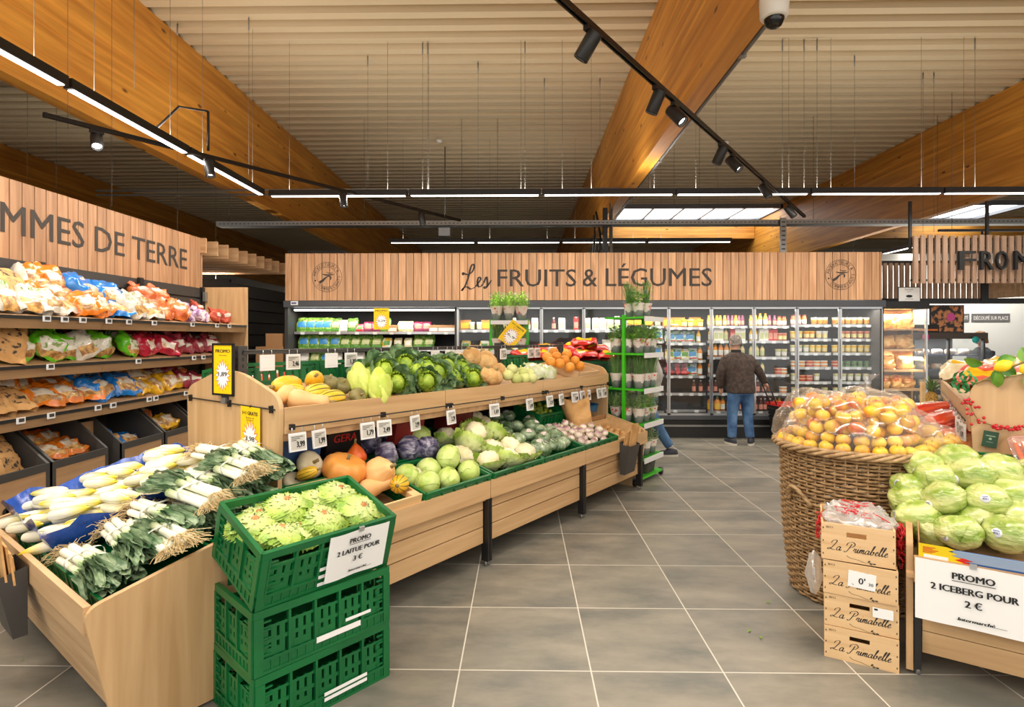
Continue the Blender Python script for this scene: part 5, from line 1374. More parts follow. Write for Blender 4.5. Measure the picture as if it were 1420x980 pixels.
# paper bag standing among the turnips
p = on_plane(806, 594, F1, .10, *LOW)
t = thing('paper_bag', 'crumpled brown paper bag standing open among the turnips', 'paper bag', F1 @ T(*p) @ RZ(-30) @ RY(-16) @ SCL(1.2))
def f(i, j):
    a = 2 * PI * i / 28; z = j / 12; k = .085 + .02 * z
    q = (k * math.copysign(abs(math.cos(a)) ** .6, math.cos(a)) * (1 + .12 * z), .55 * k * math.copysign(abs(math.sin(a)) ** .6, math.sin(a)) * (1 + .3 * z), .27 * z + .03 * z * math.sin(2 * a + 1))
    n = .016 * fbm(q, 11, 3, 5); return (q[0] + n * math.cos(a), q[1] + n * math.sin(a), q[2])
MB().grid([[f(i, j) for j in range(13)] for i in range(28)], 0, True, True).obj('sheet', M_kraft, t)
t = thing('cardboard_tray', 'cardboard tray leaning at the right end behind the paper bag', 'tray', on_low(2.2, .52, .03))
MB().box(-.2, .2, -.15, .15, 0, .01).obj('base', M_cbox, t)
for yy in (-.15, .14): MB().box(-.2, .2, yy, yy + .01, 0, .12).obj('side', M_cbox, t)
M_bluep = mat('blue plastic', S(36, 96, 140), .4)
t = thing('punnet', 'blue punnet at the right end of the lower tier', 'punnet', on_low(2.26, .50, .16) @ RX(-10))
mb = MB(); mb.grid([[(r * math.copysign(abs(math.cos(a)) ** .5, math.cos(a)), .7 * r * math.copysign(abs(math.sin(a)) ** .5, math.sin(a)), z) for r, z in ((.0, .0), (.09, .0), (.105, .07), (.112, .07))] for a in [2 * PI * k / 24 for k in range(24)]], 0, False, True); mb.obj('tub', M_bluep, t)
crate(CR_LOW, on_low(-.93, .565), 'green crate below the GERA box at the back left of the island')
# dark boxes under the upper tier
M_bkbox = mat('black printed box', S(30, 24, 24), .5); M_blbox = mat('blue printed box', S(60, 92, 140), .5)
for s, lab, m, tx in ((-1.02, 'blue box under the upper tier, left end', M_blbox, None), (-.72, 'black box printed GERA under the upper tier', M_bkbox, 'GERA'), (-.18, 'red box under the upper tier above the red cabbages', mat('red printed box', S(150, 44, 40), .5), None), (.35, 'dark red box under the upper tier, middle', mat('dark red box', S(110, 30, 30), .5), None)):
    t = thing('produce_box', lab, 'box', F1 @ T(s, .60, .80) @ RX(12))
    MB().box(-.13, .13, -.08, .08, 0, .2).obj('body', m, t)
    if tx: MB().text(tx, T(0, -.082, .09) @ UP, .17, .05, bold=.02).obj('lettering', M_red, t)

# ---- upper tier
UPP = (UZ(0), .30)
def up(kd, u, v, h, label, rot, sc=1.0, group=None):
    p = on_plane(u, v, F1, h, *UPP); o = kd.put(F1 @ T(*p) @ rot @ SCL(sc), label, group); return o
LY = lambda a, b2=90: RZ(a) @ RX(b2)
up(K_spag, 398, 534, .08, 'long plain yellow squash at the left end of the upper tier', LY(-70), .95)
up(K_spag, 436, 528, .10, 'plain yellow squash second from left at the back of the upper tier', LY(-30, 70), .92)
up(K_deli, 407, 540, .08, 'small yellow squash with green stripes behind the butternuts', LY(40), .6)
up(K_butt, 396, 548, .06, 'butternut squash at the left end of the upper tier', LY(-60, 95), .85)
up(K_butt, 419, 555, .055, 'butternut squash lying at the front edge of the upper tier', LY(60, 95), .95)
up(K_deli, 440, 543, .075, 'striped yellow squash in the second row of the upper tier', LY(-75), .92)
up(K_deli, 459, 553, .055, 'striped yellow squash at the front edge of the upper tier', LY(-80), .98)
up(K_dksq, 456, 531, .09, 'dark green squash behind the striped squashes, left one', RX(20), .78)
up(K_dksq, 474, 535, .08, 'dark green squash behind the striped squashes, right one', RX(40), .74)
up(K_dksq, 496, 549, .05, 'brown-green squash beside the pointed cabbages', RX(70), .68)
up(K_pt, 499, 528, .12, 'pale green pointed cabbage standing left of the savoys', RX(-12), .95)
K_pt.put(F1 @ T(*on_plane(526, 536, F1, .11, *UPP)) @ RX(-14) @ RY(8), 'pale green pointed cabbage standing right beside the savoys')
sav = [(549, 531, .07), (591, 529, .07), (628, 522, .07), (655, 525, .06), (532, 514, .14), (561, 506, .15), (591, 510, .14), (620, 508, .13), (575, 514, .12), (606, 517, .11), (545, 508, .12), (515, 520, .10), (640, 512, .11)]
labs = order_labels([F1 @ on_plane(u, v, F1, h, *UPP) for u, v, h in sav], 'dark green savoy cabbage', 'of the upper tier', 3)
for k, (u, v, h) in enumerate(sav): up(K_sav[k % 2], u, v, h, labs[k], RZ(rp.uniform(-30, 30)) @ RX(rp.uniform(40, 75)), 1.0, 'savoy cabbages')
for k, (u, v, h, sc) in enumerate(((654, 495, .16, .85), (673, 502, .13, 1.0), (684, 523, .06, .75), (691, 514, .09, .7), (676, 520, .07, .7))): up(K_cele, u, v, h + .03, 'rough brown celeriac root beside the savoys, %s' % ['uppermost at the back', 'large one on top', 'at the front edge', 'rightmost', 'lowest in the middle'][k], rot_any(), sc * 1.22, 'celeriac roots')
for k, (u, v, h) in enumerate(((704, 517, .07), (716, 522, .05), (727, 521, .05), (737, 521, .05), (710, 509, .1), (724, 513, .08), (733, 514, .07))): up(K_kohl, u, v + 3, h + .04, 'pale green kohlrabi right of the celeriac, %s from left' % ORD[k + 1], rot_any(), .9, 'kohlrabi')
og = [(759, 495, .13), (772, 494, .14), (786, 491, .15), (797, 500, .11), (776, 504, .10), (790, 509, .08), (764, 502, .10), (804, 507, .07), (783, 499, .12), (768, 488, .16)]
labs = order_labels([F1 @ on_plane(u, v, F1, h + .035, *UPP) for u, v, h in og], 'large orange', 'of the heap at the island end', 2)
for k, (u, v, h) in enumerate(og): up(K_melon, u, v, h + .035, labs[k], rot_any(), 1.02, 'oranges')
M_bagclear = film('clear produce bag', (1, 1, 1, 1), .22, .1)
M_fenn = organic('fennel in film', S(176, 200, 116), S(240, 242, 222), 12, .15, .4, .8, bscale=24)
for k, (u, v) in enumerate(((748, 514), (768, 514))):
    p = on_plane(u, v + 11, F1, .05, *UPP); o = bag_mesh(.24, .2, .12, 40 + k, lambda v2, a, fr2: 0, True, .02).obj('salad_bag', M_fenn, None, F1 @ T(*p) @ RZ(-20 + 30 * k) @ RX(-50)); tag(o, 'clear bag of pale green fennel before the oranges, %s one' % ('left', 'right')[k], 'bag')
t = thing('cardboard_tray', 'open cardboard tray of oranges at the right end of the upper tier', 'tray', F1 @ T(2.12, .56, UZ(.56)) @ RX(16.7))
MB().box(-.2, .2, -.17, .17, 0, .008).obj('base', M_cbox, t)
M_cpale = mat('pale cardboard', S(214, 184, 142), .8)
for yy in (-.17, .162): MB().box(-.2, .2, yy, yy + .008, 0, .09).obj('side', M_cpale, t)
for xx in (-.2, .192): MB().box(xx, xx + .008, -.17, .17, 0, .09).obj('end', M_cpale, t)
p = on_plane(640, 495, F1, .17, *UPP)
K_apple.put(F1 @ T(*p), 'red and yellow apple lying behind the savoys')
# rear side of the island: crates and mesh bags on the far bed
RSL = math.degrees(math.atan(.30))
for k, s in enumerate((-.9, -.3)):
    crate(CR_LOW, F1 @ T(s - .0, 1.14, UZ(.62) + .03) @ RX(-8), 'green crate on the far side of the island, %s from left' % ORD[k + 1], sticker=None)
crate(CR_LOW, F1 @ T(1.55, 1.12, UZ(.62)) @ RX(-12), 'green crate on the far side of the island below the red packs')
M_tomnet = organic('tomatoes in film', S(196, 52, 34), S(232, 120, 90), 14, .2, .3, .7)
K_pack = bag_kind('vegetable_pack', 'pack', (.2, .16, .09), [M_tomnet, M_fwhite], P_label(.5, .75, .5))
K_fpk = bag_kind('carrot_bag', 'bag', (.30, .2, .11), [M_fred, M_fyel, M_spud], P_label(.3, .7, .5))
for k, (u, v) in enumerate(((358, 508), (372, 512), (386, 506))):
    p = upright_at(u, v, 5.0); q = F1.inverted() @ p
    K_pack[k % 2].put(F1 @ T(-1.1 + .17 * k, 1.12, UZ(.62) + .04) @ RX(-70), 'pack of red tomatoes on the far side, %s from left' % ORD[k + 1], 'tomato packs')
for q, (x, y2) in enumerate(((.98, 7.0), (.36, 7.05))):
    for k in range(5): crate(CR_TALL, T(x, y2, .247 * k) @ RZ(rp.uniform(-1.5, 1.5)), 'dark green crate, %s from the floor, %s stack behind the island' % (ORD[k + 1], ('right', 'left')[q]), 'crate stacks behind the island')
for k, (x, y2, z, a, b2) in enumerate(((.80, 6.93, .03, 20, -70), (1.08, 6.90, .02, -15, -75), (.56, 6.95, .03, 10, -70), (.30, 6.95, .02, -20, -70), (.92, 7.05, .12, 5, -75), (.62, 7.05, .13, -30, -70), (.36, 7.08, .12, 20, -75), (.78, 7.02, .21, -5, -72), (.10, 7.0, .02, 30, -70))):
    K_fpk[k % 2].put(T(x, y2 - .08, 1.25 + .8 * z) @ RZ(a) @ RX(b2) @ SCL(1.08), 'red and yellow carrot bag on the crate stacks, %s' % ['front, second from right', 'front, rightmost', 'front, third from right', 'front, second from left', 'upper, rightmost', 'upper, middle', 'upper, leftmost', 'topmost of all', 'front, leftmost'][k], 'red bags on the crate stacks')
t = thing('promo_sign', 'tilted yellow promo card reading 2+1 gratis above the oranges', 'sign', F1 @ T(2.05, 1.2, 1.66) @ RZ(-53) @ RY(38))
promo_card(t, .20, .26, Matrix(), '2+1 GRATIS', '6,9', 'sur tout'); MB().cyl((0, .004, -.5), (0, .004, -.2), .004, n=6).obj('stick', M_chrome, t)

# ---- green crate stack with lettuces
CA = 48.5
SX, SY = -.945, 2.435
SB = T(SX, SY, 0) @ RZ(CA)
STK = [(-.0, .12, .3, .012), (.12, .075, .16, .014), (.12, .048, .16, .010)]
crate(CR_TALL, SB, 'green folding crate at the bottom of the stack in front of the island', 'stacked green crates', [(.08, .062, .2, .013), (.08, .04, .2, .013)])
crate(CR_TALL, SB @ T(0, 0, .247) @ RZ(-1), 'green folding crate in the middle of the stack, below the lettuces', 'stacked green crates', [(.05, .05, .2, .022), (.14, .085, .12, .012)])
TOPC = SB @ T(0, -.185, .496) @ RZ(1) @ RX(17) @ T(0, .198, 0)
crate(CR_TALL, TOPC, 'green crate of lettuces tilted on top of the stack', 'stacked green crates', [(-.02, .095, .06, .014), (-.02, .06, .06, .014), (-.02, .025, .06, .014)])
lts = [(352, 734, .17), (396, 706, .20), (467, 689, .20), (388, 747, .165), (447, 726, .19), (502, 711, .19), (425, 716, .16), (478, 706, .16), (352, 716, .15), (430, 690, .17), (515, 704, .15), (420, 740, .15)]
pts = [on_plane(u, v, TOPC, h) for u, v, h in lts]
labs = order_labels([TOPC @ p for p in pts], 'lettuce stem end up', 'of the top crate', 3)
for k, p in enumerate(pts): K_let[k % 3].put(TOPC @ T(max(-.22, min(.22, p.x)), max(-.12, min(.13, p.y)), p.z) @ RZ(rp.uniform(0, 360)) @ RX(rp.uniform(-14, 14)) @ SCL(.84), labs[k], 'lettuces')
def paper_sign(M, w2, h2, lines, label):
    t = thing('paper_sign', label, 'sign', M)
    P = [[(-w2 / 2 + w2 * i / 10, -.003 * math.sin(i * .9), -h2 * j / 6) for j in range(7)] for i in range(11)]
    MB().grid(P).obj('sheet', M_paper, t)
    m = MB(); n = .0055
    m.text(lines[0], T(0, -n, -h2 * .24) @ UP, w2 * .35, h2 * .105, bold=.06); m.box(-w2 * .18, w2 * .18, -n - .0002, -n, -h2 * .272, -h2 * .262)
    m.text(lines[1], T(0, -n, -h2 * .46) @ UP, w2 * .72, h2 * .105, bold=.06); m.text(lines[2], T(0, -n, -h2 * .66) @ UP, None, h2 * .115, bold=.06)
    m.text('Intermarché', T(w2 * .02, -n, -h2 * .885) @ UP, w2 * .30, h2 * .05, shear=.3, bold=.1); m.box(w2 * .17, w2 * .27, -n, -n + .0004, -h2 * .885, -h2 * .88)
    m.obj('lettering', M_ink, t)
    m = MB(); m.box(-.012, .012, -.004, .004, -.008, .012); m.obj('clip', M_chrome, t); return t
paper_sign(TOPC @ T(.115, -.212, .236) @ RX(-2), .285, .208, ('PROMO', '2 LAITUE POUR', '3 €'), 'white paper promo sign for lettuce on the tilted green crate')
# ================================================================= RIGHT-HAND ISLAND
A2 = -33.5
F2 = T(1.745, 2.58, 0) @ RZ(A2)
e2 = thing('end_display', 'oak end display of iceberg lettuces in the right foreground', 'produce display', F2)
EY = lambda y: .46 + .25 * (y + .03)
mb = MB(); mb.box(.028, 1.5, -.04, -.016, .435, .548); mb.obj('fascia_board', M_oak, e2)
for k in range(3):
    za, zb = .10 + k * .108, .204 + k * .108; ya, yb = .03 - .06 * (za - .1) / .33, .03 - .06 * (zb - .1) / .33
    MB().add([(.06, ya, za), (1.5, ya, za), (1.5, yb, zb), (.06, yb, zb), (.06, ya + .018, za), (1.5, ya + .018, za), (1.5, yb + .018, zb), (.06, yb + .018, zb)], [(0, 1, 2, 3), (7, 6, 5, 4), (4, 5, 1, 0), (3, 2, 6, 7), (0, 3, 7, 4), (1, 5, 6, 2)]).obj('front_plank', M_oak, e2)
MB().prism(rounded([(-.0, .02), (-.0, .60, .03), (-.55, .72), (-.55, .02)], 0), 0, .026, 0, RZ(-90)).obj('end_panel', M_oakz, e2)
l = MB().box(.03, .056, .0, .05, .03, .44).obj('leg', M_black, e2); MB().cyl((.043, .025, 0), (.043, .025, .032), .012, .007, 8).obj('adjuster_foot', M_galv, l)
mb = MB(); mb.add([(.0, -.02, EY(-.02)), (1.5, -.02, EY(-.02)), (1.5, .97, EY(.97)), (.0, .97, EY(.97)), (.0, -.02, EY(-.02) - .02), (1.5, -.02, EY(-.02) - .02), (1.5, .97, EY(.97) - .02), (.0, .97, EY(.97) - .02)], [(0, 1, 2, 3), (7, 6, 5, 4), (0, 4, 5, 1), (1, 5, 6, 2), (2, 6, 7, 3), (3, 7, 4, 0)]); mb.obj('bed', M_oak, e2)
# main body behind the gable, runs along local y
i2 = thing('produce_island', 'oak produce island on the right behind the gable with the berry garland', 'produce display', F2)
poly = rounded([(.355, .0), (1.345, .0), (1.40, 1.21, .09), (.97, 1.33, .12), (.73, 1.33, .12), (.30, 1.21, .09)], 0)
MB().prism(rounded([(.36, .0), (1.345, .0), (1.40, 1.24, .09), (.97, 1.36, .12), (.73, 1.36, .12), (.302, 1.27, .10)], 0), .99, 1.015).obj('end_panel', M_oakn, i2)
LX = lambda x: .475 + .26 * x
mb = MB(); mb.add([(-.06, 1.25, LX(-.06)), (.86, 1.25, LX(.86)), (.86, 3.6, LX(.86)), (-.06, 3.6, LX(-.06)), (-.06, 1.25, LX(-.06) - .02), (.86, 1.25, LX(.86) - .02), (.86, 3.6, LX(.86) - .02), (-.06, 3.6, LX(-.06) - .02)], [(0, 1, 2, 3), (7, 6, 5, 4), (0, 4, 5, 1), (1, 5, 6, 2), (2, 6, 7, 3), (3, 7, 4, 0)]); mb.box(.10, .86, 1.02, 1.245, .53, .56); mb.obj('lower_bed', M_oak, i2)
mb = MB(); mb.box(-.085, -.062, 1.25, 3.6, .455, .57); mb.obj('fascia_board', M_oak, i2)
for k in range(3): MB().box(-.04, -.02, 1.26, 3.58, .155 + k * .112, .26 + k * .112).obj('front_plank', M_oak, i2)
for yy in (1.27, 2.45, 3.58): MB().box(-.06, -.0, yy - .02, yy + .02, 0, .48).obj('leg', M_black, i2)
UX = lambda x: 1.035 + .30 * (x - .35)
mb = MB(); mb.add([(.33, 1.02, UX(.33)), (.86, 1.02, UX(.86)), (.86, 3.6, UX(.86)), (.33, 3.6, UX(.33)), (.33, 1.02, UX(.33) - .02), (.86, 1.02, UX(.86) - .02), (.86, 3.6, UX(.86) - .02), (.33, 3.6, UX(.33) - .02)], [(0, 1, 2, 3), (7, 6, 5, 4), (0, 4, 5, 1), (1, 5, 6, 2), (2, 6, 7, 3), (3, 7, 4, 0)])
mb.box(.86, 1.37, 1.02, 3.6, 1.16, 1.19); mb.obj('upper_bed', M_oak, i2)
MB().box(.305, .33, 1.02, 3.6, .985, 1.12).obj('upper_fascia', M_oak, i2)
MB().tube([(.29, 1.05, 1.04), (.29, 3.6, 1.04)], .004, 6).obj('card_wire', M_black, i2)
for yy in (1.5, 2.5, 3.55): MB().box(.84, .89, yy - .028, yy + .028, 0, 1.2).obj('upright', M_dark, i2)
for k, y2 in enumerate((1.12, 1.30, 1.52, 1.75, 2.0, 2.3)):
    price_card(F2 @ T(.278, y2, 1.015) @ RZ(-90 + rp.uniform(-12, 12)), .098, .098, ('%d,%02d' % (1 + k % 2, 29 + 13 * k)), 'price card on the wire of the right island, %s from the gable' % ORD[k + 1], False, 'price cards on the right island')
# printed cardboard tray with the icebergs
t = thing('produce_carton', 'blue and yellow printed carton holding the iceberg lettuces', 'carton', F2 @ T(.045, -.005, EY(0) + .005) @ RX(10))
M_blub = mat('blue print carton', S(30, 92, 164), .55); M_lblue = mat('pale blue carton', S(150, 172, 200), .6); M_yelc = mat('yellow print carton', S(244, 214, 20), .55)
mb = MB(); mb.box(0, .60, 0, .004, 0, .13, 0); mb.box(0, .60, .39, .394, 0, .17, 1); mb.box(0, .004, .004, .39, 0, .15, 2); mb.box(.596, .60, .004, .39, 0, .15, 0); mb.box(0, .6, 0, .39, 0, .004, 2); mb.obj('carton_body', [M_blub, M_lblue, M_cbox], t)
mb = MB(); mb.box(.12, .60, -.0012, 0, .085, .13); mb.obj('pale_band', M_lblue, t)
n = 10; P = [(0, -.0025, .0), (0, -.0025, .14)] + [(.13 + (.028 if k % 2 else 0) - .03 * math.cos(PI * k / 16) ** 2, -.0025, .14 - .14 * k / 16) for k in range(17)]
mb = MB(); mb.add(P, [tuple(range(len(P)))]); mb.obj('yellow_patch', M_yelc, t)
mb = MB(); P = [(.14, -.002, .0), (.125, -.002, .10)] + [(.14 + (.05 if k % 2 else .02), -.002, .10 - .10 * k / 14) for k in range(15)]; mb.add(P, [tuple(range(len(P)))]); mb.obj('red_flash', M_red, t)
mb = MB(); mb.text('SOL', T(.055, -.0035, .028) @ UP, .085, .032, bold=.03)
for k in range(5): mb.box(.015, .05 + .01 * (k % 3), -.0035, -.003, .10 + k * .006, .103 + k * .006)
mb.obj('lettering', M_red, t)
mb = MB(); mb.text('VACUUM', T(.24, -.002, .062) @ UP, .085, .014, bold=.02); mb.text('COOLED', T(.27, -.002, .036) @ UP, .12, .013, bold=.02); mb.box(.018, .105, -.0036, -.003, .072, .092); mb.box(.37, .48, -.002, -.0015, .02, .085); mb.obj('white_print', M_pwhite, t)
ice = [(1282, 646, .25), (1327, 638, .27), (1296, 663, .22), (1347, 658, .25), (1385, 652, .25), (1263, 677, .17), (1309, 690, .20), (1366, 693, .20), (1402, 688, .18), (1263, 694, .13), (1271, 717, .11), (1329, 737, .12), (1354, 722, .11), (1396, 740, .12), (1410, 718, .13), (1420, 690, .15), (1290, 735, .07), (1320, 700, .1), (1345, 690, .12), (1300, 672, .13), (1435, 730, .12), (1430, 660, .2)]
pts = [on_plane(u, v, F2, h, EY(0), .25) for u, v, h in ice]
labs = order_labels([F2 @ p for p in pts], 'film-wrapped iceberg lettuce', 'of the right carton', 5)
stk = {0: (-30, -40), 2: (-40, -38), 5: (-60, -10), 7: (20, 5), 8: (50, -10), 10: (-60, 0), 13: (-15, 0), 6: None, 11: None}
for k, p in enumerate(pts):
    M = F2 @ T(*p) @ RZ(rp.uniform(-25, 25)) @ RY(rp.uniform(-18, 18)) @ SCL(rp.uniform(.94, 1.06))
    o = K_ice[k % 3].put(M, labs[k], 'iceberg lettuces')
    if stk.get(k):
        a, b2 = stk[k]; SM = RZ(a) @ RX(-b2 * .6 - 12)
        st = MB().lathe([(0, 0), (.019, 0), (.02, -.004)], 16, 0, True, SM @ T(0, -.091, .0) @ RX(90)).obj('sticker', M_icest, o)
        m = MB(); m.text('4061' if k % 2 else 'ICE', SM @ T(0, -.0925, -.006) @ UP, .022, .011, bold=.02); m.box(-.012, .012, -.0925, -.092, .008, .011, 0, SM); m.obj('sticker_print', M_icep, st)
paper_sign(F2 @ T(.232, -.048, .549) @ RX(-1), .40, .265, ('PROMO', '2 ICEBERG POUR', '2 €'), 'white paper promo sign for iceberg on the right oak display')
# carrots
M_carr = organic('carrot skin', S(226, 100, 30), S(240, 136, 56), 18, .5, .3, stretch=(.4, 3, 3))
M_carf = organic('red carrot film', S(206, 40, 22), S(236, 92, 44), 9, .14, .3, .9, stretch=(.5, 3, 3))
def make_cbag():
    mb = MB(); P = []
    for i in range(24):
        t3 = 2 * PI * i / 24; P.append([(x, r * math.cos(t3) * (1 + .12 * math.cos(7 * t3)) * 1.2, r * math.sin(t3) * .62 * (1 + .12 * math.cos(7 * t3)) + .004 * math.sin(x * 50)) for x, r in ((-.17, .004), (-.155, .05), (-.10, .062), (0, .066), (.09, .06), (.13, .048), (.15, .02), (.19, .045))])
    mb.grid(P, 0, True, True); o = tag(mb.obj('carrot_bag', M_carf), '', 'bag of carrots')
    MB().grid([[(x, .045 + .03 * a, .042 - .02 * a * a * 4) for a in (-.5, 0, .5)] for x in (-.04, 0, .04)]).obj('label', M_prt, o); return o
K_cbag = Kind(make_cbag)
cb = [(1290, 590, .09, 20), (1328, 575, .15, 30), (1330, 600, .10, 30), (1297, 607, .06, 10), (1268, 577, .12, 40), (1306, 570, .17, 25), (1275, 560, .18, 35), (1340, 588, .16, 20)]
cpts = [Vector(p) for p in ((.06, 1.36, .64), (.20, 1.36, .78), (.25, 1.56, .88), (.12, 1.62, .72), (.25, 1.78, .97), (.16, 2.0, .88), (.09, 2.0, .74), (.20, 2.25, .98), (.10, 2.35, .90), (.25, 1.42, .70))]
labs = order_labels([F2 @ p for p in cpts], 'red bag of carrots', 'behind the apple basket', 3)
for k, p in enumerate(cpts): K_cbag.put(F2 @ T(*p) @ RZ((cb + cb)[k][3] + 20) @ RY(-8) @ SCL(1.15), labs[k], 'bags of carrots')
M_crisp = organic('printed pack', S(200, 40, 34), S(240, 230, 214), 22, .3, .2, .5, lo=.45, hi=.55)
for k, (u, v) in enumerate(((1262, 563), (1300, 552), (1318, 545), (1284, 551))):
    p = on_plane(u, v, F2, .22, LX(0), .26, 0); p.x = max(p.x, .02); p.y = min(max(p.y, 1.2), 3.3); tag(bag_mesh(.15, .2, .06, 60 + k, lambda a, b2, c: 0).obj('printed_pack', M_crisp, None, F2 @ T(*p) @ RZ(40 + 20 * k) @ RX(-60)), 'red and white printed pack above the carrot bags, %s from left' % ORD[(1, 3, 4, 2)[k]], 'pack', 'printed packs')
def make_carrot():
    o = MB().lathe([(0, -.085), (.004, -.08), (.009, -.03), (.013, .03), (.0155, .06), (.014, .075), (.004, .08), (0, .079)], 10, 0, True, RY(90)).obj('carrot', M_carr); return tag(o, '', 'carrot')
K_carrot = Kind(make_carrot)
crs = [(1304, 618), (1318, 612), (1312, 622), (1326, 620), (1296, 622), (1333, 610), (1338, 622), (1289, 616), (1320, 626), (1347, 615), (1330, 628), (1302, 628)]
cpts = [Vector((.12 + .05 * (k % 5) + .01 * (k % 3), 1.06 + .055 * (k // 5), .815 + .012 * (k % 2))) for k in range(12)]
tag(link('plastic_crate', CR_SM, None, F2 @ T(.25, 1.155, .561) @ RZ(0) @ SCL(.92, .72, 1.5)), 'green crate of loose carrots beside the gable', 'crate')
labs = order_labels([F2 @ p for p in cpts], 'loose orange carrot', 'between basket and gable', 2)
for k, p in enumerate(cpts): K_carrot.put(F2 @ T(*p) @ RZ(rp.uniform(-60, 60)) @ RY(rp.uniform(-15, 15)), labs[k], 'loose carrots')
M_ccut = organic('shredded carrot in film', S(226, 120, 50), S(244, 190, 130), 30, .2, .3, .7)
p = Vector((.27, 1.2, .82)); tag(bag_mesh(.2, .22, .07, 71, lambda a, b2, c: 0).obj('carrot_pack', M_ccut, None, F2 @ T(*p) @ RZ(-10) @ RX(-65)), 'clear pack of cut carrots leaning before the gable', 'pack')
tag(crate_mesh(.15, .395, .295, nslot=12).obj('plastic_crate', M_green, None, F2 @ T(.36, .78, EY(.78) + .05) @ RX(12)), 'grey-green crate behind the iceberg lettuces', 'crate')
# punnets at the right edge
M_punn = film('punnet plastic', (1, .8, .75, 1), .3, .1)
for k, (u, v, h) in enumerate(((1412, 622, .24), (1424, 660, .16))):
    p = on_plane(u, v, F2, h, EY(0), .25); t = thing('punnet', 'red-tinted clear punnet of orange carrots at the right edge, %s one' % ('upper', 'lower')[k], 'punnet', F2 @ T(p.x + .06, p.y, p.z - .05) @ RX(35) @ RZ(8))
    mb = MB(); mb.grid([[(r * math.copysign(abs(math.cos(a)) ** .45, math.cos(a)), 1.35 * r * math.copysign(abs(math.sin(a)) ** .45, math.sin(a)), z) for r, z in ((.0, .0), (.075, .0), (.09, .05), (.096, .052), (.09, .056), (.06, .075), (0, .078))] for a in [2 * PI * q / 28 for q in range(28)]], 0, True, True); mb.obj('shell', M_punn, t)
    for q in range(5): MB().lathe([(0, -.09), (.008, -.08), (.015, .05), (.012, .085), (0, .09)], 8, 0, True, T(-.055 + .027 * q, 0, .035) @ RX(90)).obj('carrot', M_carr, t)
    MB().box(-.04, .05, -.03, .05, .0785, .080).obj('label', M_paper, t)
# top of the right island: bags, lemon branch, garland
K_mix = bag_kind('vegetable_bag', 'bag', (.3, .24, .13), [M_tomnet, M_fyel, M_fwhite], P_label(.2, .5, .6), False, .01)
M_salad = organic('pale salad film', S(214, 196, 150), S(246, 236, 206), 14, .2, .3, .6)
K_mix2 = bag_kind('vegetable_bag', 'bag', (.34, .26, .13), [M_salad, M_fyel, M_tomnet], P_label(.5, .8, .4))
tops = [(.42, 1.10, 1.22, 60, 1), (.40, 1.30, 1.24, 40, 0), (.52, 1.22, 1.31, 70, 0), (.60, 1.10, 1.28, 90, 1), (.46, 1.52, 1.25, 50, 1), (.62, 1.42, 1.37, 60, 0), (.74, 1.14, 1.33, 80, 0), (.84, 1.25, 1.38, 90, 1), (.98, 1.12, 1.34, 85, 1), (.40, 1.8, 1.24, 40, 0), (.5, 2.05, 1.26, 40, 1), (1.05, 1.3, 1.32, 90, 0), (.38, 2.35, 1.22, 35, 1)]
labs = order_labels([F2 @ Vector((a[0], a[1] + .1, a[2])) for a in tops], 'bag of bright vegetables', 'on top of the right island', 3)
for k, (x, y2, z, a, q) in enumerate(tops): (K_mix if q == 0 else K_mix2)[k % 2].put(F2 @ T(x, y2 + .1, z - .03) @ RZ(-a + rp.uniform(-20, 20)) @ RX(-60), labs[k], 'vegetable bags on the right island')
M_bow = mat('green ribbon', S(20, 150, 80), .4)
t = thing('ribbon_bow', 'shiny green ribbon bow at the left corner of the right island', 'bow', F2 @ T(.29, 1.10, 1.26))
mb = MB()
for k in range(6): 
    a = k * 60; mb.grid([[(r * math.cos(q) , w2, r * math.sin(q) + .0) for w2 in (-.012, .012)] for r, q in [(.03 + .012 * math.sin(6 * j / 12), 2 * PI * j / 12) for j in range(13)]], 0, False, False, RZ(-40) @ RY(a) @ T(.035, 0, 0))
mb.obj('loops', M_bow, t)
t = thing('lemon_branch', 'branch with green leaves and yellow lemons above the right gable', 'branch', F2)
br = [(.33, .98, 1.26), (.44, .975, 1.33), (.56, .97, 1.40), (.70, .96, 1.44)]
MB().tube(spline(br, 6), .006, 6).obj('twig', M_stalk, t)
MB().tube(spline([(.36, .975, 1.28), (.48, .965, 1.31), (.62, .96, 1.34), (.75, .95, 1.35)], 6), .004, 6).obj('twig', M_stalk, t)
M_leafg = organic('lemon leaf', S(60, 120, 30), S(120, 170, 56), 10, .4, .1, .2)
def leaf(mb, M, ln=.07, wd=.025, curl=.5):
    P = []
    for i in range(7):
        a = i / 6; w2 = wd * math.sin(PI * min(1, a * .97 + .02)) ** .8; z = -curl * ln * a * a * .6
        P.append([(ln * a, m * w2, z + abs(m) * w2 * .35) for m in (-1, -.5, 0, .5, 1)])
    mb.grid(P, 0, True, False, M)
for k, (x, z, a, b2) in enumerate(((.36, 1.372, 170, -10), (.42, 1.385, 20, 10), (.43, 1.36, -30, 20), (.415, 1.345, -80, 30), (.425, 1.33, -95, 40), (.56, 1.42, 70, -20), (.57, 1.40, 20, 10), (.545, 1.385, 110, 0), (.53, 1.31, -60, 0))):
    m = MB(); leaf(m, T(x, .955, z) @ RY(-a) @ RX(70 + b2), .085, .03); m.obj('leaf', M_leafg, t)
M_lem = organic('lemon skin', S(244, 200, 20), S(252, 220, 50), 12, .35, .1)
K_lem = squash('lemon', 'lemon', [(0, -.045), (.008, -.042), (.022, -.03), (.032, -.005), (.03, .015), (.02, .032), (.008, .042), (0, .046)], 0, 0, M_lem, None, 1, False, 18)
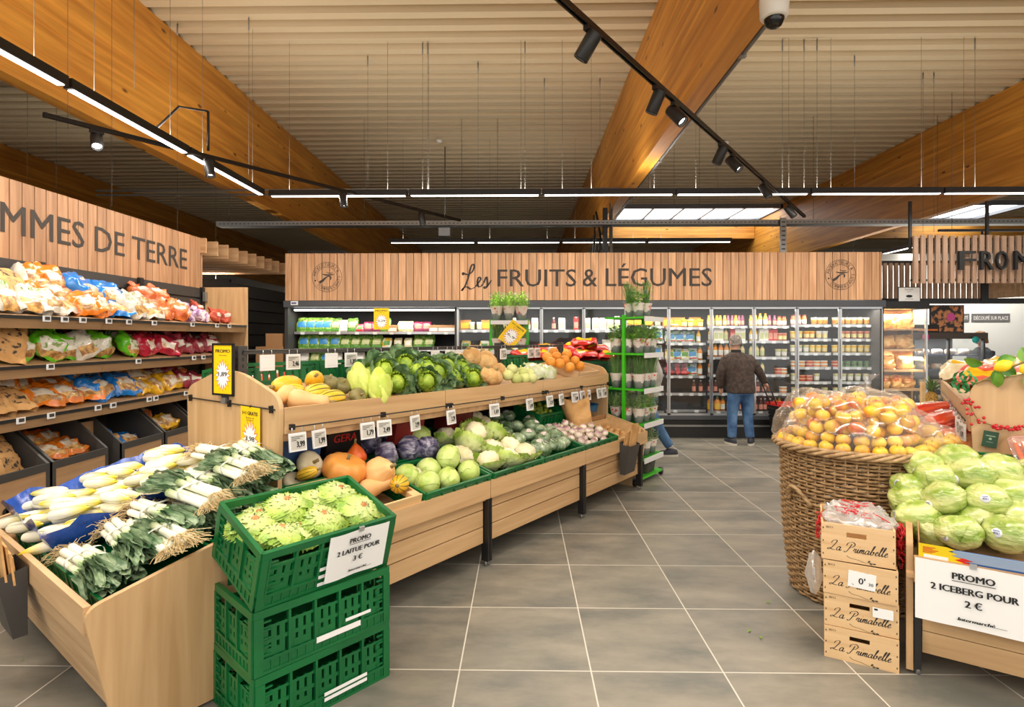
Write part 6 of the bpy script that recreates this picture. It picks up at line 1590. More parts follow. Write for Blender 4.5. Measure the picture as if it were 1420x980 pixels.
for k, (x, z) in enumerate(((.445, 1.365), (.55, 1.355))):
    o = K_lem.put(T(x, .955, z) @ RY(60), 'x'); o.parent = t
    for q in ('label', 'category'):
        if q in o: del o[q]
t = thing('berry_garland', 'garland of red berries on a twig hung on the right gable', 'garland', F2)
g = [(.300, .96, 1.19), (.315, .965, 1.11), (.35, .975, 1.055), (.42, .975, 1.03), (.50, .975, 1.03), (.58, .975, 1.07), (.7, .975, 1.12)]
MB().tube(spline(g, 6), .0028, 5).obj('twig', M_stalk, t)
M_berry = mat('red berry', S(190, 16, 36), .25, coat=.4)
rb = random.Random(2); gs = spline(g, 14)
BER = MB(); blob(BER, lambda a, b2: tuple(.0085 * q for q in sph(a, b2)), 10, 7); BERM = BER.mesh('berry', [M_berry])
for k in range(58):
    q = gs[int(rb.random() ** .8 * (len(gs) - 1))]; sp2 = .035 if q[0] < .37 else .012
    link('berry', BERM, t, T(q[0] + rb.uniform(-sp2, sp2), .955 + rb.uniform(-.012, .005), q[2] + rb.uniform(-sp2, sp2 * .6)))
t = thing('gift_tag', 'dark green card tag hanging from the berry garland', 'tag', F2 @ T(.398, .962, 1.0) @ RY(8))
MB().box(-.033, .033, 0, .002, -.09, 0).obj('card', mat('dark green card', S(40, 74, 54), .6), t)
m = MB(); m.box(-.02, .02, -.001, 0, -.028, -.024); m.lathe([(0, 0), (.007, 0)], 8, 0, False, T(0, -.0008, -.042) @ UP); m.box(-.014, .014, -.001, 0, -.062, -.06); m.obj('print', mat('pale green print', S(150, 176, 150), .6), t)

# ================================================================= BASKET OF APPLES
BXc, BYc = 1.985, 3.405
M_wick = organic('wicker', S(122, 92, 58), S(178, 144, 100), 40, .65, .3, lo=.3, hi=.7)
M_wick2 = organic('pale wicker', S(152, 120, 82), S(200, 166, 120), 30, .65, .3)
bk = thing('wicker_basket', 'tall round wicker basket with rope handles full of bagged apples', 'basket', T(BXc, BYc, 0))
BR = lambda z: .325 + .075 * (z / .88) + .012 * math.sin(z * 5)
NS = 46
mb = MB()
for k in range(NS):
    a = 2 * PI * k / NS; mb.tube([((BR(z) - .004) * math.cos(a), (BR(z) - .004) * math.sin(a), z) for z in [.88 * j / 10 for j in range(11)]], .006, 5)
mb.obj('stakes', M_wick2, bk)
mb = MB(); rows = 44
for r_ in range(rows):
    z = .015 + .85 * r_ / rows; P = []
    for k in range(NS * 2):
        a = 2 * PI * k / (NS * 2); rad = BR(z) + (.011 if ((k // 1 + (r_ % 2) * 2) % 4) in (0, 1) else -.004) * .9
        P.append((rad * math.cos(a), rad * math.sin(a), z + .0015 * math.sin(a * 5 + r_)))
    V = []; F = []; n = len(P)
    for i, p in enumerate(P):
        rr2 = math.hypot(p[0], p[1]); ux, uy = p[0] / rr2, p[1] / rr2
        for da, dz in ((.007, 0), (0, .0085), (-.007, 0), (0, -.0085)): V.append((p[0] + ux * da, p[1] + uy * da, p[2] + dz))
    for i in range(n):
        for j in range(4): F.append((i * 4 + j, ((i + 1) % n) * 4 + j, ((i + 1) % n) * 4 + (j + 1) % 4, i * 4 + (j + 1) % 4))
    mb.add(V, F, 0, True)
mb.obj('woven_wall', M_wick, bk)
mb = MB()
for ph in range(4):
    mb.tube([((.418 + .016 * math.cos(9 * a + ph * PI / 2)) * math.cos(a), (.418 + .016 * math.cos(9 * a + ph * PI / 2)) * math.sin(a), .885 + .016 * math.sin(9 * a + ph * PI / 2)) for a in [2 * PI * k / 120 for k in range(121)]], .010, 6)
mb.obj('rim', M_wick2, bk)
def rim_handle(ang):
    ca, sa = math.cos(R(ang)), math.sin(R(ang)); mb = MB()
    for ph in (0, PI):
        mb.tube([((.375 + .055 * math.sin(PI * q / 20)) * ca - (-.085 + .17 * q / 20) * sa + .006 * math.cos(q * 1.1 + ph), (.375 + .055 * math.sin(PI * q / 20)) * sa + (-.085 + .17 * q / 20) * ca + .006 * math.sin(q * 1.1 + ph), .60 + .10 * math.sin(PI * q / 20) - .04) for q in range(21)], .0095, 6)
    mb.obj('handle', M_wick2, bk)
rim_handle(196); rim_handle(16)
MB().lathe([(0, .02), (.32, .02), (.32, .03), (0, .03)], 30).obj('base', M_wick, bk)
MB().lathe([(0, .84), (.392, .84)], 30).obj('false_floor', M_wick, bk)
ra = random.Random(12); aps = []
rings = []
for n2, rr2, z2 in ((27, .372, .905), (21, .287, .945), (15, .203, .985), (8, .115, 1.015), (1, .0, 1.03)):
    for k in range(n2):
        a = 2 * PI * (k + .5 * (n2 % 2)) / n2; q = .0405 * ra.uniform(.96, 1.05); rings.append((BXc + (rr2 + ra.uniform(-.008, .008)) * math.cos(a), BYc + (rr2 + ra.uniform(-.008, .008)) * math.sin(a), z2 + ra.uniform(-.006, .008), q))
cand = rings + drop(ra, 82, BXc - .32, BXc + .32, BYc - .32, BYc + .32, .042, lambda x, y: .93 if math.hypot(x - BXc, y - BYc) < .31 else 9, 30, rings)
rg = drop(random.Random(3), 9, BXc + .30, BXc + .50, BYc - .22, BYc + .0, .042, lambda x, y: .885)
labs = order_labels([Vector(c[:3]) for c in cand + rg], 'yellow red apple', 'of the basket', 12)
for k, c in enumerate(cand + rg): K_apple.put(T(*c[:3]) @ rot_any() @ SCL(c[3] / .040), labs[k], 'apples in the wicker basket')
M_apbag = film('apple bag film', (1, 1, 1, 1), .17, .14)
def film_bag(sel, seed, label, knot=None):
    n0 = len(sel); c = sum((Vector(p[:3]) for p in sel), Vector()) / n0; mb = MB()
    def f(a, p):
        n = Vector(sph(a, p)); k = max(.0, max((Vector(q[:3]) - c).dot(n) + q[3] for q in sel))
        k *= .95 + .05 * fbm(n, 3.5, 4, seed) + .012 * math.sin(16 * a + 8 * fbm(n, 2, 2, seed + 4)); q = c + n * k; q.z = max(q.z, .905) if math.hypot(q.x - BXc, q.y - BYc) > .36 else max(q.z, .86); return q
    blob(mb, f, 48, 28)
    if knot:
        P = []
        for i in range(14):
            a = 2 * PI * i / 14; P.append([tuple(Vector(knot) + Vector((r * math.cos(a) * (1 + .3 * math.sin(3 * a)) + x, r * math.sin(a) * .5, z))) for r, x, z in ((.06, -.03, -.05), (.016, 0, .0), (.02, .015, .02), (.045, .03, .05))])
        mb.grid(P, 0, True, True)
    return tag(mb.obj('apple_bag', M_apbag), label, 'bag')
CC = [(-.16, .16), (-.22, -.14), (.06, -.16), (.20, .12)]; grp = [[] for _ in CC]
for p in cand: grp[min(range(4), key=lambda q: (p[0] - BXc - CC[q][0]) ** 2 + (p[1] - BYc - CC[q][1]) ** 2)].append(p)
for k, w2 in enumerate(('at the back left of', 'at the front left of', 'in the middle of', 'at the back right of')): film_bag(grp[k], k + 1, 'clear bag of apples %s the basket' % w2, (BXc + .10, BYc + .02, 1.25) if k == 2 else None)
film_bag(rg, 5, 'clear bag of apples lying over the right rim of the basket')

# ================================================================= LA PRIMABELLE BOXES
M_ply = wood('plywood box', S(206, 166, 116), S(232, 200, 154), axis=0, scale=.9, rough=.6)
M_plyk = mat('dark box print', S(52, 46, 40), .7)
GL = {'L': ([[(.0, 1.7), (.3, 2.3), (.9, 2.5), (1.15, 2.2), (.8, 1.3), (.3, .35), (-.2, 0), (-.35, .25), (0, .4), (.6, .1), (1.3, .1)]], 1.5),
 'a': ([[(.72, .8), (.42, 1.0), (.08, .55), (.12, .1), (.4, .05), (.7, .5), (.82, 1.0), (.7, .3), (.84, .02), (1.15, .35)]], 1.05),
 'P': ([[(.95, 2.1), (.7, 1.2), (.35, .2), (.0, -.15), (-.3, .1)], [(-.1, 1.5), (.1, 2.2), (1.0, 2.5), (1.6, 2.0), (1.25, 1.3), (.6, 1.1)], ], 1.6),
 'r': ([[(.0, .3), (.2, .95), (.3, .85), (.55, .95), (.45, .3), (.6, .02), (.85, .35)]], .78),
 'i': ([[(.0, .35), (.25, 1.0), (.15, .3), (.3, .02), (.58, .35)], [(.36, 1.45), (.4, 1.55)]], .52),
 'm': ([[(.0, .35), (.2, 1.0), (.08, .0)], [(.1, .35), (.42, 1.0), (.52, .7), (.44, .0)], [(.46, .35), (.8, 1.0), (.9, .7), (.82, .15), (.98, .02), (1.25, .35)]], 1.2),
 'b': ([[(.0, .35), (.4, 1.4), (.62, 2.2), (.42, 2.2), (.25, 1.2), (.16, .3), (.35, .0), (.66, .3), (.7, .85), (.5, .8), (.7, .65), (1.0, .7)]], .95),
 'e': ([[(.0, .3), (.4, .5), (.6, .85), (.4, 1.0), (.18, .5), (.3, .05), (.55, .05), (.85, .35)]], .78),
 'l': ([[(.0, .35), (.4, 1.4), (.58, 2.2), (.38, 2.2), (.22, 1.2), (.2, .3), (.35, .02), (.62, .35)]], .58), ' ': ([], .95)}
def script(mb, txt, M, wd, pen=.11):
    tot = sum(GL[c][1] for c in txt); sc = wd / tot; x = 0
    for c in txt:
        st, ad = GL[c]
        for s in st: brush(mb, [((x + px_ - tot / 2 + .28 * py_) * sc, py_ * sc) for px_, py_ in s], pen * sc, M, 5)
        x += ad
def primabelle(M, label, h2=.15, full=None):
    t = thing('wooden_box', label, 'box', M, 'stacked wooden fruit boxes')
    W, D, q = .297, .37, .008
    def hole_wall(y0, y1):
        m = MB(); a, b2, za, zb = W * .35, W * .62, h2 * .66, h2 * .80
        m.box(0, W, y0, y1, 0, za); m.box(0, W, y0, y1, zb, h2); m.box(0, a, y0, y1, za, zb); m.box(b2, W, y0, y1, za, zb); return m
    fp = hole_wall(0, q).obj('front_panel', M_ply, t); hole_wall(D - q, D).obj('back_panel', M_ply, t)
    MB().box(0, q, q, D - q, .01, h2).obj('side_panel', M_ply, t); MB().box(W - q, W, q, D - q, .01, h2).obj('side_panel', M_ply, t)
    MB().box(q, W - q, q, D - q, .004, .012).obj('base', M_ply, t)
    m = MB(); script(m, 'La Primabelle', T(W * .5, -.0008, h2 * .28) @ UP, W * .78, .12)
    brush(m, [(-.045, -.012), (-.03, -.022), (0, -.026), (.03, -.034), (.05, -.030), (.062, -.036)], .0012, T(W * .5, -.0008, h2 * .25) @ UP)
    for dx, dz, a in ((.045, -.026, 40), (.052, -.036, -30), (.066, -.034, 5)): m.lathe([(0, 0), (.0055, 0)], 8, 0, False, T(W * .5 + dx, -.0008, h2 * .25 + dz) @ RY(-a) @ UP @ SCL(1.2, .6, 1))
    m.text('BIO', T(.035, -.0008, h2 * .86) @ UP, .028, .009)
    for xx in (.008, W - .008):
        for zz in (.15, .5, .85): m.box(xx - .002, xx + .002, -.0008, 0, h2 * zz - .004, h2 * zz + .004)
    m.obj('lettering', M_plyk, fp); return t
FB = T(1.447, 2.712, 0) @ RZ(-28.5)
primabelle(FB, 'plywood fruit box with script lettering at the bottom of the stack', .150)
primabelle(FB @ T(.0, .003, .153) @ RZ(1), 'plywood fruit box with script lettering, second from the floor', .150)
b3 = primabelle(FB @ T(-.004, 0, .306) @ RZ(-1), 'plywood fruit box bearing the white price sign, third from the floor', .155)
b4 = primabelle(FB @ T(-.012, .0, .466) @ RZ(1.5) @ RX(-1.5), 'open plywood fruit box on top, full of net bags', .172)
t = thing('price_sign', 'small white price sign reading 0,30 on the third fruit box', 'sign', FB @ T(.155, -.004, .43) @ RY(3))
MB().box(-.055, .055, -.001, .001, -.075, 0).obj('sheet', M_paper, t); m = MB(); m.text("0'", T(.0, -.0016, -.055) @ UP, None, .03, bold=.03); m.text('30', T(.036, -.0016, -.055) @ UP, None, .014, bold=.02); m.text('kg', T(-.035, -.0016, -.066) @ UP, None, .008); m.obj('lettering', M_ink, t)
t = thing('paper_label', 'small white delivery label on the second fruit box', 'label', FB @ T(.235, -.002, .28))
MB().box(-.04, .04, -.001, .001, -.045, 0).obj('sheet', M_paper, t); MB().box(-.034, -.02, -.0018, -.001, -.012, -.004).obj('print', M_ink, t)
M_netw = film('white net bag', (1, 1, 1, 1), .45, .3); M_netr = mat('red net', S(200, 24, 34), .5)
for k, (x, y2, z, sx, sy) in enumerate(((.09, .12, .64, .10, .10), (.20, .12, .635, .10, .10), (.14, .24, .65, .13, .09))):
    mb = MB(); blob(mb, lambda a, p, k=k: (sx * sph(a, p)[0] * (1 + .25 * fbm(sph(a, p), 3, 3, k)), sy * sph(a, p)[1] * (1 + .2 * fbm(sph(a, p), 3, 3, k + 9)), .035 * sph(a, p)[2] + .03 * fbm(sph(a, p), 4, 3, k)), 26, 14)
    o = tag(mb.obj('net_bag', M_netw, None, FB @ T(x, y2, z)), 'crumpled white net bag in the top fruit box, %s' % ('left', 'right', 'rear')[k], 'net bag', 'crumpled net bags')
    rr = random.Random(k); m = MB()
    for q in range(3): m.tube(spline([(rr.uniform(-.08, .08), rr.uniform(-.08, .05), .03 + .012 * rr.random()) for _ in range(4)], 6), .0022, 5)
    m.obj('red_tie', M_netr, o)
for k, (x, y2, z, lab) in enumerate(((.312, .12, .55, 'bunch of red netting spilling down the right of the top box'), (-.02, .10, .58, 'bit of red netting at the left corner of the top box'))):
    rr = random.Random(30 + k); m = MB()
    for q in range(40 if k == 0 else 16): 
        zz = rr.uniform(-.08, .08) if k == 0 else rr.uniform(-.02, .06); m.tube(spline([(rr.uniform(-.018, .018), rr.uniform(-.06, .06), zz + rr.uniform(-.03, .03)) for _ in range(4)], 4), .002, 4)
    tag(m.obj('red_netting', M_netr, None, FB @ T(x, y2, z)), lab, 'netting')
mb = MB(); blob(mb, lambda a, p: (.035 * sph(a, p)[0] * (1 + .3 * fbm(sph(a, p), 3, 3, 8)), .09 * sph(a, p)[1], .10 * sph(a, p)[2] * (1 + .2 * fbm(sph(a, p), 3, 3, 2))), 22, 14)
tag(mb.obj('net_bag', M_netw, None, FB @ T(-.045, .14, .34)), 'white net bag hanging out at the left of the box stack', 'net bag')
# floor scraps
M_scrap = mat('leaf scrap', S(120, 160, 50), .6)
for k, (u, v, lab) in enumerate(((1062, 836, 'pale leaf scrap on the floor tile, nearest the basket'), (1037, 877, 'green leaf scrap on the floor, left of the two'), (1056, 887, 'green leaf scrap on the floor, right of the two'), (30, 917, 'tiny yellow scrap on the floor by the leek display'))):
    d = ray(u, v); q = -H / d.z; m = MB(); leaf(m, T(d.x * q, d.y * q, .006) @ RZ(40 * k), .03 if k < 3 else .012, .007, .1); tag(m.obj('leaf_scrap', M_scrap), lab, 'scrap', 'scraps on the floor')
# ================================================================= HERB TROLLEYS
M_gpaint = mat('bright green paint', S(60, 190, 20), .4)
M_gpaintd = mat('green shelf paint', S(36, 140, 20), .4)
M_potg = mat('grey plant pot', S(140, 140, 142), .5)
M_slv = organic('printed herb sleeve', S(232, 222, 214), S(206, 44, 40), 16, .3, .05, .3, lo=.58, hi=.66)
M_slvc = film('clear herb sleeve', (.97, 1, .95, 1), .07, .12)
M_h1 = organic('basil leaf', S(80, 146, 40), S(150, 200, 84), 20, .5); M_h2 = organic('chive', S(66, 118, 44), S(120, 168, 76), 20, .5); M_h3 = organic('thyme', S(92, 136, 66), S(156, 186, 110), 30, .6); M_h4 = organic('fresh dill', S(130, 190, 60), S(190, 226, 96), 20, .5)
def make_herb(kind):
    def make():
        rr = random.Random(hash(kind) % 97 if False else {'basil': 1, 'chive': 2, 'thyme': 3, 'dill': 4}[kind]); e = tag(link('herb_pot', None), '', 'potted herb')
        MB().lathe([(0, 0), (.032, 0), (.04, .055), (.042, .06), (.036, .058)], 12).obj('pot', M_potg, e)
        mb = MB(); n = 16
        mb.grid([[(r * (1 + .05 * math.cos(4 * a)) * math.cos(a), r * math.sin(a), z) for r, z in ((.037, .045), (.048, .09), (.055, .12))] for a in [2 * PI * k / n for k in range(n)]], 0, True, True); mb.obj('printed_sleeve', M_slv, e)
        mb = MB(); mb.grid([[(r * (1 + .07 * math.cos(3 * a)) * math.cos(a), r * math.sin(a), z) for r, z in ((.055, .12), (.064, .18), (.072, .235))] for a in [2 * PI * k / n for k in range(n)]], 0, True, True); mb.obj('clear_sleeve', M_slvc, e)
        mb = MB()
        if kind in ('chive',):
            for k in range(60):
                a, r = rr.uniform(0, 6.3), rr.uniform(0, .03); h2 = rr.uniform(.18, .27); b2 = rr.uniform(.01, .04); x, y = r * math.cos(a), r * math.sin(a)
                mb.tube([(x, y, .05), (x * 1.3, y * 1.3, .05 + h2 * .5), (x * 1.3 + b2 * math.cos(a), y * 1.3 + b2 * math.sin(a), .05 + h2)], .0022, 3, caps=False)
        else:
            n2, ln, wd = {'basil': (90, .035, .014), 'thyme': (190, .014, .004), 'dill': (170, .02, .006)}[kind]
            for k in range(n2):
                a, r = rr.uniform(0, 6.3), .058 * math.sqrt(rr.random()); z = rr.uniform(.10, .25 - 1.2 * r)
                leaf(mb, T(r * math.cos(a), r * math.sin(a), z) @ RZ(math.degrees(a) + rr.uniform(-60, 60)) @ RY(rr.uniform(-60, 10)), ln, wd)
            for k in range(14):
                a, r = rr.uniform(0, 6.3), rr.uniform(0, .04); mb.tube([(r * .4 * math.cos(a), r * .4 * math.sin(a), .05), (r * math.cos(a), r * math.sin(a), rr.uniform(.15, .24))], .0018, 3, caps=False)
        mb.obj('foliage', {'basil': M_h1, 'chive': M_h2, 'thyme': M_h3, 'dill': M_h4}[kind], e)
        for q in (0, 2.2, 4.4): MB().lathe([(0, 0), (.009, 0)], 8, 0, False, T(.050 * math.cos(q), .050 * math.sin(q), .1) @ RZ(math.degrees(q)) @ RY(80)).obj('red_sticker', M_red, e)
        return e
    return Kind(make)
K_herb = {k: make_herb(k) for k in ('basil', 'chive', 'thyme', 'dill')}
HN = {'basil': 'bushy basil pot', 'chive': 'grassy chive pot', 'thyme': 'grey-green thyme pot', 'dill': 'light green dill pot'}
def herb_trolley(F, label, plan, where):
    t = thing('herb_trolley', label, 'plant trolley', F)
    HZ = [.27, .63, .99, 1.36, 1.74]
    mb = MB(); mb.prism([(-.29, .05), (.29, .05), (.29, .072), (-.29, .072)], -.2, .2); mb.obj('base_deck', M_gpaint, t)
    for x in (-.325, .325):
        for y in (-.17, .17):
            w = MB().cyl((x, y - .016, .036), (x, y + .016, .036), .036, n=14).obj('castor', M_black, t); MB().box(x - .018, x + .018, y - .022, y + .022, .05, .085).obj('fork', M_grey, w)
    for x in (-.24, .24): MB().box(x - .02, x + .02, -.015, .015, .07, 1.76).obj('post', M_gpaint, t)
    for k, z in enumerate(HZ):
        dx = 0
        s = MB().box(-.235, .235, -.21, .21, z - .018, z - .004).obj('shelf', M_gpaintd, t)
        m = MB(); m.box(-.24, .24, -.222, -.21, z - .022, z - .002); m.box(-.24, .24, .21, .222, z - .022, z - .002); m.box(-.25, -.235, -.222, .222, z - .022, z - .002); m.box(.235, .25, -.222, .222, z - .022, z - .002); m.obj('shelf_edge', M_gpaint, s)
        MB().box(-.235, .245, -.235, -.224, z - .05, z + .002).obj('label_strip', M_label, s)
    bn = tag(link('bin', None, None, F @ T(.07, -.06, .0735) @ SCL(1.2)), 'dark grey plastic bin on the base of the %s herb trolley' % where, 'bin')
    m = MB(); q = [(.085, 0), (.10, .13), (.105, .14), (.10, .14), (.092, .06), (0, .02)]
    m.grid([[(1.25 * r * math.copysign(abs(math.cos(a)) ** .35, math.cos(a)), r * math.copysign(abs(math.sin(a)) ** .35, math.sin(a)), z) for r, z in q] for a in [2 * PI * k / 32 for k in range(32)]], 0, False, True); m.obj('tub', M_dark, bn)
    m = MB(); m.box(-.05, .05, -.1015, -.094, .085, .11); m.obj('grip_hole', M_black, bn)
    for k, kinds in plan.items():
        z = HZ[k]; spots = [(-.16 + .16 * (i % 3), -.13 + .13 * (i // 3)) for i in range(9)]
        if k == 4: spots = spots[:6] if len(kinds) > 3 else [(-.06, -.08), (.08, -.1), (.02, .06)]
        for i, (x, y) in enumerate(spots):
            kd = kinds[i % len(kinds)]
            K_herb[kd].put(F @ T(x, y, z - .003) @ RZ(rp.uniform(0, 360)) @ SCL(1.6 if kd == 'dill' else 1.28), '%s, %s along row %s, %s shelf up, %s herb trolley' % (HN[kd], ORD[i % 3 + 1], ['one', 'two', 'three'][i // 3], ORD[k + 1], where), 'potted herbs on the %s trolley' % where)
FH1 = T(1.223, 6.13, 0) @ RZ(A1)
herb_trolley(FH1, 'bright green herb trolley at the right end of the island', {0: ['thyme'], 1: ['thyme', 'basil', 'thyme'], 2: ['chive'], 3: ['basil'], 4: ['basil', 'chive', 'chive']}, 'right')
FH2 = T(-.16, 7.45, 0) @ RZ(0)
herb_trolley(FH2, 'bright green herb trolley behind the middle of the island', {2: ['thyme', 'basil'], 3: ['chive', 'thyme'], 4: ['dill', 'dill', 'dill', 'dill']}, 'rear')

# ================================================================= PEOPLE
def remesh(o, vox, sm=4):
    m = o.modifiers.new('r', 'REMESH'); m.mode = 'VOXEL'; m.voxel_size = vox; m.use_smooth_shade = True
    s = o.modifiers.new('s', 'SMOOTH'); s.factor = .5; s.iterations = sm
    return o
def loft(mb, rings, n=22, mi=0, M=None):
    """rings: (x, y, z, rx, ry)"""
    P = [[] for _ in range(n)]
    x, y, z, rx, ry = rings[0]
    full = [(x, y, z, .001, .001)] + list(rings) + [tuple(rings[-1][:3]) + (.001, .001)]
    for x, y, z, rx, ry in full:
        for i in range(n):
            a = 2 * PI * i / n; P[i].append((x + rx * math.copysign(abs(math.cos(a)) ** .85, math.cos(a)), y + ry * math.copysign(abs(math.sin(a)) ** .85, math.sin(a)), z))
    mb.grid(P, mi, True, True, M)
def limb(mb, pts, r, n=12): mb.tube(spline([tuple(p) for p in pts], 5), [a for a in np.interp(np.linspace(0, len(r) - 1, (len(r) - 1) * 5 + 1), range(len(r)), r)], n)
M_skin = organic('skin', S(206, 150, 122), S(224, 174, 146), 12, .5); M_jacket = organic('brown fleece', S(56, 46, 42), S(84, 70, 63), 26, .9, .5, bscale=70); M_jean = organic('blue denim', S(44, 78, 122), S(96, 134, 176), 5, .85, .3, bscale=60); M_hairg = organic('grey hair', S(96, 90, 86), S(168, 160, 152), 40, .8, .6); M_hairb = organic('brown hair', S(110, 76, 50), S(170, 126, 88), 30, .7, .5)
M_shoe = mat('dark blue shoe', S(44, 48, 60), .6); M_sole = mat('pale sole', S(206, 200, 188), .6); M_shirt = organic('light grey sweater', S(176, 172, 168), S(204, 200, 196), 20, .8, .3); M_apron = organic('dark work shirt', S(54, 60, 66), S(76, 82, 88), 20, .8, .3); M_eye = mat('eye', S(30, 26, 24), .3); M_lip = mat('lip', S(170, 96, 86), .5)
def hand(mb, wrist, fwd, side, down, curl=35, s=1.0):
    """palm with four fingers and a thumb; fwd points to fingertips"""
    w = Vector(wrist); f = Vector(fwd).normalized(); sd = Vector(side).normalized(); dn = Vector(down).normalized()
    mb.tube([w, w + f * .03 * s, w + f * .085 * s], [.022 * s, .03 * s, .032 * s], 10)
    for k, (o, L2) in enumerate(((-.027, .062), (-.009, .072), (.009, .068), (.026, .055))):
        b2 = w + f * .085 * s + sd * o * s; pts = [b2 - f * .02]; d = f.copy(); p = b2
        for j in range(3):
            d = (d * math.cos(R(curl)) + (dn * math.sin(R(curl)))).normalized() if j else d
            p = p + d * L2 * s / 2.6; pts.append(p)
        mb.tube(pts, [.0095 * s, .0095 * s, .0085 * s, .007 * s], 7)
    b2 = w + f * .03 * s - sd * .02 * s; mb.tube([b2, b2 - sd * .025 * s + f * .025 * s + dn * .01, b2 - sd * .022 * s + f * .055 * s + dn * .025], [.012 * s, .0105 * s, .008 * s], 7)
def head(mb, c, s=1.0, yaw=0, pitch=0):
    """skull with jaw, nose, ears; faces +y before turning"""
    M = T(*c) @ RZ(yaw) @ RX(pitch) @ SCL(s)
    loft(mb, [(0, .045, -.105, .03, .03), (0, .035, -.085, .05, .06), (0, .02, -.04, .066, .082), (0, .005, .01, .074, .094), (0, -.005, .05, .074, .096), (0, -.008, .085, .058, .076), (0, -.01, .105, .03, .04)], 20, 0, M)
    mb.tube([M @ Vector(p) for p in ((0, .095, .02), (0, .112, -.018), (0, .098, -.03))], [.008, .014, .012], 8)
    for sg in (-1, 1): mb.tube([M @ Vector(p) for p in ((sg * .073, -.01, .02), (sg * .083, -.018, .008), (sg * .08, -.012, -.02), (sg * .072, -.004, -.028))], [.009, .014, .012, .007], 7)
    return M
def face_bits(M, root):
    m = MB()
    for sg in (-1, 1): blob(m, lambda a, p, sg=sg: tuple(M @ Vector((sg * .03 + .010 * sph(a, p)[0], .086 + .008 * sph(a, p)[1], .018 + .006 * sph(a, p)[2]))), 10, 7)
    m.obj('eyes', M_eye, root)
    m = MB(); m.tube([M @ Vector(p) for p in ((-.022, .088, -.056), (0, .096, -.054), (.022, .088, -.056))], [.003, .006, .003], 6); m.obj('mouth', M_lip, root)
def hair_cap(root, M, m, lowback=-.06, extra=.008, bald=False):
    mb = MB(); n = 26; P = []
    for i in range(n):
        a = 2 * PI * i / n; row = []
        fr = max(0, math.sin(a)); zb = lowback * (1 - fr) + .055 * fr
        for j in range(9):
            z = zb + (.124 - zb) * j / 8; k = math.sqrt(max(0, 1 - ((z - .02) / .106) ** 2)) if z > .02 else 1.0
            if j == 8: k = .02
            q = 1 + .03 * fbm((a, z * 20, 1), 3, 2, 2)
            row.append(tuple(M @ Vector(((.076 + extra) * k * q * math.cos(a), -.004 + (.098 + extra) * k * q * math.sin(a), z))))
        P.append(row)
    mb.grid(P, 0, True, True); return mb.obj('hair', m, root)
def shoe(root, x, y, yaw, name='shoe'):
    M = T(x, y, 0) @ RZ(yaw); mb = MB()
    P = []
    for i in range(18):
        a = 2 * PI * i / 18; P.append([tuple(M @ Vector((.045 * k * math.cos(a) * (1 + .1 * math.sin(a)), .04 + .135 * k * math.sin(a), z))) for k, z in ((1.0, .025), (1.02, .035), (.95, .06 if math.sin(a) > .2 else .085), (.55, .075 if math.sin(a) > .2 else .1), (.01, .08))])
    mb.grid(P, 0, True, True); s = mb.obj(name, M_shoe, root)
    mb = MB(); P = []
    for i in range(18):
        a = 2 * PI * i / 18; P.append([tuple(M @ Vector((.047 * math.cos(a), .04 + .14 * math.sin(a), z))) for z in (.0, .028)])
    mb.grid(P, 0, False, True); mb.add([P[i][0] for i in range(18)], [tuple(range(17, -1, -1))]); mb.add([P[i][1] for i in range(18)], [tuple(range(18))]); mb.obj('sole', M_sole, s)
# man in the brown fleece, seen from behind, right hand on the trolley handle
mx, my = 3.10, 8.06
man = thing('person', 'man in brown fleece jacket and jeans seen from behind at the fridge', 'person', T(mx, my, 0))
hipz, shz = .80, 1.30
b = MB(); HM = head(b, (-.03, .06, 1.445), .98, 12, -14)
b.tube([(-.03, .03, 1.27), (-.03, .045, 1.40)], [.055, .055], 12)
loft(b, [(.03, .02, .74, .14, .10), (.02, .02, .9, .145, .10), (0, .02, 1.1, .16, .105), (-.01, .03, 1.24, .17, .09), (-.02, .035, 1.30, .09, .07)])
for sg, hx_, ft in ((-1, -.07, -.10), (1, .11, .155)):
    limb(b, [(hx_, .02, .78), ((hx_ + ft) / 2, .035, .45), (ft, .0, .09)], [.075, .052, .036])
LA = [(-.19, .03, 1.25), (-.235, .04, 1.02), (-.21, .13, .80)]; RAh = [(.16, .03, 1.25), (.30, .05, 1.05), (.41, .10, .86)]
limb(b, LA, [.045, .038, .026]); limb(b, RAh, [.045, .038, .026])
hand(b, LA[2], (.02, .1, -.2), (0, 1, .3), (1, 0, 0), 25, .95); hand(b, RAh[2], (.12, .04, -.12), (-.2, 1, 0), (-.5, 0, -1), 45, .95)
bo = remesh(b.obj('body', M_skin, man), .009, 2)
jk = MB(); loft(jk, [(.035, .015, .73, .195, .135), (.03, .015, .80, .20, .14), (.02, .015, .95, .195, .135), (.0, .015, 1.10, .205, .14), (-.01, .02, 1.2, .21, .13), (-.02, .025, 1.265, .17, .105), (-.025, .03, 1.31, .085, .075)], 26)
limb(jk, [(-.16, .03, 1.235), (-.215, .035, 1.10), (-.245, .05, .98), (-.22, .12, .80)], [.075, .072, .064, .05]); limb(jk, [(.13, .03, 1.235), (.22, .04, 1.14), (.305, .055, 1.03), (.41, .10, .875)], [.075, .072, .064, .048])
remesh(jk.obj('jacket', M_jacket, man), .011, 4)
cl = MB(); cl.tube([(-.03, .035, 1.29), (-.03, .04, 1.345)], [.078, .068], 14); cl.obj('collar', mat('black collar', S(34, 32, 34), .9), man)
jn = MB(); loft(jn, [(.03, .02, .70, .16, .12), (.03, .02, .80, .165, .12)], 22)
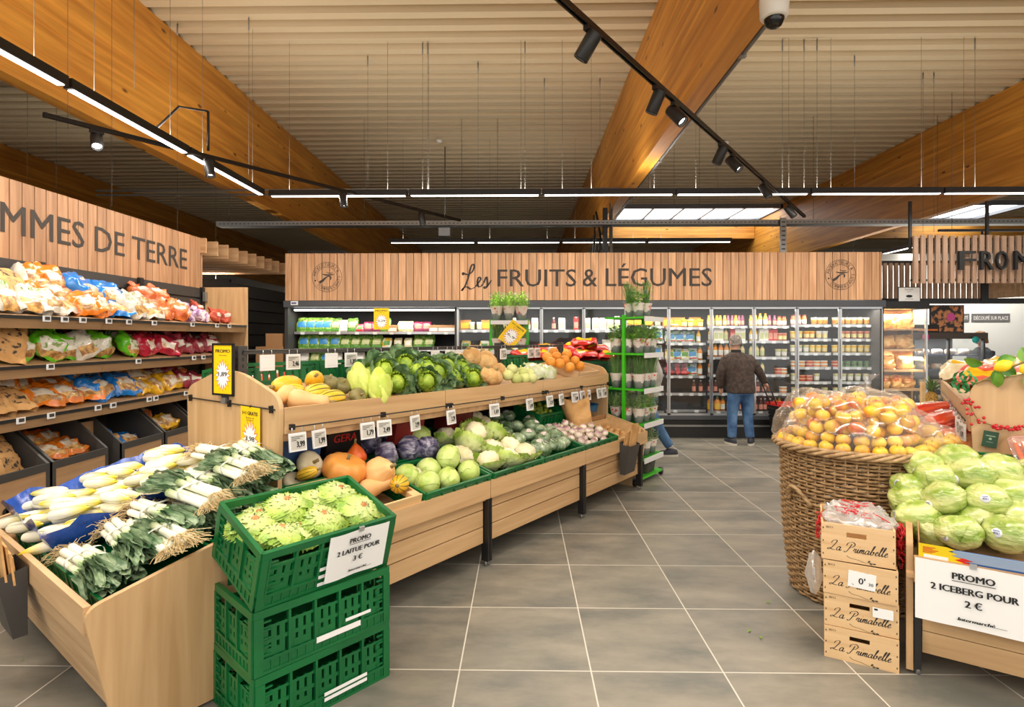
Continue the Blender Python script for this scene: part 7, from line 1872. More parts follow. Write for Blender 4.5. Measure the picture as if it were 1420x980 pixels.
limb(jn, [(-.055, .02, .76), (-.075, .025, .55), (-.085, .03, .40), (-.10, .0, .10)], [.10, .084, .072, .062]); limb(jn, [(.115, .02, .76), (.125, .03, .55), (.135, .035, .40), (.155, .0, .10)], [.10, .084, .072, .062])
remesh(jn.obj('jeans', M_jean, man), .011, 3)
hair_cap(man, HM, M_hairg, -.05); face_bits(HM, man)
shoe(man, -.10, -.01, 14); shoe(man, .155, -.02, -28)
# person walking behind the herb trolley, mostly hidden
wx, wy = 1.60, 7.15
wm = thing('person', 'person in light grey sweater and jeans walking behind the herb trolley', 'person', T(wx, wy, 0) @ RZ(90))
b = MB(); HM = head(b, (0, .02, 1.50), .98, 0, -4); b.tube([(0, 0, 1.32), (0, .01, 1.45)], [.05, .05], 12)
loft(b, [(0, 0, .8, .14, .10), (0, 0, .95, .135, .095), (0, 0, 1.15, .15, .10), (0, 0, 1.28, .155, .085), (0, 0, 1.34, .08, .06)])
limb(b, [(-.08, 0, .84), (-.085, .10, .46), (-.085, .16, .09)], [.075, .052, .036]); limb(b, [(.08, 0, .84), (.085, -.10, .47), (.085, -.30, .12)], [.075, .052, .036])
A3 = [(-.17, 0, 1.28), (-.22, -.08, 1.04), (-.21, .02, .84)]; A4 = [(.17, 0, 1.28), (.22, .06, 1.04), (.20, .18, .88)]
limb(b, A3, [.042, .036, .025]); limb(b, A4, [.042, .036, .025]); hand(b, A3[2], (0, .06, -.2), (0, 1, 0), (1, 0, 0), 30, .95); hand(b, A4[2], (0, .1, -.15), (0, 1, 0), (-1, 0, 0), 30, .95)
remesh(b.obj('body', M_skin, wm), .010, 2)
jk = MB(); loft(jk, [(0, 0, .78, .18, .125), (0, 0, .95, .175, .12), (0, 0, 1.12, .185, .125), (0, 0, 1.27, .18, .11), (0, 0, 1.34, .08, .07)], 24); limb(jk, A3, [.07, .06, .045]); limb(jk, A4, [.07, .06, .045]); remesh(jk.obj('sweater', M_shirt, wm), .012, 3)
jn = MB(); loft(jn, [(0, 0, .74, .155, .115), (0, 0, .86, .16, .115)]); limb(jn, [(-.08, 0, .82), (-.085, .10, .46), (-.085, .16, .11)], [.095, .075, .058]); limb(jn, [(.08, 0, .82), (.085, -.10, .47), (.085, -.30, .13)], [.095, .075, .058]); remesh(jn.obj('jeans', M_jean, wm), .012, 3)
hair_cap(wm, HM, M_hairb, -.09); face_bits(HM, wm); shoe(wm, -.085, .15, 0); s2 = shoe(wm, .085, -.31, 0)
# shop assistant behind the cheese counter
ax, ay = 8.24, 10.2
am = thing('person', 'shop assistant with brown hair behind the cheese counter', 'person', T(ax, ay, 0) @ RZ(95))
b = MB(); HM = head(b, (0, .03, 1.52), 1.0, 0, -12); b.tube([(0, 0, 1.34), (0, .015, 1.46)], [.05, .05], 12)
loft(b, [(0, 0, .8, .14, .10), (0, 0, .95, .135, .095), (0, 0, 1.15, .15, .10), (0, 0, 1.28, .155, .085), (0, 0, 1.35, .08, .06)])
for sg in (-1, 1):
    limb(b, [(sg * .08, 0, .84), (sg * .085, .02, .46), (sg * .085, 0, .05)], [.075, .052, .036]); A5 = [(sg * .17, 0, 1.28), (sg * .22, .06, 1.04), (sg * .15, .24, 1.0)]
    limb(b, A5, [.042, .036, .025]); hand(b, A5[2], (-sg * .05, .2, -.02), (1, 0, 0), (0, 0, -1), 30, .95)
remesh(b.obj('body', M_skin, am), .010, 2)
jk = MB(); loft(jk, [(0, 0, .78, .18, .125), (0, 0, .95, .175, .12), (0, 0, 1.12, .185, .125), (0, 0, 1.27, .18, .11), (0, 0, 1.35, .08, .07)], 24)
for sg in (-1, 1): limb(jk, [(sg * .17, 0, 1.28), (sg * .22, .06, 1.04)], [.068, .055])
remesh(jk.obj('work_shirt', M_apron, am), .012, 3)
jn = MB(); loft(jn, [(0, 0, .74, .155, .115), (0, 0, .86, .16, .115)])
for sg in (-1, 1): limb(jn, [(sg * .08, 0, .82), (sg * .085, .02, .46), (sg * .085, 0, .06)], [.095, .075, .058])
remesh(jn.obj('trousers', M_apron, am), .012, 3); hair_cap(am, HM, M_hairb, -.11, .012); face_bits(HM, am); shoe(am, -.085, 0, 0); shoe(am, .085, 0, 0)

# pull-along shopping basket
t = thing('shopping_trolley', 'black pull-along shopping basket with red rim beside the man', 'shopping basket', T(3.86, 8.22, 0) @ RZ(10))
mb = MB()
for k in range(9):
    z0, z1 = .10 + k * .05, .135 + k * .05; a0, a1 = .17 + .05 * k / 9, .17 + .05 * (k + .7) / 9
    for (nx, ny) in ((1, 0), (-1, 0), (0, 1), (0, -1)):
        pass
    ring = [(sx * a, sy * a * .75) for a in (a0,) for sx, sy in ((-1, -1), (1, -1), (1, 1), (-1, 1))]
    mb.grid([[(sx * a0, sy * a0 * .75, z0), (sx * a1, sy * a1 * .75, z1)] for sx, sy in ((-1, -1), (1, -1), (1, 1), (-1, 1))], 0, False, True)
mb.box(-.17, .17, -.13, .13, .09, .105)
for k in range(8):
    for sy in (-1, 1): mb.add([(-.16 + .045 * k, sy * .127, .1), (-.145 + .045 * k, sy * .127, .1), (-.165 + .054 * k, sy * .166, .55), (-.185 + .054 * k, sy * .166, .55)], [(0, 1, 2, 3)])
for sx in (-1, 1):
    for k in range(6): mb.add([(sx * .17, -.11 + .04 * k, .1), (sx * .17, -.095 + .04 * k, .1), (sx * .221, -.12 + .05 * k, .55), (sx * .221, -.14 + .05 * k, .55)], [(0, 1, 2, 3)])
mb.obj('basket', M_black, t)
mb = MB()
for (x0, x1, y0, y1) in ((-.23, .23, -.175, -.158), (-.23, .23, .158, .175), (-.23, -.212, -.175, .175), (.212, .23, -.175, .175)): mb.box(x0, x1, y0, y1, .54, .575)
mb.obj('rim', M_red, t)
mb = MB(); mb.tube([(-.2, -.08, .5), (-.36, -.08, .88)], .010, 6); mb.tube([(-.2, .08, .5), (-.36, .08, .88)], .010, 6); mb.tube([(-.36, -.09, .88), (-.36, .09, .88)], .014, 8); mb.obj('pull_handle', M_black, t)
for x in (-.14, .14):
    for y in (-.1, .1): MB().cyl((x, y - .015, .045), (x, y + .015, .045), .045, n=12).obj('wheel', M_black, t)

# ================================================================= FRIDGE STOCK
FYP = 8.84
def stock_kind(name, cat, build, mats):
    return Kind(lambda: tag(build().obj(name, mats), '', cat))
def bottle_b(r, h2, neck=.45):
    def f():
        m = MB(); m.lathe([(0, 0), (r, 0), (r, h2 * .62), (r * .85, h2 * .72), (r * neck, h2 * .84), (r * neck, h2 * .9)], 12, 0)
        m.lathe([(r * 1.01, h2 * .14), (r * 1.01, h2 * .52)], 12, 1); m.lathe([(r * neck * 1.15, h2 * .89), (r * neck * 1.15, h2), (0, h2)], 10, 2); return m
    return f
def tub_b(r, h2, taper=1.12, lid=.12):
    def f():
        m = MB(); m.lathe([(0, 0), (r, 0), (r * taper, h2 * .88)], 14, 0); m.lathe([(r * 1.03, h2 * .2), (r * (1 + (taper - 1) * .7) * 1.015, h2 * .66)], 14, 1)
        m.lathe([(r * taper * 1.06, h2 * (1 - lid)), (r * taper * 1.06, h2), (0, h2 * .99)], 14, 2); return m
    return f
def carton_b(w2, h2, d2):
    def f():
        m = MB(); m.box(-w2 / 2, w2 / 2, -d2 / 2, d2 / 2, 0, h2 * .84, 0)
        m.add([(-w2 / 2, -d2 / 2, h2 * .84), (w2 / 2, -d2 / 2, h2 * .84), (w2 / 2, d2 / 2, h2 * .84), (-w2 / 2, d2 / 2, h2 * .84), (-w2 / 2, 0, h2), (w2 / 2, 0, h2)], [(0, 1, 5, 4), (2, 3, 4, 5), (1, 2, 5), (3, 0, 4)], 0)
        m.box(-w2 * .42, w2 * .42, -d2 / 2 - .001, -d2 / 2, h2 * .15, h2 * .6, 1); m.cyl((0, -d2 * .22, h2 * .9), (0, -d2 * .34, h2 * .97), .011, n=8, mi=2); return m
    return f
def pack_b(w2, h2, seed):
    return lambda: bag_mesh(w2, h2, .07, seed, P_label(.3, .7, .6, (.05, .25, .7)), crinkle=.008, nu=18, nv=11)
c_ = lambda n, r, g, b2: mat('stock ' + n, S(r, g, b2), .35)
Wh, Or, Ye, Gr, Re, Pu, Br, Cr, Bl, Dk, Pk, Lg = c_('white', 236, 234, 228), c_('orange', 240, 150, 30), c_('yellow', 244, 196, 40), c_('green', 80, 150, 60), c_('red', 200, 40, 36), c_('purple', 130, 60, 90), c_('amber', 190, 120, 50), c_('cream', 232, 214, 150), c_('blue', 60, 140, 200), c_('dark red', 90, 24, 26), c_('pink', 226, 150, 130), c_('pale green', 200, 206, 150)
KS = {
 'salad': stock_kind('salad_bag', 'salad bag', pack_b(.19, .235, 3), [organic('salad leaves in film', S(60, 120, 30), S(170, 206, 96), 30, .25, .3, .6), Bl, Gr]),
 'saladg': stock_kind('salad_bag', 'salad bag', pack_b(.18, .23, 4), [organic('green leaves in film', S(50, 100, 30), S(140, 180, 80), 34, .25, .3, .6), Lg, Gr]),
 'whitebag': stock_kind('white_bag', 'bag', pack_b(.15, .2, 5), [M_fwhite, Wh, Wh]),
 'radish': stock_kind('radish_bag', 'radish bag', pack_b(.13, .13, 6), [organic('radish in film', S(190, 30, 60), S(232, 120, 140), 30, .25, .2, .6), Gr, Re]),
 'redc': stock_kind('red_vegetable_pack', 'vegetable pack', pack_b(.16, .17, 7), [organic('purple leaves in film', S(96, 24, 52), S(170, 60, 96), 26, .25, .3, .6), Pk, Pu]),
 'chic': stock_kind('chicory_bag', 'chicory bag', pack_b(.13, .18, 8), [organic('pale shoots in film', S(222, 210, 140), S(250, 246, 220), 24, .25, .3, .6), Wh, Lg]),
 'mush': stock_kind('mushroom_punnet', 'mushroom punnet', carton_b(.15, .11, .12), [c_('mushroom brown', 176, 136, 100), Wh, Br]),
 'mixbag': stock_kind('snack_pack', 'pack', pack_b(.18, .19, 9), [organic('mixed pack print', S(230, 236, 236), S(70, 160, 70), 20, .25, .2, .5, lo=.45, hi=.6), Bl, Re]),
 'yelpk': stock_kind('snack_pack', 'pack', pack_b(.15, .18, 10), [organic('yellow pack print', S(244, 206, 60), S(240, 240, 226), 16, .25, .2, .5, lo=.45, hi=.55), Gr, Wh]),
 'peppers': stock_kind('red_pepper', 'pepper', lambda: blob(MB(), lambda a, p: tuple(q * .045 * (1 + .1 * math.cos(4 * a)) * z for q, z in zip(sph(a, p), (1.5, .9, .9))), 18, 10), [organic('red pepper skin', S(180, 20, 20), S(220, 40, 34), 8, .2, .0, .6)]),
 'oj': stock_kind('juice_bottle', 'juice bottle', bottle_b(.036, .215), [Or, Wh, Gr]), 'yj': stock_kind('juice_bottle', 'juice bottle', bottle_b(.032, .20), [Ye, Wh, Or]), 'sj': stock_kind('small_juice_bottle', 'juice bottle', bottle_b(.026, .17, .6), [Ye, Cr, Or]), 'pj': stock_kind('small_juice_bottle', 'juice bottle', bottle_b(.026, .17, .6), [Pu, Pk, Pu]), 'rj': stock_kind('juice_bottle', 'juice bottle', bottle_b(.03, .20, .4), [Dk, Pk, Wh]), 'wj': stock_kind('juice_bottle', 'juice bottle', bottle_b(.034, .19), [Cr, Lg, Gr]), 'bigoj': stock_kind('juice_bottle', 'juice bottle', bottle_b(.048, .23, .35), [Or, Ye, Gr]),
 'milk': stock_kind('drink_carton', 'carton', carton_b(.075, .22, .07), [Wh, Lg, Gr]), 'redct': stock_kind('drink_carton', 'carton', carton_b(.07, .21, .07), [Re, Pk, Wh]), 'jar': stock_kind('soup_jar', 'jar', bottle_b(.036, .16, .75), [c_('soup', 214, 110, 50), Wh, Dk]),
 'ytub': stock_kind('yellow_tub', 'tub', tub_b(.038, .125), [Ye, Cr, Cr]), 'otub': stock_kind('orange_tub', 'tub', tub_b(.038, .125), [Or, Cr, Ye]), 'wtub': stock_kind('white_tub', 'tub', tub_b(.038, .125), [Wh, Cr, Wh]), 'gtub': stock_kind('pale_green_tub', 'tub', tub_b(.038, .125), [Lg, Wh, Cr]), 'ptub': stock_kind('salmon_tub', 'tub', tub_b(.038, .125), [c_('salmon', 214, 120, 84), Cr, Pk]), 'ctub': stock_kind('cream_tub', 'tub', tub_b(.038, .115), [Cr, Br, Wh]), 'flat': stock_kind('flat_tub', 'tub', tub_b(.05, .05, 1.08, .2), [Wh, Or, Wh]), 'flatr': stock_kind('flat_tub', 'tub', tub_b(.05, .05, 1.08, .2), [Cr, Re, Pk]), 'dtub': stock_kind('dark_lidded_tub', 'tub', tub_b(.036, .05, 1.1, .25), [Lg, Gr, c_('dark green lid', 20, 70, 60)]), 'brick': stock_kind('white_carton', 'carton', carton_b(.10, .19, .07), [Wh, Lg, Wh]), 'board': stock_kind('pizza_box', 'box', lambda: MB().box(-.09, .09, -.012, .012, 0, .16, 0).box(-.07, .07, -.0125, -.012, .03, .12, 1), [Br, Ye]),
}
SN = {'salad': 'blue printed salad bag', 'saladg': 'green salad bag', 'whitebag': 'white bag', 'radish': 'radish bag', 'redc': 'purple vegetable pack', 'chic': 'pale chicory bag', 'mush': 'brown mushroom punnet', 'mixbag': 'white and green snack pack', 'yelpk': 'yellow snack pack', 'peppers': 'red pepper', 'oj': 'orange juice bottle', 'yj': 'yellow juice bottle', 'sj': 'small yellow juice bottle', 'pj': 'small purple juice bottle', 'rj': 'dark red juice bottle', 'wj': 'cream juice bottle', 'bigoj': 'large orange juice bottle', 'milk': 'white and green carton', 'redct': 'red drink carton', 'jar': 'orange soup jar', 'ytub': 'yellow tub', 'otub': 'orange tub', 'wtub': 'white tub', 'gtub': 'pale green tub', 'ptub': 'salmon tub', 'ctub': 'cream tub', 'flat': 'flat white tub', 'flatr': 'flat red-banded tub', 'dtub': 'small dark-lidded tub', 'brick': 'tall white carton', 'board': 'brown boxed snack'}
def fill(x0, x1, z, kinds, shelf, place, stack=1):
    n = len(kinds); cnt = {}
    for k, kd in enumerate(kinds):
        if kd is None: continue
        cnt[kd] = cnt.get(kd, 0) + 1
        x = x0 + (x1 - x0) * (k + .5) / n + rp.uniform(-.008, .008)
        for q in range(stack if kd in ('flat', 'flatr', 'dtub', 'peppers') else 1):
            dz = {'flat': .051, 'flatr': .051, 'dtub': .052, 'peppers': .06}.get(kd, 0) * q
            rot = RX(-16) if kd in ('salad', 'saladg', 'mixbag', 'yelpk', 'whitebag', 'radish', 'redc', 'chic') else (RZ(rp.uniform(0, 360)) if kd == 'peppers' else RZ(rp.uniform(-8, 8)))
            M = T(x + (rp.uniform(-.02, .02) if kd == 'peppers' else 0), FYP + (.05 if kd == 'board' else 0) + (.04 * q if kd == 'peppers' else 0), z - .003 + dz + (.045 if kd == 'peppers' else 0)) @ rot
            lv = '' if stack == 1 or kd not in ('flat', 'flatr', 'dtub', 'peppers') else (', layer %d' % (q + 1) if False else [', bottom layer', ', upper layer', ', top layer'][q])
            KS[kd].put(M, '%s, %s from left%s, %s shelf, %s' % (SN[kd], ORD[cnt[kd]], lv, shelf, place), 'stock in the wall fridge')
OP = 'open fridge section'
fill(FX0 + .09, DX0 - .05, SH_OPEN[0], ['salad', 'salad', 'salad', 'salad', 'saladg', 'whitebag', 'saladg', 'radish', 'redc', 'redc', 'saladg', 'mush', 'chic', 'chic', 'redc', 'redc', 'mush', 'mush', 'mush'], 'top', OP)
fill(FX0 + .09, DX0 - .05, SH_OPEN[1], ['salad', 'salad', 'salad', 'salad', 'saladg', 'saladg', 'saladg', 'saladg', 'yelpk', 'chic', 'chic', 'saladg', 'saladg', None, None], 'second', OP)
fill(FX0 + .09, DX0 - .05, SH_OPEN[2], ['whitebag', 'saladg', 'salad', 'whitebag', 'radish', 'whitebag', 'saladg', 'whitebag', 'radish', 'whitebag', 'saladg', 'redc', 'whitebag', 'saladg'], 'third', OP)
def door_fill(k, i, kinds, stack=1):
    z = shelves_of(k)[i]; fill(door_x(k) + .04, door_x(k + 1) - .02, z, kinds, ['top', 'second', 'third', 'fourth', 'fifth', 'sixth', 'seventh'][i], '%s glass door from left' % ORD[k + 1], stack)
door_fill(0, 0, ['board', 'wtub', 'wtub', 'board', 'board']); door_fill(0, 1, ['yelpk', 'mush', 'yelpk', 'mush']); door_fill(0, 2, ['whitebag', 'yelpk', None])
door_fill(1, 0, ['wtub', 'brick', None, 'jar', 'brick']); door_fill(1, 1, ['mush', 'yelpk', None, 'mush'])
door_fill(2, 0, [None, 'rj', 'brick', None, 'redct']); door_fill(2, 1, ['wtub', None, None, 'redc'])
door_fill(3, 0, ['brick', 'brick', 'brick', 'brick', 'milk']); door_fill(3, 1, ['saladg', None, 'whitebag', None])
door_fill(4, 0, ['board', 'board', 'board', 'wtub']); door_fill(4, 1, ['mixbag', 'mixbag', 'yelpk', 'mixbag']); door_fill(4, 2, ['yelpk', 'mixbag', 'yelpk', 'mixbag']); door_fill(4, 3, ['peppers'] * 5, 2); door_fill(4, 4, ['whitebag', None, 'whitebag']); door_fill(4, 5, ['whitebag', 'whitebag', None])
door_fill(5, 0, ['board', 'flat', 'board', 'otub', 'ytub', 'board', 'otub']); door_fill(5, 1, ['mixbag', 'mixbag', 'mixbag', 'yj']); door_fill(5, 2, ['yelpk', 'mixbag', 'yelpk', 'mixbag', 'oj']); door_fill(5, 3, ['peppers', 'peppers', 'peppers', 'mixbag', 'oj'], 3); door_fill(5, 4, [None, None, None, None, 'rj', 'rj']); door_fill(5, 5, [None, None, None])
door_fill(6, 0, ['sj'] * 5 + ['pj'] * 2 + ['sj', 'pj', 'pj']); door_fill(6, 1, ['yj', 'milk', 'milk', 'wj', 'redct', 'milk', 'milk']); door_fill(6, 2, ['oj', 'oj', 'oj', 'oj', 'yj', 'yj', 'wj']); door_fill(6, 3, ['oj', None, 'oj', None, 'rj', 'rj']); door_fill(6, 4, ['rj', 'rj', 'rj', None, 'yj', 'wj', 'rj']); door_fill(6, 5, ['bigoj', 'bigoj', 'oj', 'oj', 'bigoj', 'rj'])
door_fill(7, 0, ['sj', 'sj', 'yj', 'yj', 'pj', 'pj', 'jar', 'jar']); door_fill(7, 1, ['yj', 'yj', 'milk', 'milk', 'redct', 'redct', 'ptub', 'ptub']); door_fill(7, 2, ['wj', 'wj', 'wj', None, None, 'gtub', 'gtub']); door_fill(7, 3, ['rj', 'rj', 'wj', None, None, 'flatr', 'flat'], 2); door_fill(7, 4, ['yj', 'rj', 'rj', None, None, 'flat'], 2); door_fill(7, 5, ['rj', 'rj', 'rj', 'rj', 'rj', 'oj', 'oj', None])
TB = [['jar', 'jar', 'jar', None, 'ctub', 'ctub', 'ctub'], ['ytub', 'ytub', 'otub', 'otub', 'wtub', 'wtub'], ['gtub', 'gtub', 'gtub', 'ytub', 'ytub', 'ytub'], ['flat', 'flat', 'flatr', 'flat', 'flat'], ['gtub', 'flatr', 'flatr', 'gtub', None], ['gtub', None, 'gtub', None, 'gtub']]
for i, r_ in enumerate(TB): door_fill(8, i, r_, 2)
TB = [['ctub', 'ctub', 'ctub', 'ctub', 'ctub', 'ctub'], [None, 'ptub', 'ptub', 'ptub', 'ptub', 'ptub'], ['ytub'] * 6, ['flatr', 'dtub', 'dtub', 'dtub', 'dtub', 'dtub'], ['gtub', 'gtub', 'gtub', 'gtub', 'gtub'], ['gtub', 'gtub', None, 'gtub', 'gtub']]
for i, r_ in enumerate(TB): door_fill(9, i, r_, 2)

# ================================================================= BREAD CABINET AND CHEESE COUNTER
t = thing('bread_cabinet', 'glowing glass bread cabinet at the right end of the wall fridge', 'cabinet', T(5.80, 8.62, 0))
W = .34; mb = MB(); mb.box(-W, W, .62, .66, .1, 2.0); mb.box(-W, -W + .03, 0, .62, .1, 2.0); mb.box(W - .03, W, .3, .62, .1, 2.0); mb.obj('cabinet', M_oakd, t)
MB().box(-W - .02, W + .02, -.03, .66, 1.955, 2.07).obj('canopy', M_black, t); MB().box(-W, W, 0, .66, 0, .34).obj('plinth', M_black, t)
MB().box(-W, -W + .025, -.02, 0, .34, 1.96).obj('post', M_black, t); MB().box(W - .03, W, -.02, .01, .34, 1.96).obj('post', M_chrome, t)
MB().box(-W + .025, W - .03, -.012, -.008, .34, 1.955).obj('glass_pane', M_glass, t)
for z in (1.66, 1.345, 1.03, .74, .40): MB().box(-W + .03, W - .03, .03, .6, z - .03, z).obj('shelf', M_oakd, t)
d = area('lamp', t, T(0, .2, 1.94), .5, .3, 26, (1, .78, .45)); area('lamp', t, T(W - .06, .05, 1.2) @ RY(60), .06, 1.2, 14, (1, .78, .45))
M_bread = organic('bagged bread', S(196, 134, 62), S(244, 206, 140), 9, .25, .2, .5); M_brd2 = organic('bread bag red print', S(222, 150, 60), S(200, 50, 30), 14, .25, .2, .5, lo=.5, hi=.6)
K_bread = bag_kind('bread_bag', 'bread', (.27, .22, .16), [M_bread, M_brd2, M_bread], lambda v, a, f: 0); K_breadr = bag_kind('bread_bag', 'bread', (.19, .20, .13), [M_bread, M_brd2, M_bread], lambda v, a, f: 1 if v > .45 else 0)
for si, (z, ks, xs_) in enumerate(((1.66, K_bread, (-.17, .12)), (1.345, K_bread, (-.17, .12)), (1.03, K_bread, (-.17, .12)), (.74, K_breadr, (-.20, -.0, .18)))):
    for k, x in enumerate(xs_): ks[k % 2].put(T(5.80 + x, 8.80, z + .003) @ RX(-10), 'bag of bread, %s from left on the %s cabinet shelf' % (ORD[k + 1], ['top', 'second', 'third', 'fourth'][si]), 'bread bags')
t = thing('notice_board', 'small white notice above the bread cabinet', 'sign', T(5.86, 8.595, 2.071))
MB().box(-.16, .16, 0, .01, 0, .21).obj('board', M_paper, t); m = MB(); m.box(-.165, .165, -.002, .012, .205, .215); m.box(-.165, -.158, -.002, .012, -.0, .215); m.box(.158, .165, -.002, .012, 0, .215); m.box(-.165, .165, -.002, .012, -.006, .0); m.obj('frame', M_black, t)
m = MB(); m.text('POULET', T(0, -.002, .165) @ UP, .12, .018); m.text('RÔTI', T(0, -.002, .135) @ UP, .05, .016); m.lathe([(0, 0), (.05, 0)], 14, 0, False, T(0, -.001, .075) @ UP @ SCL(1, .42, 1)); m.box(-.06, .06, -.002, 0, .03, .034); m.obj('print', M_ink, t)
# slatted cheese sign
M_slw = wood('grey brown slat', S(140, 112, 92), S(176, 144, 120), axis=2, scale=1.0, rough=.6)
FZ0, FZ1, FYS = 2.285, 2.955, 8.0
t = thing('slatted_sign', 'hanging slatted timber sign with bold black letters reading FROMAGERIE', 'sign', None)
mb = MB(); x = 5.52
while x < 9.6: mb.box(x, x + .062, FYS, FYS + .03, FZ0, FZ1 + .01 * math.sin(x * 9)); x += .102
mb.obj('slats', M_slw, t)
MB().box(5.5, 9.6, FYS + .03, FYS + .05, FZ0 + .03, FZ0 + .06).box(5.5, 9.6, FYS + .03, FYS + .05, FZ1 - .16, FZ1 - .13).obj('batten', M_black, t)
m = MB(); LX0 = 6.16
for ch, a, b2 in (('F', 1327, 1353), ('R', 1357, 1378), ('O', 1378.5, 1398), ('M', 1404, 1432), ('A', 1437, 1463), ('G', 1465, 1487), ('E', 1491, 1509), ('R', 1513, 1534), ('I', 1538, 1543), ('E', 1547, 1565)):
    xa, xb = lx(a, 7.96), lx(b2, 7.96); m.text(ch, T((xa + xb) / 2, FYS - .04, 2.465) @ UP, xb - xa - .03, .262, bold=.05, depth=.03)
m.obj('lettering', M_black, t)
for u in (1263, 1370): MB().box(lx(u, 8.05) - .018, lx(u, 8.05) + .018, FYS + .05, FYS + .08, FZ1 - .2, 3.45).obj('hanger_post', M_black, t)
t = thing('light_rail', 'short black rail with spotlight above the slatted sign', 'light rail', T(7.1, 8.6, 3.12))
MB().box(-.8, 1.4, -.018, .018, 0, .035).obj('profile', M_black, t); MB().cyl((-.15, 0, 0), (-.15, 0, -.06), .012, n=8).obj('stem', M_black, t); MB().cyl((-.1, 0, -.06), (-.2, -.06, -.24), .05, n=14).obj('lamp_head', M_black, t)
for zz in (0,):
    MB().cyl((.6, 0, .035), (.6, 0, 2.1), .004, n=5).obj('cable', M_cable, t); MB().cyl((-.6, 0, .035), (-.6, 0, 2.1), .004, n=5).obj('cable', M_cable, t)
# rear slatted canopy above cabinet and counter
t = thing('slatted_canopy', 'dark slatted timber canopy behind the cheese sign', 'canopy', None)
mb = MB(); x = 5.56
while x < 7.25: mb.box(x, x + .055, 9.0, 9.03, 2.14, 2.70); x += .088
mb.obj('slats', M_slw, t)
MB().box(5.5, 7.3, 9.02, 9.06, 2.67, 2.74).box(5.5, 5.54, 8.98, 9.06, 2.1, 2.74).box(5.5, 12, 9.0, 9.1, 2.06, 2.14).box(7.25, 7.36, 8.98, 9.06, 2.1, 2.74).obj('frame', M_black, t)
mb = MB(); x = 7.4
while x < 10.8: mb.box(x, x + .07, 9.05, 9.08, 2.14 + (x - 7.4) * .06, 2.7); x += .088
mb.obj('panel', M_oakd, t)
struct(MB().box(5.6, 12.0, 11.4, 11.5, 0, 3.2).obj('wall_counter', M_white))
for k, (a, b2) in enumerate(((8.35, 8.95), (9.0, 9.75))):
    t = thing('wall_sign', ('grey wall sign on the white wall, left of two', 'grey wall sign on the white wall, right of two')[k], 'sign', T((a + b2) / 2, 11.385, 1.92))
    MB().box(-(b2 - a) / 2, (b2 - a) / 2, 0, .01, -.08, .08).obj('plate', M_grey, t); m = MB(); m.text(('FROMAGE DE QUALITÉ', 'DÉCOUPÉ SUR PLACE')[k], T(0, -.003, -.045) @ UP, (b2 - a) * .9, .09); m.obj('lettering', M_pwhite, t)
area('lamp', None, T(8.5, 10.6, 3.1), 3.0, .3, 80)
t = thing('cheese_counter', 'dark glazed serve-over cheese counter on the right', 'counter', T(6.95, 9.25, 0))
MB().box(-.6, .55, 0, .7, 0, .45).obj('base', M_dark, t); MB().box(-.62, .58, -.05, .72, 1.50, 1.60).obj('top_shelf', mat('brown counter edge', S(70, 60, 54), .5), t)
MB().box(-.6, .55, .66, .7, .45, 1.5).obj('back', M_dark, t)
M_bluegl = mat('dark blue interior', S(40, 56, 84), .25, .2)
for z in (.46, .72, .98, 1.22): 
    MB().box(-.58, .53, .08, .64, z, z + .02).obj('shelf', M_bluegl, t)
for x in (-.6, -.03, .53): MB().box(x, x + .03, -.02, .03, .45, 1.5).obj('post', M_dark, t)
MB().box(-.57, .53, -.005, .0, .46, 1.5).obj('glass_front', M_glass, t)
area('lamp', t, T(0, .2, 1.48), 1.0, .1, 14, (.85, .93, 1))
chs = Kind(lambda: tag(MB().prism([(0, 0), (.16, 0), (.15, .07), (.02, .09)], 0, .1).obj('wrapped_food', [M_fwhite]), '', 'food'))
M_fo = organic('packed food', S(190, 130, 80), S(236, 226, 206), 14, .3, .1, .3)
chs = Kind(lambda: tag(bag_mesh(.17, .09, .1, 5, lambda v, a, f: 0, crinkle=.008, nu=14, nv=8).obj('food_pack', [M_fo]), '', 'food'))
for i, z in enumerate((.48, .74, 1.0, 1.24)):
    for k in range(5): chs.put(T(6.45 + .22 * k, 9.45, z), 'small food pack in the cheese counter, %s from left, %s shelf up' % (ORD[k + 1], ORD[i + 1]), 'packs in the cheese counter')
t = thing('poster', 'food poster with bright dishes standing on the cheese counter', 'poster', T(7.10, 9.5, 1.602))
MB().box(-.28, .28, 0, .02, 0, .46).obj('frame', M_dark, t)
MB().box(-.26, .26, -.002, 0, .02, .44).obj('picture', organic('food picture', S(36, 30, 30), S(226, 150, 90), 14, .4, lo=.45, hi=.55), t)
MB().lathe([(0, 0), (.07, 0)], 20, 0, False, T(.06, -.004, .26) @ UP).obj('pink_disc', mat('pink disc', S(236, 90, 170), .5), t)
t = thing('card_box', 'low dark display box on the counter left of the poster', 'box', T(6.70, 9.35, 1.602)); MB().box(-.2, .16, 0, .14, 0, .13).obj('body', M_bkbox, t); MB().box(-.18, .14, -.002, 0, .03, .06).obj('band', M_carr, t)
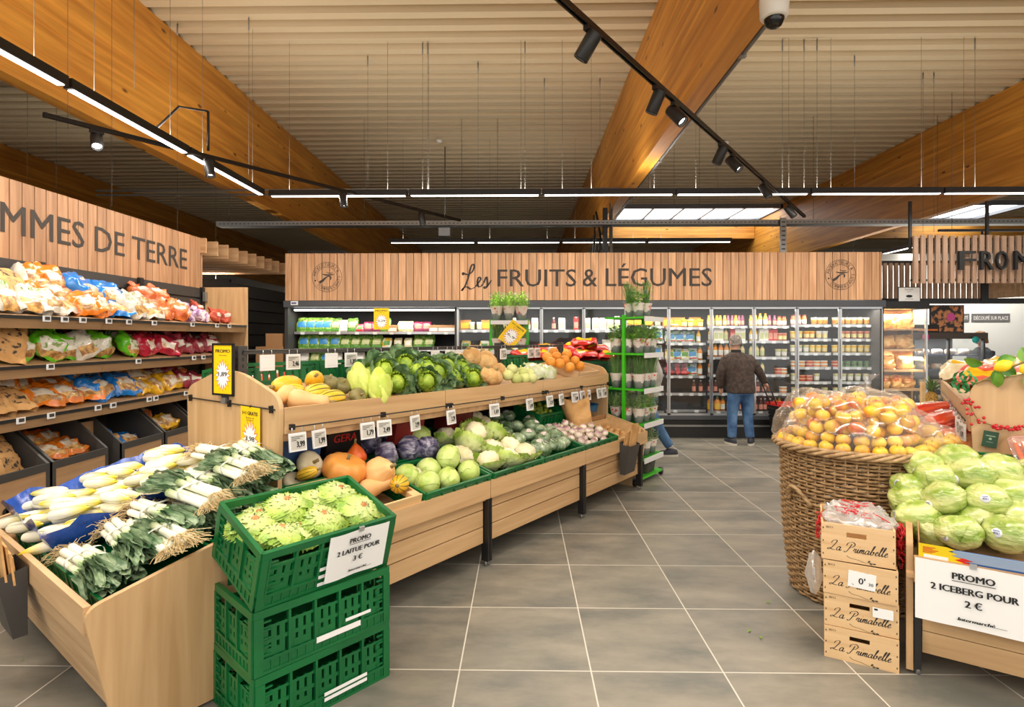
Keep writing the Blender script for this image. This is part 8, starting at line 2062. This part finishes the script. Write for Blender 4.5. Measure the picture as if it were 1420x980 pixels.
for u, v, m, lab in ((1284, 467, mat('pink disc', S(236, 90, 170), .5), 'round pink shelf stopper at the counter corner'), (1353, 471, mat('teal disc', S(40, 180, 180), .5), 'round teal shelf stopper beside the assistant')):
    p = upright_at(u, v, 9.15); t = thing('shelf_stopper', lab, 'tag', T(*p)); MB().cyl((0, 0, 0), (0, .006, 0), .055, n=20).obj('disc', m, t); MB().cyl((0, .006, 0), (0, .05, .0), .005, n=6).obj('arm', M_chrome, t)
t = thing('serving_shelf', 'black framed shelf on the counter at the right edge of the picture', 'shelf', T(8.55, 9.3, 0))
MB().box(-.25, .6, 0, .03, 1.2, 1.85).obj('frame', M_black, t); MB().box(-.21, .56, -.003, 0, 1.24, 1.81).obj('picture', organic('jar shelf picture', S(30, 28, 30), S(200, 190, 180), 20, .4, lo=.5, hi=.6), t)
MB().box(-.3, 1.2, -.1, .6, .0, 1.2).obj('base', M_dark, t)
# pineapples on a white stand
t = thing('display_stand', 'white low stand carrying two pineapples behind the carrots', 'stand', T(5.05, 6.9, 0))
MB().box(-.34, .34, -.25, .25, 0, .70).obj('body', M_paper, t); MB().box(-.38, -.342, -.27, -.23, 0, 1.0).obj('end_post', M_pine, t)
M_pinea = organic('pineapple skin', S(110, 78, 24), S(196, 150, 60), 60, .6, .9, bscale=70); M_crown = organic('pineapple crown', S(54, 84, 40), S(110, 136, 80), 14, .5)
def make_pine():
    mb = MB()
    def f(a, p):
        n = sph(a, p); k = 1 + .05 * math.cos(9 * a + 14 * n[2]) * math.cos(9 * a - 14 * n[2]); return (.068 * n[0] * k, .068 * n[1] * k, .09 + .09 * n[2])
    blob(mb, f, 36, 22); o = tag(mb.obj('pineapple', M_pinea), '', 'pineapple'); m = MB(); rr = random.Random(4)
    for k in range(34): leaf(m, T(0, 0, .165 + .03 * k / 34) @ RZ(k * 137.5) @ RY(-35 - 52 * k / 34), .13 + .05 * rr.random(), .012, .5)
    m.obj('crown', M_crown, o); return o
K_pine = Kind(make_pine)
for k, (x, y2) in enumerate(((4.88, 6.78), (5.12, 6.8))): K_pine.put(T(x, y2, .702) @ RZ(50 * k), ('pineapple on the white stand, left one', 'pineapple on the white stand, right one')[k], 'pineapples')
